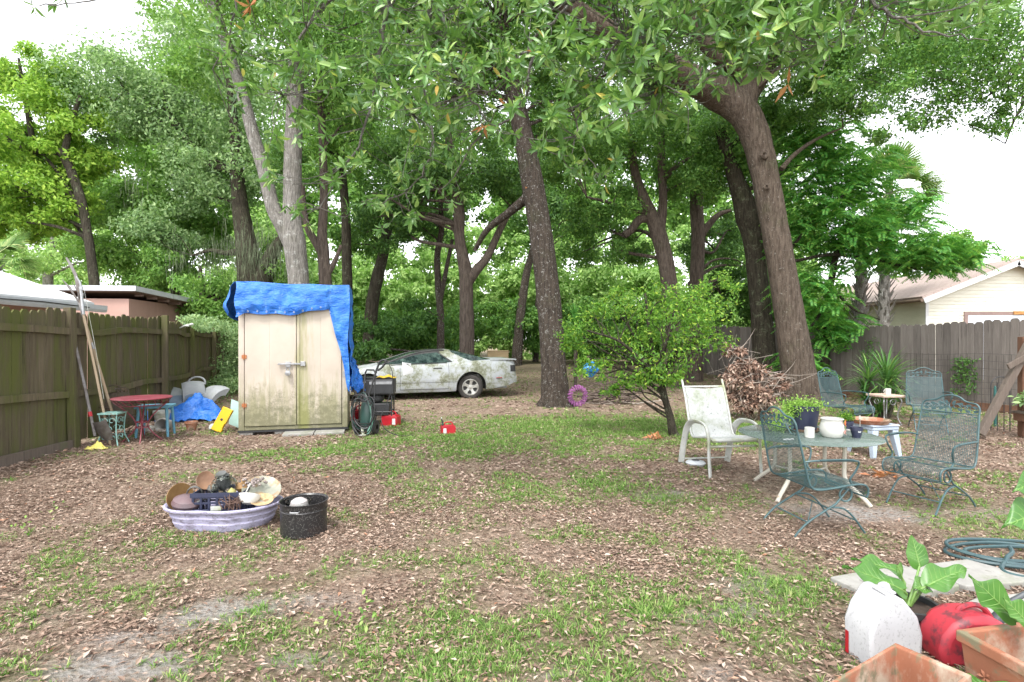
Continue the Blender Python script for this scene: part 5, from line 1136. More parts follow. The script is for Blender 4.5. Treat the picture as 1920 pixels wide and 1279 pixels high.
# blue grey plastic stool + big saucer
M_bluep = pm('blue_grey_plastic', (.40,.47,.56), (.32,.38,.46), 5, .45, bump=.05)
so = thing('plastic_stool', 'pale blue grey plastic stool behind the glass table', 'stool', (4.72,6.98,0), 12)
mb = MB(); mb.box(-.21,.21,-.21,.21,.405,.43); mb.box(-.20,.20,-.20,.20,.36,.404); mb.build('seat', M_bluep, so, smooth_=False, bevel=.012)
for sx in (-1,1):
    for sy in (-1,1):
        mb = MB(); a, b, w1, w2 = .15, .20, .045, .026; t_ = [(sx*a-w1,sy*a-w1,.36),(sx*a+w1,sy*a-w1,.36),(sx*a+w1,sy*a+w1,.36),(sx*a-w1,sy*a+w1,.36)]; b_ = [(sx*b-w2,sy*b-w2,0),(sx*b+w2,sy*b-w2,0),(sx*b+w2,sy*b+w2,0),(sx*b-w2,sy*b+w2,0)]
        mb.add(b_+t_, [(0,3,2,1),(4,5,6,7),(0,1,5,4),(1,2,6,5),(2,3,7,6),(3,0,4,7)]); mb.build('leg', M_bluep, so, bevel=.008)
saucer((4.66,6.95,.43), .235, 'wide brown terracotta saucer full of soil on the blue grey stool', M_terra, .055)
# small side table with mug
s2 = thing('side_table', 'small square stone-topped side table in front of the spiky plant', 'side table', (6.72,9.6,0), 5)
mb = MB(); mb.box(-.21,.21,-.21,.21,.50,.54); mb.build('top', pm('peach_stone', (.55,.42,.34), (.42,.31,.25), 9, .8, bump=.3), s2, smooth_=False, bevel=.01)
for k in range(4):
    a = math.pi/4+k*math.pi/2; c, s = math.cos(a), math.sin(a); mb = MB(); mb.tube([(q[0]*c,q[0]*s,q[1]) for q in catmull([(.20,.50),(.24,.42),(.20,.28),(.18,.14),(.24,.0)],4)], .012, 6); mb.build('leg', M_gal, s2)
mb = MB()
for k in range(4):
    a = k*math.pi/2; mb.tube([(.17*math.cos(a)+.05*math.cos(t)*-math.sin(a), .17*math.sin(a)+.05*math.cos(t)*math.cos(a), .42+.05*math.sin(t)) for t in np.linspace(0,6,12)], .006, 5)
mb.build('scrolls', M_gal, s2)
mug('white mug on the small stone-topped side table', (6.74,9.56,.54), M_cer, 1.15, 180)
# ---------------------------------------------------------------- small citrus tree
def citrus():  # noqa
    Yc = 8.45; b = G(1264, 817); b.z = 0; Yc = b.y; root = thing('citrus_tree', 'small bright green citrus tree with a thin crooked trunk in front of the car yard', 'tree', b)
    tr = [PP(Yc, l) for l in ([(1270,826,13),(1262,812,9),(1256,780,6.5),(1246,745,6),(1240,715,5.5),(1232,690,5),(1222,650,4),(1215,600,3),(1210,550,2)],
       [(1240,712,5),(1262,670,4,.2),(1290,620,3,.35),(1320,570,2,.5)],[(1240,720,4.5),(1205,680,3.6,-.2),(1160,640,2.6,-.3),(1100,620,1.6,-.3)],[(1232,690,4),(1250,640,3,-.3),(1265,580,2,-.4)],
       [(1238,700,4),(1200,650,3,.3),(1170,600,2,.4),(1130,570,1.4,.4)],[(1262,670,3,.2),(1310,640,2,.3),(1350,620,1.2,.3)])]
    el = [E(1210,600,Yc,85,60,.75,20),E(1290,600,Yc,75,60,.7,20),E(1120,625,Yc,75,50,.55,16),E(1230,660,Yc,85,45,.7,20),E(1330,560,Yc+.2,50,50,.45,11),E(1080,650,Yc,38,32,.35,7),E(1110,690,Yc,60,30,.4,9),E(1340,640,Yc,36,45,.35,8),
          E(1250,700,Yc,50,30,.4,11),E(1230,555,Yc,50,22,.4,5),E(1370,520,Yc+.3,26,30,.3,5),E(1150,560,Yc,50,28,.4,7),E(1190,700,Yc,50,30,.4,9),E(1150,735,Yc,30,18,.25,4)]
    (V, F), cs = foliage(el, .058, .42, 1, .42, 74, LEAF, .1); lim = limbs_to(cs, tr, 70, .022)
    limb_mesh(tr, b, 10).build('trunk', B_moss, root, ang=60); [limb_mesh([q_], b, 5).build('limb', B_moss, root, ang=60) for q_ in lim]; npmesh('crown', V-np.array(b), F, F_citrus, root)
citrus()
# spiky plants
def spiky(name, label, loc, heads, mt, L=.6, W=.045, n=55, cat='plant'):
    root = thing(name, label, cat, loc); pr = []; st = MB()
    for (x,y,z,s) in heads:
        st.tube([(x*.5,y*.5,-.02),(x*.8,y*.8,z*.5),(x,y,z)], [.045,.04,.03], 8); a = rng.uniform(0,6.28,n); el = rng.uniform(-.25,1.5,n)
        D = np.stack([np.cos(a)*np.cos(el), np.sin(a)*np.cos(el), np.sin(el)], -1); U = np.stack([-np.cos(a)*np.sin(el), -np.sin(a)*np.sin(el), np.cos(el)], -1)
        pr.append(leaves(np.repeat([[x,y,z]],n,0)+D*.02, D, U, L*s*rng.uniform(.7,1.15,n), W, BLADE))
    st.build('stem', B_brown, root); V, F = join(pr); npmesh('leaves', V, F, mt, root); return root
M_yuc = leafmat('yucca_leaf', [(0,(.025,.07,.022)),(.6,(.055,.13,.038)),(.9,(.12,.21,.06)),(1,(.28,.36,.13))], .2, .35)
spiky('spiky_plant', 'big spiky bright green yucca in front of the grey-brown fence', (7.15,10.35,0), [(-.28,0,.35,1.0),(.05,-.1,.65,1.25),(.28,.05,.30,1.0),(-.12,-.15,.15,.9),(-.3,-.1,.75,1.0),(.2,.1,.75,1.15)], M_yuc, .60, .034, 75)
spiky('spiky_plant', 'tall dark spiky yucca just behind the middle oak trunk', (1.95,16.5,float(gz(2,16.5))), [(0,0,2.0,1.0),(.05,.05,1.6,.9)], F_feather, .7, .05, 70)
# ---------------------------------------------------------------- brush pile, sticks
M_dl = NT('brown_dead_leaf'); M_dl.col(M_dl.ramp(M_dl.island(), [(0,(.10,.055,.04)),(.4,(.22,.13,.092)),(.75,(.36,.235,.175)),(1,(.50,.39,.32))])); M_dl.set(.65, 0, .35); M_dl = M_dl.m
M_stick = pm('bare_stick', (.42,.37,.32), (.22,.18,.15), 14, .9, bump=.3)
def brush():
    base = Vector((4.55,10.35,0)); root = thing('brush_pile', 'heap of cut branches with curled brown dead leaves by the big oak', 'brush pile', base)
    Yb = 10.3; el = [E(1405,725,Yb,62,55,.6,30),E(1395,675,Yb,26,28,.3,8),E(1440,715,Yb,38,30,.4,12),E(1415,765,Yb-.2,40,22,.3,10),E(1345,742,Yb+.3,30,20,.4,6),E(1375,655,Yb,22,12,.2,4)]
    (V, F), cs = foliage(el, .085, .45, 1, .24, 105, CURL, .5); npmesh('dead_leaves', V-np.array(base), F, M_dl, root)
    mb = MB()
    for k in range(170):
        c = cs[random.randrange(len(cs))]; a = Vector(c)-base; 
        if random.random() < .35: a = Vector((random.uniform(.05,.55), random.uniform(-.35,.1), random.uniform(.35,.85)))
        d = Vector((random.gauss(0,.15), random.gauss(-.05,.12), random.gauss(.05,.13))); r = random.uniform(.003,.009); mb.tube([a-d, a+Vector((0,0,.04)), a+d, a+d*1.5+Vector((random.gauss(0,.08),0,random.gauss(0,.08)))], [r,r*.9,r*.6,r*.25], 5)
    tag(mb.build('branches', M_stick, root, ang=60), None, kind='stuff')
brush()
base = G(1145,757); root = thing('stick_pile', 'low pile of curved sticks and vines at the foot of the middle oak', 'stick pile', base); mb = MB()
for k in range(150):
    a = Vector((random.gauss(-.05,.34), random.gauss(0,.2), abs(random.gauss(0,.24))+.02)); t = random.uniform(0,6.28); r0 = random.uniform(.10,.30); r = random.uniform(.007,.02); el = random.uniform(-.2,.6)
    mb.tube([a+Vector((r0*math.cos(t+s), .5*r0*math.sin(t+s), max(.01-a.z, el*s*.12))) for s in np.linspace(0, random.uniform(1,2.6), 8)], [r]*7+[r*.4], 5)
mb.build('sticks', pm('grey_stick', (.16,.12,.10), (.07,.052,.042), 12, .9, bump=.3), root, ang=60)['kind'] = 'stuff'
mb = MB()
for k in range(7): a = Vector((random.uniform(-.7,.9), random.uniform(-.3,.1), .02)); d = Vector((random.gauss(0,.35), random.gauss(0,.1), random.uniform(0,.06))); mb.tube([a, a+d, a+d*1.8], [.014,.011,.005], 6)
mb.build('long_sticks', M_stick, root)
# pink coil hanging by the trunk
p = P(1084,727,11.9); root = thing('purple_wreath', 'purple and pink woven ring leaning on the stick pile by the middle oak', 'wreath', (p.x,p.y,.02)); M_pw = pm('purple_cord', (.45,.17,.40), (.26,.08,.26), 22, .6, bump=0)
for (R_, r_, k_) in ((.175,.05,23),(.19,.035,17),(.16,.045,13)):
    mb = MB(); mb.tube([((R_+r_*math.cos(k_*t))*math.cos(t), .04*math.sin(k_*t)-.1*math.sin(t)+.1, .42*.53+(.02)+(R_+r_*math.cos(k_*t))*math.sin(t)*1.15) for t in np.linspace(0,2*math.pi,190,endpoint=False)], .0075, 5, closed=True); mb.build('woven_cord', M_pw, root)
p = P(1107,690,11.6); mb = MB(); mb.grid(lambda u,v: ((.02+.17*math.sin(math.pi*v)*(1+.25*math.sin(u*12)))*math.cos(2*math.pi*u), (.02+.12*math.sin(math.pi*v))*math.sin(2*math.pi*u), .34*v+.02*math.sin(u*18)), 24, 10, cu=True)
o = place(mb.build('blue_bag', pm('blue_plastic', (.02,.22,.58), (.01,.14,.42), 8, .4, bump=.5, bscale=12, bd=.03)), (p.x,p.y,.72)); tag(o, 'crumpled bright blue plastic bag caught in the citrus leaves above the wreath', 'bag')
# ---------------------------------------------------------------- petrol cans
M_red = pm('red_plastic', (.46,.012,.025), (.32,.01,.018), 6, .38, bump=.15, stains=[(5,.60,.75,(.12,.03,.03),(1,1,1))])
def gascan(label, loc, rz, s=1.0, spout=True, sticker=1):
    root = thing('petrol_can', label, 'petrol can', loc, rz, 'red petrol cans'); mb = MB(); w, d, h = .155*s, .10*s, .20*s
    mb.box(-w,w,-d,d,0,h*.86); b0 = len(mb.v); mb.box(-w*.97,w*.97,-d*.97,d*.97,h*.861,h*.93); mb.box(-w*.8,w*.8,-d*.8,d*.8,h*.931,h); mb.build('tank', M_red, root, bevel=.022*s)
    mb = MB(); mb.tube([tuple(q) for q in catmull([(-w*.55,0,h*.95),(-w*.5,0,h*1.22),(0,0,h*1.32),(w*.5,0,h*1.25),(w*.72,0,h*.95)],4)], .016*s, 8, flat=.8); mb.build('handle', M_red, root)
    mb = MB(); mb.lathe([(.03*s,0),(.03*s,.04*s),(.001,.042*s)], 16, T(-w*.75,0,h*.93)); 
    if spout: mb.tube([(-w*.75,0,h),(-w*.8,0,h*1.25),(-w*.95,0,h*1.75)], [.024*s,.018*s,.011*s], 10)
    mb.build('spout' if spout else 'cap', M_dark, root)
    if spout: mb = MB(); mb.tube([(-w*.95,0,h*1.74),(-w*.99,0,h*1.9)], .014*s, 8); mb.build('spout_tip', M_wp, root); mb = MB(); mb.lathe([(.026*s,0),(.026*s,.02*s)], 14, T(-w*.77,0,h*1.08)); mb.build('collar', pm('green_plastic', (.02,.28,.12), None, 5, .4), root)
    if sticker: mb = MB(); mb.box(w*(.45 if sticker == 1 else -.8), w*(.85 if sticker == 1 else -.35), -d-.0025, -d-.0005, h*.15, h*.7); mb.build('warning_label', M_white, root, smooth_=False)
    return root
p = G(840,814); gascan('little red petrol can with a black spout alone in the grass', p, 18, .72, True, 2)
p = G(733,798); gascan('red petrol can with a top handle right of the pressure washer', p, -12, .96, False, 1)
p = G(672,797)+Vector((-.05,.4,0)); gascan('red petrol can tucked between the shed and the pressure washer', p, 30, 1.15, False, 0)
# ---------------------------------------------------------------- pressure washer
def washer():
    b = Vector((-2.32,8.55,0)); root = thing('pressure_washer', 'black and mint upright pressure washer draped in looped hose beside the shed', 'pressure washer', b, -8)
    M_mint = pm('mint_plastic', (.26,.50,.40), (.18,.40,.32), 5, .4, bump=0); M_dg = pm('dark_green_plastic', (.02,.05,.045), (.03,.07,.06), 5, .4, bump=0)
    mb = MB(); mb.lathe([(.11,.06),(.14,.10),(.14,.35),(.11,.50),(.06,.58),(.03,.60)], 20, sx=.85, sy=.7, capt=True); mb.build('housing', M_dg, root)
    mb = MB(); mb.grid(lambda u,v: (.03+.07*math.sin(v*2.6)+.05*u, -.105-.015*math.sin(u*3.1), .03+.50*v), 5, 16, .02); mb.build('front_panel', M_mint, root)
    for s in (-1,1): mb = MB(); mb.lathe([(.04,-.025),(.10,-.03),(.115,-.015),(.115,.015),(.10,.03),(.04,.025)], 24, T(s*.155-.04,.06,.115)@Rot(90,'Y')); mb.build('wheel', M_tyre, root)
    mb = MB(); 
    for s in (-1,1): mb.tube([(s*.09,.05,.45),(s*.09,.09,.8),(s*.085,.12,.98)], .013, 8)
    mb.tube([(-.085,.12,.98),(-.06,.12,1.03),(.06,.12,1.03),(.085,.12,.98)], .015, 8); mb.build('handle', M_dark, root)
    mb = MB(); p0 = Vector((.03,-.02,.52)); mb.tube([(.0,-.05,.50),(.10,.0,.86),(.155,.02,1.06)], [.014,.016,.02], 8)
    mb.tube([tuple(q) for q in catmull([(.15,.02,1.04),(.20,.02,1.16),(.27,.02,1.20),(.30,.02,1.16),(.24,.02,1.08),(.17,.02,1.03)],4)], .017, 7); mb.build('spray_gun', M_dark, root)
    for k in range(9):
        cx, cz, rx, rz = random.gauss(-.01,.03), random.uniform(.28,.42), random.uniform(.14,.25), random.uniform(.20,.34); mb = MB()
        mb.tube([(cx+rx*math.cos(t), -.15+.05*math.sin(2*t+k)-.012*k*.3, max(.02,cz+rz*math.sin(t)+.03*math.sin(3*t+k))) for t in np.linspace(0,6.28,30,endpoint=False)], .0075, 5, closed=True)
        mb.build('hose_loop', M_dark if k != 4 else M_dg, root)
    mb = MB(); mb.tube([tuple(q) for q in catmull([(.3,.05,1.2),(.40,.05,1.0),(.38,.05,.7),(.30,0,.45),(.25,-.05,.3),(.33,-.1,.12),(.55,-.1,.02),(.8,.0,.012)],5)], .007, 5); mb.build('power_cord', M_dark, root)
    mb = MB(); mb.tube([(.02,-.2,.03),(.0,-.2,.14)], .022, 8); mb.tube([(-.05,-.2,.02),(.07,-.2,.03)], .012, 6); mb.build('hose_fitting', M_wp, root)
washer()
cu = thing('engine_cart', 'black plastic cart with a silver lid strip standing between shed and car', 'cart', (-2.42,9.55,0), 6)
mb = MB(); mb.box(-.32,.32,-.2,.2,.55,.83); mb.build('hood', M_dark, cu, smooth_=False, bevel=.03)
mb = MB(); mb.box(-.10,.30,-.21,-.202,.74,.79); mb.box(-.30,-.16,-.21,-.202,.77,.79); mb.build('silver_strip', M_gal, cu, smooth_=False)
mb = MB(); mb.box(-.3,.3,-.18,.18,.835,.86); mb.build('top_lid', M_dark, cu, smooth_=False, bevel=.01)
mb = MB()
for sx in (-1,1): mb.tube([(sx*.28,.15,.55),(sx*.28,.2,.05)], .014, 6); mb.tube([(sx*.28,-.15,.55),(sx*.28,-.18,.05)], .014, 6)
mb.tube([(-.28,-.17,.25),(.28,-.17,.25)], .012, 6); mb.tube([(-.28,.18,.25),(.28,.18,.25)], .012, 6); mb.build('legs_frame', M_dark, cu)
mb = MB(); mb.box(-.24,.24,-.16,.16,.18,.40); mb.lathe([(.10,0),(.13,.04),(.13,.12),(.08,.15)], 18, T(0,-.02,.41), capt=True); mb.build('engine_block', M_dark, cu, bevel=.02)
for sx in (-1,1): mb = MB(); mb.lathe([(.03,-.02),(.09,-.025),(.10,0),(.09,.025),(.03,.02)], 20, T(sx*.32,.2,.10)@Rot(90,'Y')); mb.build('wheel', M_tyre, cu)
mb = MB(); mb.grid(lambda u,v: ((u-.5)*.34, (v-.5)*.14, .862+.035*math.sin(math.pi*u)*math.sin(math.pi*v)+.012*math.sin(u*13)), 14, 8, .008); o = mb.build('yellow_gloves', pm('yellow_cloth', (.52,.36,.03), (.38,.25,.02), 14, .8)); place(o, (-2.22,9.45,0), 10); tag(o, 'crumpled yellow cloth on top of the black cart', 'cloth')
# ---------------------------------------------------------------- junk by the left fence
def pole(name, label, a, b, r, mt, cat, extra=None):
    a, b = Vector(a), Vector(b); root = thing(name, label, cat, a); mb = MB(); d = b-a; mb.tube([(0,0,0), d*.5+Vector((.0,.01,-.01)), d], r, 8); mb.build('pole', mt, root)
    if extra: extra(root, d)
    return root
M_ash = pm('ash_handle', (.42,.33,.23), (.28,.21,.14), 6, .7, stretch=(1,1,.2)); M_steel = pm('dull_steel', (.23,.22,.22), (.13,.11,.10), 12, .5, .6, bump=.2)
def saw(root, d):
    u = d.normalized(); mb = MB(); pts = [(0,0),(.02,.12),(.0,.28),(-.06,.42),(-.13,.54),(-.155,.53),(-.10,.40),(-.045,.26),(-.035,.1)]
    mb.prism([(x*.9,y) for x,y in pts], -.003, .003, T(*(d-u*.05))@Rot(90,'X')@Rot(6,'Z')); mb.build('saw_blade', M_steel, root)
    mb = MB(); mb.tube([d-u*.35, d+Vector((.03,0,.05))], .022, 8); mb.tube([d+Vector((.05,0,0)), d+Vector((.02,0,.12)), d+Vector((-.03,0,.2))], [.02,.014,.006], 6); mb.tube([d+Vector((.04+.03*math.cos(t),0,.03*math.sin(t)-.06)) for t in np.linspace(0,6,10)], .007, 5); mb.build('pruner_head', M_gal, root)
    mb = MB(); mb.tube([d+Vector((.06,.03,0)), d*.6+Vector((.05,.03,0)), d*.3+Vector((.02,.03,0))], .003, 4); mb.build('cord', M_wp, root)
pole('pole_saw', 'tall wooden pole pruner with a curved saw leaning on the left fence', P(207,836,7.65), P(147,545,7.62), .0165, M_ash, 'pole saw', saw)
def lop(root, d):
    u = d.normalized(); mb = MB(); mb.tube([d*.93, d+u*.25], .017, 8); mb.tube([d*.72, d*.78], .024, 8); mb.build('extension', M_gal, root)
    mb = MB(); mb.tube([d+u*.25, d+u*.45+Vector((-.08,0,.02)), d+u*.52+Vector((-.16,0,.06))], [.012,.016,.004], 6); mb.tube([d+u*.25, d+u*.4+Vector((.03,0,0)), d+u*.55+Vector((-.01,0,0))], [.01,.009,.003], 6); mb.build('cutting_hook', M_steel, root)
pole('pole_pruner', 'second wooden pole pruner leaning close beside the pole saw', P(215,790,7.95), P(158,600,7.66), .019, M_ash, 'pole pruner', lop)
def shov(root, d):
    u = d.normalized(); mb = MB(); mb.grid(lambda s,v: ((s-.5)*.19*(1-.75*max(0,v-.6)**1.5*2.2), .02-.03*math.sin(math.pi*s), -.30*v), 8, 12, .004, Matrix(((1,0,0,0),(0,1,0,0),(0,0,1,0),(0,0,0,1)))@T(.06,-.02,.20)@Rot(-12,'Y')@Rot(20,'X')); mb.build('blade', M_steel, root)
    mb = MB(); mb.tube([d*.21, d*.26], .024, 8); mb.build('red_collar', M_red, root)
pole('shovel', 'dark handled shovel with a square blade leaning on the left fence post', P(178,818,7.45), P(141,645,7.52), .019, M_steel, 'shovel', shov)
# bistro table
b = Vector((-5.50,7.93,0)); root = thing('bistro_table', 'maroon round metal bistro table with curled legs', 'bistro table', b); M_mar = pm('maroon_metal', (.25,.045,.065), (.18,.03,.045), 7, .45, bump=.1, stains=[(3,.5,.8,(.36,.16,.17),(1,1,1))])
mb = MB(); mb.lathe([(.0,.645),(.375,.645),(.385,.652),(.385,.66),(.375,.667),(0.0,.667)], 48, capb=False); mb.build('table_top', M_mar, root)
mb = MB()
for k in range(22): a = k*2*math.pi/22; mb.tube([(.37*math.cos(a),.37*math.sin(a),.645),(.345*math.cos(a+.1),.345*math.sin(a+.1),.60),(.30*math.cos(a+.15),.30*math.sin(a+.15),.56)], .004, 5)
mb.tube([(.30*math.cos(t),.30*math.sin(t),.56) for t in np.linspace(0,6.2832,36,endpoint=False)], .007, 6, closed=True); mb.build('apron', M_mar, root)
for k in range(4):
    a = k*math.pi/2+.5; c, s = math.cos(a), math.sin(a); mb = MB(); mb.tube([(q[0]*c,q[0]*s,q[1]) for q in catmull([(.30,.56),(.20,.47),(.11,.36),(.075,.27),(.085,.20),(.17,.09),(.27,.0)],4)], .009, 6); mb.build('leg', M_mar, root)
for z in (.30,.22): mb = MB(); mb.tube([(.085*math.cos(t),.085*math.sin(t),z) for t in np.linspace(0,6.2832,20,endpoint=False)], .008, 6, closed=True); mb.build('leg_ring', M_mar, root)
# blue stool
b = Vector((-5.58,8.35,0)); root = thing('blue_stool', 'worn light blue wooden stool standing under the maroon bistro table', 'stool', b, 14); M_lb = pm('light_blue_paint', (.13,.33,.44), (.09,.24,.33), 9, .6, stains=[(10,.58,.7,(.3,.28,.22),(1,1,1))])
mb = MB(); mb.box(-.24,.24,-.16,.16,.46,.50); mb.build('seat', M_lb, root, smooth_=False, bevel=.01)
for sx in (-1,1):
    for sy in (-1,1): mb = MB(); mb.tube([(sx*.19,sy*.11,.46),(sx*.22,sy*.14,0)], [.024,.018], 8); mb.build('leg', M_lb, root)
# turquoise plant stand
b = Vector((-5.75,7.68,0)); root = thing('plant_stand', 'small pale turquoise scrollwork plant stand left of the bistro table', 'plant stand', b, 8); M_tq = pm('turquoise_metal', (.28,.50,.46), (.18,.36,.33), 12, .5, bump=.1, stains=[(14,.58,.66,(.22,.12,.08),(1,1,1))])
mb = MB(); mb.box(-.13,.13,-.13,.13,.455,.475); mb.build('top', M_tq, root, smooth_=False)
for sx in (-1,1):
    for sy in (-1,1): mb = MB(); mb.tube([tuple(q) for q in catmull([(sx*.115,sy*.115,.455),(sx*.10,sy*.10,.3),(sx*.105,sy*.105,.15),(sx*.15,sy*.15,0)],3)], .008, 6); mb.build('leg', M_tq, root)
mb = MB()
for f in range(4):
    M_ = Rot(f*90,'Z')
    for (x,z,r,t) in ((.05,.36,.045,5.3),(-.05,.36,.045,5.3),(.0,.24,.05,6.2),(.05,.12,.04,5),(-.05,.12,.04,5)): mb.tube([(x+r*(1-k/14*.6)*math.cos(k/13*t), -.11, z+r*(1-k/14*.6)*math.sin(k/13*t)) for k in range(14)], .005, 5, M_)
mb.build('scrollwork', M_tq, root)
# dark mesh chair behind
root = iron_chair('dark rusted mesh chair standing against the left fence behind the poles', (-6.02,8.25,0), 60, group=None, tint=pm('rusted_dark_metal', (.055,.05,.045), (.12,.07,.045), 14, .7)); del root['category']; root['category'] = 'chair'; root.scale = (.85,.85,.78)
# grey car bumper shells
M_gs = pm('grey_shell', (.36,.375,.39), (.26,.275,.28), 4, .5, bump=.1, stains=[(3,.55,.75,(.25,.27,.2),(1,1,1))])
M_gd = pm('inner_shell', (.17,.22,.29), (.11,.15,.2), 6, .6)
def seatshell(label, loc, rz, rx, s, ry=0):
    root = thing('plastic_shell', label, 'plastic shell', loc, rz, 'grey moulded plastic shells'); root.rotation_euler = (R(rx), R(ry), R(rz)); mb = MB()
    f = lambda u, v, o=0: ((u-.5)*.55*s, (-.32*math.cos(v*2.4)+.1)*s-o*.03, (.02+.52*math.sin(v*1.9)**.9)*s*(1-.12*abs(2*u-1)**3)-o*.03)
    mb.grid(lambda u,v: f(u,v), 14, 18, .02); mb.build('outer_shell', M_gs, root, ang=60)
    mb = MB(); mb.grid(lambda u,v: f(.06+.88*u, .05+.88*v, 1), 12, 14, .006); mb.build('inner_liner', M_gd, root, ang=60)
    mb = MB()
    for sgn in (0.0,1.0): mb.grid(lambda u,v: (lambda p: (p[0], p[1]*(1-.35*u), p[2]*(1-.25*u)))(f(sgn, v)), 5, 16, .012)
    mb.build('side_wall', M_gs, root, ang=60)
seatshell('grey plastic shell standing on edge nearest the bistro table', (-6.80,10.75,.02), 65, 0, 1.0)
seatshell('big rounded grey plastic shell lying over the blue tarp', (-6.25,11.0,.0), -25, 8, 1.0)
seatshell('narrow pale shell wedged between the two larger grey shells', (-6.55,10.95,.25), 40, 35, .7)
mb = MB(); mb.tube([(.13*math.cos(t)*1.2,.04*math.sin(t),.12*math.sin(t)+.2) for t in np.linspace(-.3,3.6,16)], .02, 7); o = mb.build('hoop', M_gs); place(o, (-6.65,11.25,.42), 20); tag(o, 'grey plastic hoop sticking up behind the plastic shells', 'hoop')
# tarp on the ground
def heap(name, label, c, rx, ry, h, mt, cat, seed=0, n=60, rz=0):
    mb = MB(); mb.grid(lambda u,v: (lambda x,y: (x*rx, y*ry, max(.004, h*(1-min(1,x*x+y*y)**.8)*(.6+1.3*mnoise.noise((x*2.6+seed,y*2.6,.5)))+.22*h*abs(mnoise.noise((x*7,y*5,seed)))+.10*h*mnoise.noise((x*14,y*11,seed))+.02)))((2*u-1)*(1-.25*abs(2*v-1)), (2*v-1)*(1-.2*abs(2*u-1))), n, n//2, .003); o = place(mb.build(name, mt, ang=50), c, rz); return tag(o, label, cat)
heap('ground_tarp', 'crumpled blue tarp lying on the ground before the grey shells', (-6.25,10.15,0), .92, .36, .42, M_tarp, 'tarp', 4.7, rz=8)
# assorted litter by the fence: pots and debris
heap('yellow_rag', 'small yellow rag on the ground below the shovel', (G(180,845).x, G(180,845).y, 0), .16, .08, .09, pm('yellow_rag', (.66,.60,.16), (.5,.44,.1), 9, .8), 'rag', 5.1, 24)
mb = MB(); w_, h_ = .17, .40
mb.prism([(-w_/2,-h_/2),(w_/2,-h_/2),(w_/2,-.14),(w_/2-.012,-.13),(w_/2-.012,-.05),(w_/2,-.04),(w_/2,h_/2),(-w_/2,h_/2),(-w_/2,.04),(-w_/2+.012,.05),(-w_/2+.012,.13),(-w_/2,.14)], -.03, .03)
yc = thing('yellow_case', 'yellow plastic block leaning on the left side of the shed', 'plastic case', (-4.75,8.75,.02), 0); M_ye = pm('yellow_plastic', (.72,.44,.01), (.62,.36,.01), 5, .45, bump=.2); yb = mb.build('case_shell', M_ye, yc, smooth_=False, bevel=.01); place(yb, (0,0,.19), 0, 78, 24)
for k, (a, b_) in enumerate(((0,.0),)):
    mb = MB(); mb.lathe([(.022,.0315),(.016,.0345),(.0,.0345)], 12, T(a,b_,0), capb=False); q = mb.build('socket', M_dark, yc); place(q, (0,0,.19), 0, 78, 24)
o = MB(); o.lathe([(.0,0),(.06,0),(.07,.03),(.06,.09),(.03,.12),(.03,.14),(0,.14)], 16); o = place(o.build('white_bottle', M_wp), (-4.98,8.95,.05), 0, 80); tag(o, 'white plastic bottle lying beside the yellow block', 'bottle')
mb = MB(); mb.grid(lambda u,v: (.25*u, .02*math.sin(u*4), .42*v-.1*u), 8, 8, .008); o = place(mb.build('clear_sheet', pm('pale_green_plastic', (.42,.60,.55), (.32,.48,.44), 6, .3)), (-4.78,9.0,.1), 0, -12); tag(o, 'pale green plastic sheet leaning behind the yellow block', 'plastic sheet')
for (x, y, r, h, mt, lb) in ((-5.75,8.95,.11,.2,M_cc,'grey pot on its side under the bistro table'),(-5.35,8.9,.09,.16,M_terra,'small clay pot behind the blue stool'),(-6.3,9.6,.13,.25,M_wp,'white pot by the fence behind the bistro table'),(-5.95,8.75,.08,.1,M_cer,'white bowl on the ground behind the turquoise stand')):
    mb = MB(); mb.lathe([(r*.7,0),(r,h*.8),(r*1.1,h*.8),(r*1.1,h),(r*.92,h),(r*.6,.02)], 20); o = place(mb.build('flower_pot', mt), (x,y,.0 if 'side' not in lb else .1), 0, 0 if 'side' not in lb else 85); tag(o, lb, 'pot')
p = P(320,612,10.2); mb = MB(); mb.tube([(-.12,0,-.03),(.0,0,.02),(.08,0,.01)], [.012,.02,.012], 7); mb.tube([(.0,0,.02),(.12,.1,.06)], [.02,.03], 7); o = place(mb.build('lamp_bracket', M_wp), p+Vector((.25,0,.22))); 
o.location = P(347,613,11.4); tag(o, 'white bracket fixed to the top of the left fence beside a post', 'bracket')
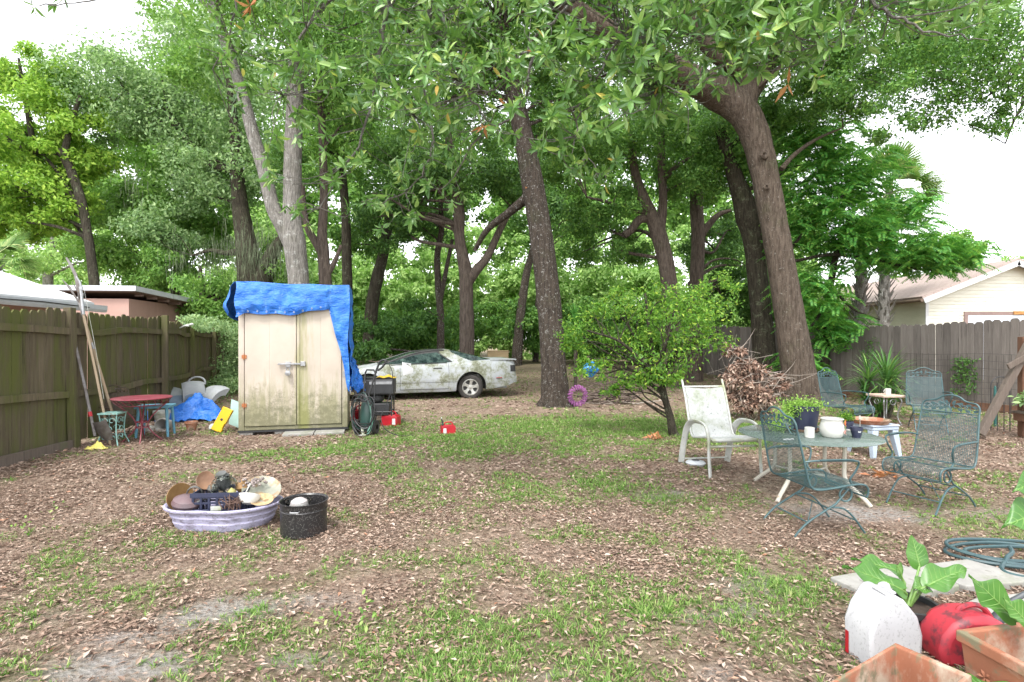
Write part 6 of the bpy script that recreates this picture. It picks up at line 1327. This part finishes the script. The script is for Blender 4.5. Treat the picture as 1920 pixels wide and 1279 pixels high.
# ---------------------------------------------------------------- paddling pool full of junk
PC = Vector((-2.36,4.38,0))
def pool():
    root = thing('paddling_pool', 'lilac plastic kidney-shaped tub crowded with old kitchenware', 'tub', PC, 4); M_li = pm('lilac_plastic', (.40,.38,.52), (.33,.31,.44), 5, .55, bump=.2, stains=[(8,.52,.66,(.17,.15,.20),(1,1,2)),(50,.56,.62,(.2,.18,.22),(1,1,1))])
    def rr(t): return .47*(1+.05*math.cos(2*t))*(1-.13*math.exp(-((((t-4.5+math.pi)%(2*math.pi))-math.pi)/.35)**2))
    def ring(k, z): return lambda t: (rr(t)*k*math.cos(t), rr(t)*k*.70*math.sin(t), z)
    prof = [(.0,.012),(.78,.012),(.80,.0),(.82,.01),(.86,.05),(.885,.075),(.875,.085),(.91,.12),(.93,.135),(.92,.145),(.95,.175),(1.0,.185),(1.03,.20),(1.03,.215),(1.0,.222),(.96,.21),(.93,.17),(.80,.03),(.0,.03)]
    mb = MB()
    def f(u, v):
        i = v*(len(prof)-1); a = int(min(i, len(prof)-2)); q = i-a; k = prof[a][0]*(1-q)+prof[a+1][0]*q; z = prof[a][1]*(1-q)+prof[a+1][1]*q; t = 2*math.pi*u; k += .008*math.sin(t*14)*(1 if .03 < z < .17 else 0)
        x, y, z = ring(max(k,.01), z)(t); return (x, y, z)
    mb.grid(f, 96, 3*(len(prof)-1)+1, cu=True); mb.build('tub_wall', M_li, root, ang=70); root.scale = (.90,.92,.84)
pool()
def on(px, py, Y, z): return Vector(((px-960)/1000*Y, Y, z))
# milk crate
def crate():
    root = thing('milk_crate', 'dark navy plastic crate in the middle of the lilac tub', 'crate', PC+Vector((.0,.0,.075)), 6); hx, hy, h, t = .19, .14, .215, .012; mb = MB()
    for s in (-1,1):
        for (z0,z1) in ((0,.03),(.075,.09),(.13,.145),(.175,h)): mb.box(-hx,hx,s*hy-t/2,s*hy+t/2,z0,z1); mb.box(s*hx-t/2,s*hx+t/2,-hy+t/2+.001,hy-t/2-.001,z0,z1)
        for x in np.linspace(-hx+.01,hx-.01,7): mb.box(x-.008,x+.008,s*hy-t/2-.002,s*hy+t/2+.002,.002,h-.003)
        for y in np.linspace(-hy+.03,hy-.03,5): mb.box(s*hx-t/2-.002,s*hx+t/2+.002,y-.008,y+.008,.002,h-.003)
    mb.box(-hx-.01,hx+.01,-hy-.012,-hy-.007,h-.03,h+.005); mb.box(-.05,.05,-hy-.0085,-hy-.0062,.07,.12); mb.box(-hx,hx,-hy,hy,-.002,.006); mb.build('lattice_sides', M_navy, root, smooth_=False, bevel=.002)
    mb = MB(); mb.box(-.045,.035,-hy-.0105,-hy-.0088,.08,.115); mb.build('sticker', M_wp, root, smooth_=False)
crate()
gm = NT('clear_glass'); gm.b.inputs['Transmission Weight'].default_value = 1; gm.b.inputs['Base Color'].default_value = (.78,.82,.80,1); gm.set(.08, 0, .5); gm.b.inputs['IOR'].default_value = 1.2; M_clear = gm.m
j = PC+Vector((.0,.0,.255)); mb = MB(); mb.lathe([(.0,0),(.07,.0),(.095,.03),(.10,.08),(.085,.115),(.06,.13),(.062,.14),(.055,.14),(.055,.13),(.078,.11),(.09,.08),(.085,.035),(.06,.008),(0,.008)], 32); o = place(mb.build('glass_bowl', M_clear), j+Vector((.01,-.03,0))); tag(o, 'round clear glass fish bowl on top of the navy crate', 'glass bowl')
def disc(name, label, r, loc, rot, mt, cat, depth=.03, h2=0):
    mb = MB(); mb.lathe([(.0,.0),(r*.55,.0),(r*.72,depth*.5),(r*.97,depth),(r,depth*1.1),(r*.98,depth*1.18),(r*.72,depth*.7),(r*.5,.008),(.0,.008)], 40); o = place(mb.build(name, mt), loc, *rot); return tag(o, label, cat)
M_bs = pm('brass_glaze', (.36,.22,.09), (.22,.12,.05), 9, .4, .3); M_gb = pm('brown_pottery', (.30,.17,.10), (.17,.09,.055), 8, .55); M_gp = pm('plum_pottery', (.10,.08,.09), (.15,.085,.09), 3, .4); M_pw2 = pm('pewter', (.20,.20,.20), (.12,.12,.11), 9, .4, .6)
disc('platter', 'round ochre platter standing on edge at the left end of the tub', .11, PC+Vector((-.365,-.02,.225)), (62, 80, 0), M_bs, 'platter', .02)
mb = MB(); mb.lathe([(.0,0),(.06,.005),(.105,.04),(.115,.075),(.10,.11),(.05,.135),(.02,.14),(0,.142)], 28, sx=1.15); o = place(mb.build('plum_lid', M_gp), PC+Vector((-.25,-.10,.15)), 0, 12, 8); o.scale = (.85,.85,.85); tag(o, 'plum coloured rounded pot lid lying at the front left of the tub', 'pot lid')
mb = MB(); mb.tube([(0,0,0),(.05,0,.03),(.12,.02,.05)], [.014,.011,.02], 8); o = place(mb.build('ladle', M_pw2), PC+Vector((-.17,-.14,.20)), 20); tag(o, 'grey metal ladle handle beside the plum lid', 'ladle')
disc('copper_plate', 'small copper-rimmed plate propped on the back left of the crate', .075, PC+Vector((-.17,.01,.35)), (48, 70, 20), M_gb, 'plate', .02)
mb = MB(); mb.lathe([(.0,0),(.05,0),(.07,.05),(.06,.10),(.035,.12),(.04,.135),(.0,.13)], 20); o = place(mb.build('pewter_jug', M_pw2), PC+Vector((-.07,.12,.27)), 0, 20); tag(o, 'dark pewter jug tipped behind the fish bowl', 'jug')
mb = MB(); mb.tube([(.055*math.cos(t),0,.07*math.sin(t)) for t in np.linspace(-1,4,14)], .007, 6); o = place(mb.build('bent_wire', M_pw2), PC+Vector((-.21,-.06,.26)), 20, 20); tag(o, 'bent grey handle hooked over the left edge of the crate', 'handle piece')
for (dx, dy, dz, s, mt, lb, nm, ct) in ((.13,.03,.235,.05,M_bs,'small ochre gourd on the right of the crate','gourd','gourd'),(.15,.09,.23,.045,M_gb,'brown clay ball behind the ochre gourd','clay_ball','ball'),(.10,-.08,.215,.035,pm('lime_glaze',(.36,.34,.12),None,5,.4),'yellow green little pot on the crate front edge','little_pot','pot'),(-.10,.0,.23,.04,M_pw2,'dark round lump beside the fish bowl','dark_pot','pot')):
    mb = MB(); mb.lathe([(.0,-s),(s*.6,-s*.85),(s,-s*.1),(s*.85,s*.55),(s*.35,s*.95),(s*.12,s*1.2),(0,s*1.25)], 20); o = place(mb.build(nm, mt), PC+Vector((dx,dy,dz+.06)), random.uniform(0,90), random.uniform(-20,20)); tag(o, lb, ct)
disc('shell_platter', 'large pale oval platter leaning at the right end of the tub', .15, PC+Vector((.28,.05,.25)), (0, 26, 18), pm('pale_celadon', (.30,.315,.27), (.22,.22,.17), 5, .35, bump=0, stains=[(7,.50,.60,(.28,.18,.09),(1,1,1))]), 'platter', .03)
mb = MB()
for k in range(46):
    c = Vector((random.gauss(0,.045), random.gauss(0,.035), random.uniform(0,.04))); mb.lathe([(.0,-.010),(.011,-.004),(.009,.008),(0,.014)], 7, T(*c)@Rot(random.uniform(0,180),'X')@Rot(random.uniform(0,180),'Y'), capb=False)
o = place(mb.build('seashells', pm('shell_mix', (.36,.30,.28), (.07,.055,.05), 30, .6)), PC+Vector((.22,.03,.32))); tag(o, 'cluster of dark and pale seashells on the oval platter', 'seashells', kind='stuff')
mb = MB(); mb.lathe([(.0,0),(.04,0),(.075,.035),(.085,.07),(.08,.07),(.068,.035),(.0,.01)], 24, sy=.8); o = place(mb.build('broken_bowl', M_cer), PC+Vector((.25,-.12,.20)), 30, -28, 15); tag(o, 'white china bowl tipped at the front right of the tub', 'bowl')
mb = MB(); mb.tube([(0,0,0),(.03,0,.06),(.05,.0,.10)], [.006,.005,.008], 6); o = place(mb.build('spoon', M_cer), PC+Vector((.22,-.12,.26))); tag(o, 'pale spoon standing in the tipped china bowl', 'spoon')
mb = MB()
for k in range(26): a = Vector((random.gauss(0,.04), random.gauss(0,.03), 0)); mb.tube([a, a+Vector((random.gauss(0,.02),random.gauss(0,.02),.05)), a+Vector((random.gauss(0,.045),random.gauss(0,.03),random.uniform(.06,.13)))], [.004,.005,.002], 5)
o = place(mb.build('dried_coral', pm('rust_twig', (.14,.085,.065), (.08,.045,.035), 20, .9)), PC+Vector((.15,-.155,.17))); tag(o, 'reddish brown dried twiggy clump at the front of the crate', 'dried twigs')
disc('wooden_dish', 'tan ribbed dish under the china bowl at the right rim', .09, PC+Vector((.33,-.06,.20)), (0,15,10), pm('tan_straw',(.50,.38,.22),(.3,.2,.1),40,.8), 'dish', .02)
# black stockpot
sp = thing('stock_pot', 'black speckled enamel stock pot beside the lilac tub', 'stock pot', (-1.635,4.19,0), 0)
def enam():
    m = NT('speckled_enamel'); v = m.coord(); c = m.mix(m.mask(m.voro(v, 110), .14, .24), (.30,.29,.27), (.016,.015,.016)); c = m.mix(m.mask(m.noise(v, 5, 6, .7), .58, .8), c, (.05,.03,.022)); m.col(c); m.set(.35, 0, .5); return m.m
M_en = enam(); mb = MB(); mb.lathe([(.165,0),(.172,.008),(.173,.185),(.178,.19),(.173,.197),(.176,.245),(.184,.25),(.184,.256),(.176,.256),(.168,.245),(.165,.02),(0,.02)], 48); mb.build('pot_wall', M_en, sp)
mb = MB(); mb.tube([(-.035,-.176,.215),(-.03,-.19,.21),(.03,-.19,.21),(.035,-.176,.215)], .004, 5); mb.build('handle', M_gal, sp)
mb = MB(); mb.lathe([(.0,0),(.06,0),(.085,.06),(.095,.10),(.09,.10),(.078,.06),(.055,.01),(0,.01)], 32); o = place(mb.build('crystal_bowl', M_clear), (-1.67,4.17,.155)); tag(o, 'cut glass bowl sitting inside the black stock pot', 'glass bowl')
mb = MB(); mb.lathe([(.0,0),(.05,.005),(.072,.04),(.06,.08),(.03,.10),(0,.105)], 24); o = place(mb.build('china_lid', pm('rose_china', (.52,.50,.50), (.44,.37,.37), 18, .3, bump=0, stains=[(22,.62,.68,(.5,.15,.15),(1,1,1))])), (-1.66,4.16,.175)); tag(o, 'domed white china lid with pink specks in the glass bowl', 'china lid')
# ---------------------------------------------------------------- timber frame at the right edge
Yf = 8.2; fr = thing('timber_frame', 'rough timber A-frame with a plank shelf at the right edge', 'timber frame', (7.75,Yf,0))
def beam(mb, a, b, w_, d_):
    a, b = Vector(a), Vector(b); u = (b-a).normalized(); n = u.cross(Vector((0,1,0))).normalized()*w_/2; t = Vector((0,d_/2,0)); mb.add([a-n-t,a+n-t,a+n+t,a-n+t,b-n-t,b+n-t,b+n+t,b-n+t], [(0,3,2,1),(4,5,6,7),(0,1,5,4),(1,2,6,5),(2,3,7,6),(3,0,4,7)])
def L_(px, py, dy=0): q = P(px, py, Yf); return q-fr.location+Vector((0,dy,0))
mb = MB(); beam(mb, L_(1838,815), L_(1932,640), .105, .08); mb.build('leaning_beam', W_old, fr, smooth_=False, bevel=.006)
mb = MB(); beam(mb, L_(1882,688,-.07), L_(1990,628,-.07), .085, .03); mb.build('cross_board', W_old, fr, smooth_=False, bevel=.005)
mb = MB(); beam(mb, L_(1930,826,.1), L_(1930,632,.1), .10, .09); mb.build('upright_post', W_red, fr, smooth_=False, bevel=.006)
mb = MB(); mb.box(.03,.75,-.25,.12,.385,.42); mb.build('shelf', W_old, fr, smooth_=False, bevel=.005); mb = MB(); mb.box(.05,.75,-.22,.10,.27,.384); mb.build('shelf_rail', W_red, fr, smooth_=False)
for x in (.09,): mb = MB(); mb.tube([(x,-.1,0),(x,-.1,.27)], .014, 6); mb.build('shelf_leg', W_red, fr)
pc = pot('cactus_pot', 'square grey pot with grey-green stems on the plank shelf', (7.75+.10,Yf-.1,.42), .045, .055, .13, M_cc, cat='potted plant'); q = np.column_stack([rng.normal(size=60)*.08, rng.normal(size=60)*.06, rng.uniform(.13,.25,60)]); V, F = leaves(q, rdir(60)+[0,0,.2], rdir(60)+[0,0,1], .11, .045, LEAF); npmesh('leaves', V, F, F_grey, pc)
mb = MB(); mb.box(-.06,.35,-.02,.02,.15,.165); mb.build('plank', W_old, pc, smooth_=False)
al = thing('succulent', 'pale arching succulent stems spilling over the plank shelf at the right edge', 'plant', (8.02,Yf-.05,.42)); mb = MB()
for k in range(9): a = random.uniform(-2.9,.4); L0 = random.uniform(.3,.6); mb.tube([tuple(q) for q in catmull([(0,0,0),(.15*math.cos(a),.05*math.sin(a),L0*.7),(.3*math.cos(a)*1.2,.1*math.sin(a),L0),(.42*math.cos(a),.1*math.sin(a),L0*.55)],4)], [.016]*9+[.012,.008,.006,.003], 6)
mb.build('stems', F_grey, al)
for (x, y, h, lb) in ((7.6,8.9,.62,'arched black wire trellis behind the timber frame'),): 
    mb = MB(); 
    for s in (-1,1): mb.tube([(s*.16,0,0),(s*.16,0,h*1.2)], .008, 5)
    mb.tube([(.16*math.cos(t),0,h*1.2+.16*math.sin(t)) for t in np.linspace(0,3.14,12)], .008, 5); mb.tube([(-.05,0,0),(-.05,0,h*1.3)], .006, 5); mb.tube([(.06,0,0),(.06,0,h*1.3)], .006, 5); o = place(mb.build('wire_trellis', M_dark), (8.15,8.9,0)); tag(o, lb, 'trellis')
mb = MB(); mb.lathe([(.0,0),(.045,0),(.05,.2),(.045,.62),(.03,.7),(0,.72)], 12, sx=.7, sy=.7); o = place(mb.build('green_stake', pm('dark_teal', (.02,.10,.09), None, 5, .5)), (8.47,9.35,.3), 0); o.location.z = 0; o.scale = (.7,.7,1); tag(o, 'dark teal post standing near the timber frame', 'stake')
# ---------------------------------------------------------------- foreground right
def slab(pts, label):
    q = [G(*p) for p in pts]; c = sum(q, Vector())/len(q); mb = MB(); mb.prism([((p-c).x, (p-c).y) for p in q][::-1], -.03, .035); o = place(mb.build('paving_slab', M_cc, smooth_=False, bevel=.008), (c.x,c.y,0)); tag(o, label, 'paving slab', 'grey paving slabs')
slab([(1556,1092),(1690,1068),(1800,1108),(1650,1138)], 'grey paving slab pointing left towards the grass')
slab([(1702,1072),(1812,1058),(1960,1098),(1812,1110)], 'grey paving slab nearest the green hose')
slab([(1770,1160),(1830,1132),(2050,1108),(2080,1200)], 'grey concrete slab partly behind the red can')
ho = thing('garden_hose', 'coiled green garden hose on the sand at the right edge', 'hose', G(1880,1045)); M_ho = pm('green_hose', (.045,.095,.10), (.035,.065,.075), 9, .5, bump=.1)
for k, (rx, ry, ox, oy, t0, t1) in enumerate(((.36,.22,.0,.0,0,6.28),(.31,.17,.05,-.03,.4,6.6),(.38,.20,.06,.05,0,6.3))):
    mb = MB(); mb.tube([(ox+rx*math.cos(t), oy+ry*math.sin(t), .016+.012*k+.01*math.sin(t*2+k)) for t in np.linspace(t0,t1,44)], .0125, 7); mb.build('hose_coil', M_ho, ho)
mb = MB(); hp = [G(1893,1040),G(1898,1050),G(1885,1062),G(1878,1075),G(1890,1085),G(1925,1093),G(1980,1098)]; mb.tube([(q[0]-ho.location.x, q[1]-ho.location.y, .05 if i < 8 else .03) for i, q in enumerate(catmull([(p.x,p.y) for p in hp], 4))], .0135, 8); mb.build('hose_end', M_ho, ho)
# terracotta square planters
def planter(label, loc, rz, w_, h, t=.028, tap=.86, asp=1.0):
    root = thing('square_planter', label, 'planter', loc, rz, 'square terracotta planters'); mb = MB(); a, b = w_/2, w_/2*tap
    def sq(r, z): return [(-r,-r,z),(r,-r,z),(r,r,z),(-r,r,z)]
    v = sq(b,0)+sq(a-.012,h-.045)+sq(a,h-.045)+sq(a,h)+sq(a-t,h)+sq((a-t)*.93,h*.2); f = [(0,3,2,1)]
    for l in range(5): f += [(l*4+i, l*4+(i+1)%4, l*4+4+(i+1)%4, l*4+4+i) for i in range(4)]
    f.append((20,21,22,23)); mb.add(v, f); mb.build('planter_wall', M_terra, root, smooth_=False, bevel=.007)
    mb = MB(); mb.add(sq((a-t)*.94,h*.32), [(0,1,2,3)]); mb.build('soil', M_soil, root, smooth_=False)  # dark sheet added low inside to darken the empty planter
    for f_ in range(4):
        for x in (-.28,.28):
            fl = MB(); m_ = Rot(f_*90,'Z')@T(x*w_,-(b+(a-.012-b)*.6)-.0005,h*.55)@Rot(90-math.degrees(math.atan((a-b)/h)),'X'); s0 = len(fl.v); petals(fl, (0,0,0), (0,0,1), .03, 5); fl.v[s0:] = [tuple(m_@Vector(q)) for q in fl.v[s0:]]; fl.build('moulded_flower', M_terra, root, smooth_=False)
    for o in [x for x in bpy.data.objects if x.parent == root]: o.scale = (1, asp, 1)
    return root
planter('empty terracotta planter at the bottom edge below the white jug', (1.425,1.965,0), 31, .54, .25, asp=.47)
planter('taller terracotta planter in the lower right corner beside the red can', (2.10,2.02,0), 11, .46, .31)
# white jug
jg = thing('white_jug', 'large faded white plastic jug behind the lower planter', 'jug', (1.735,2.50,0), 8); jg.scale = (.86,.64,.95); M_jug = pm('frosted_white', (.50,.50,.51), (.42,.42,.44), 6, .45, bump=.15, stains=[(3,.56,.75,(.46,.47,.47),(1,1,1)),(60,.56,.6,(.35,.35,.36),(1,1,1))])
mb = MB(); mb.prism([(-.15,0),(.15,0),(.16,.16),(.13,.25),(.05,.335),(-.01,.365),(-.05,.355),(-.12,.27),(-.155,.19)], -.13, .13, Rot(90,'X')); mb.lathe([(.035,.36),(.035,.385),(.0,.386)], 16, T(.045,.05,-.015), capb=False); mb.build('jug_body', M_jug, jg, bevel=.045)
mb = MB(); mb.tube([(-.03,-.02,.385),(-.02,-.02,.43),(.05,-.02,.425),(.11,-.02,.35)], .012, 8, flat=1.3); 
mb = MB(); mb.box(-.012,-.004,-.115,-.03,.366,.3685); mb.tube([(-.045,-.1,.362),(-.045,.02,.365)], .006, 6); mb.tube([(.01,-.1,.366),(.01,.02,.368)], .006, 6); mb.build('handle_ridges', M_jug, jg)
mb = MB(); mb.box(.1575,.160,-.07,.06,.10,.20); mb.build('faded_red_print', pm('faded_red', (.62,.28,.28), (.7,.5,.5), 30, .6), jg, smooth_=False)
mb = MB(); mb.box(-.1575,-.1555,.075,.105,.02,.13); mb.build('red_side_label', M_red, jg, smooth_=False)
# red can with spout
rc = thing('red_watering_can', 'big sun-faded red plastic can with a grey spout behind the corner planter', 'watering can', (2.13,2.52,0), 0); rc.scale = (.82,.8,.74); M_rf = pm('faded_red_plastic', (.46,.04,.06), (.36,.025,.04), 4, .5, bump=.15, stains=[(9,.50,.60,(.14,.03,.04),(1,1,.7))])
mb = MB(); mb.prism([(-.185,0),(.21,0),(.225,.12),(.21,.22),(.15,.285),(.05,.315),(-.04,.31),(-.12,.27),(-.18,.19),(-.20,.1)], -.11, .11, Rot(90,'X')); mb.build('can_body', M_rf, rc, bevel=.035)
mb = MB(); mb.tube([tuple(q) for q in catmull([(-.03,0,.29),(-.01,0,.325),(.06,0,.345),(.12,0,.32),(.16,0,.26)],4)], .017, 8); mb.build('handle', M_rf, rc)
mb = MB(); mb.tube([(.19,0,.245),(.235,0,.29)], .035, 12); mb.tube([(.22,0,.28),(.29,.0,.37),(.40,0,.44)], [.02,.017,.014], 10); mb.build('spout', pm('grey_spout', (.09,.10,.11), None, 5, .5), rc)
# broad leaf plants
M_bl = NT('broad_leaf'); v = M_bl.coord(); cc_ = M_bl.ramp(M_bl.noise(v, 9, 5), [(.3,(.055,.16,.03)),(.7,(.11,.26,.05))]); M_bl.col(cc_); M_bl.set(.35,0,.5)
tr_ = M_bl.n('BsdfTranslucent'); mx_ = M_bl.n('MixShader'); mx_.inputs[0].default_value = .3; tr_.inputs[0].default_value = (.25,.5,.06,1); M_bl.l(M_bl.b.outputs[0], mx_.inputs[1]); M_bl.l(tr_.outputs[0], mx_.inputs[2]); M_bl.l(mx_.outputs[0], M_bl.out.inputs[0])
M_bl.bump(M_bl.noise(M_bl.coord((1,8,1),'UV'), 6), .3, .003); M_bl = M_bl.m
def bigleaf(root, base, tip, L, W, up=(0,0,1), fold=.25, droop=.35, wav=.22, stem=True, heart=True, start=None):
    """stalk from base to tip, blade beyond"""
    base, tip = Vector(base), Vector(tip); mb = MB()
    d = (tip-base); dh = Vector((d.x, d.y, 0)); dh = dh.normalized() if dh.length > .01 else Vector((1,0,0))
    if start: dh = Vector(start).normalized()
    if stem: mb2 = MB(); mb2.tube([base, base*.5+tip*.5+Vector((0,0,.03))-dh*.02, tip], [.009,.007,.005], 7); mb2.build('stalk', M_stk, root)
    upv = Vector(up); s = dh.cross(upv).normalized()
    def f(u, v):
        t = u; wv = (math.sin(math.pi*min(1,t*1.0)**.62)**.8 if heart else math.sin(math.pi*t**.8))*W*.5*(1-.15*t); a = (v-.5)*2; back = -.10*L*abs(a)**1.5*(1-t)**3*(1 if heart else 0)
        p = tip+dh*(L*t*(1-.1*droop*t)+back)+s*a*wv+Vector((0,0,1))*(-droop*L*t*t*.8+fold*abs(a)*wv+wav*L*.3*math.sin(t*11+a*2)*abs(a)); return p
    mb.grid(f, 26, 11, .0012); o = mb.build('leaf', M_bl, root, ang=80)
    mr = MB(); mr.tube([Vector(f(t, .5))+Vector((0,-.0015,.0015)) for t in np.linspace(0,.97,14)], [.0035*(1-t*.8) for t in np.linspace(0,1,14)], 5)
    for t in np.linspace(.12,.8,7):
        for s_ in (-1,1): mr.tube([Vector(f(min(1,t+.16*q), .5+s_*.46*q))+Vector((0,-.0012,.0012)) for q in (0,.35,.7,.95)], [.0013,.0011,.0009,.0005], 4)
    mr.build('leaf_vein', M_stk, o); return o
M_stk = pm('leaf_stalk', (.20,.34,.09), (.14,.26,.06), 6, .4, bump=0)
pp_ = pot('potted_calla', 'broad-leaved green plant in a black pot between the white jug and the red can', (2.02,2.72,0), .10, .125, .17, M_dark, cat='potted plant'); pp_.rotation_euler[2] = 0
b0 = pp_.location
def Lp(px, py, Y): return P(px, py, Y)-b0
bigleaf(pp_, (0,0,.15), Lp(1724,1062,2.80), .15, .14, fold=.12, droop=.0, start=(-.05,.3,.95))
bigleaf(pp_, (.01,0,.15), Lp(1740,1098,2.70), .25, .125, up=(0,-.6,.8), droop=.15, start=(1,.15,.42))
bigleaf(pp_, (.03,.02,.15), Lp(1740,1100,2.72), .09, .10, up=(0,-.6,.8), droop=.2, start=(-1,-.2,.1))
bigleaf(pp_, (-.02,0,.15), Lp(1690,1106,2.68), .32, .125, up=(0,-.5,.8), droop=.15, start=(-1,.1,.5))
bigleaf(pp_, (-.01,.02,.15), Lp(1684,1072,2.80), .25, .085, up=(0,-.5,.8), droop=.1, start=(-1,.1,.32))
bigleaf(pp_, (0,.02,.15), Lp(1690,1080,2.72), .10, .075, up=(0,-.6,.6), droop=.3, start=(-.4,-.2,.8))
rp = thing('broad_leaf_plant', 'large green leaves reaching in from the right edge over the corner planter', 'plant', (2.62,2.05,0)); b0 = rp.location
mb = MB(); mb.tube([(0,0,0),(.02,0,.35),(0,.02,.6)], [.02,.016,.01], 8); mb.build('stem', M_stk, rp)
bigleaf(rp, (0,0,.35), P(1905,1165,2.2)-b0, .27, .13, up=(0,-.9,.3), droop=.1, fold=.1, heart=False, start=(-.75,.1,.85))
bigleaf(rp, (0,0,.40), P(1935,1178,2.15)-b0, .16, .09, up=(0,-.9,.3), droop=.05, heart=False, start=(-.6,.1,.7))
bigleaf(rp, (0,0,.6), P(1975,960,2.2)-b0, .22, .13, up=(0,-.7,.6), droop=.25, heart=False, start=(-.9,.0,-.10))
bigleaf(rp, (0,0,.6), P(1960,905,2.2)-b0, .14, .10, up=(0,-.9,.3), droop=.3, heart=False, start=(-.9,.0,-.05))
bigleaf(rp, (-.9,-.35,.0), P(1900,1290,2.0)-b0, .26, .11, droop=.1, heart=False, start=(-1,.0,-.0), stem=False)
# weeds and fallen leaf clusters
ps = []
for (px, py, n, s) in ((1375,840,26,.3),(700,1170,6,.15),(1660,960,3,.3),(60,985,4,.2),(1880,750,60,.35),(1840,760,40,.3),(1905,800,40,.4),(150,800,12,.15)):
    g = G(px, py)
    for k in range(n): ps.append((g.x+random.gauss(0,s), g.y+random.gauss(0,s), 0))
ps = np.array(ps); q = np.repeat(ps, 7, 0); n = len(q); q[:,2] = gh(q[:,0], q[:,1])+rng.uniform(.01,.08,n); q[:,:2] += rng.normal(size=(n,2))*.035
V, F = leaves(q, rdir(n)+[0,0,.1], rdir(n)*.4+[0,0,1], .034, .018, LEAF); o = npmesh('broadleaf_weeds', V, F, M_gr); tag(o, 'small broad-leaved weeds scattered over the yard', 'weeds', kind='stuff')
for (px, py, lb) in ((1650,895,'curled rust brown leaf cluster on the sand behind the front iron chair'),(1222,825,'rust brown leaf cluster beside the citrus trunk')):
    g = G(px, py); n = 16; V, F = leaves(rng.normal(size=(n,3))*[.07,.05,.0]+[0,0,.03], rdir(n)*[1,1,.4], rdir(n)*.6+[0,0,1], .13, .045, CURL); o = npmesh('fallen_leaves', V, F, leafmat('leaf_rust', [(0,(.32,.10,.04)),(1,(.52,.24,.12))], .1)); o.location = (g.x, g.y, float(gh(g.x,g.y))); tag(o, lb, 'dead leaves', 'rust coloured leaf clusters')
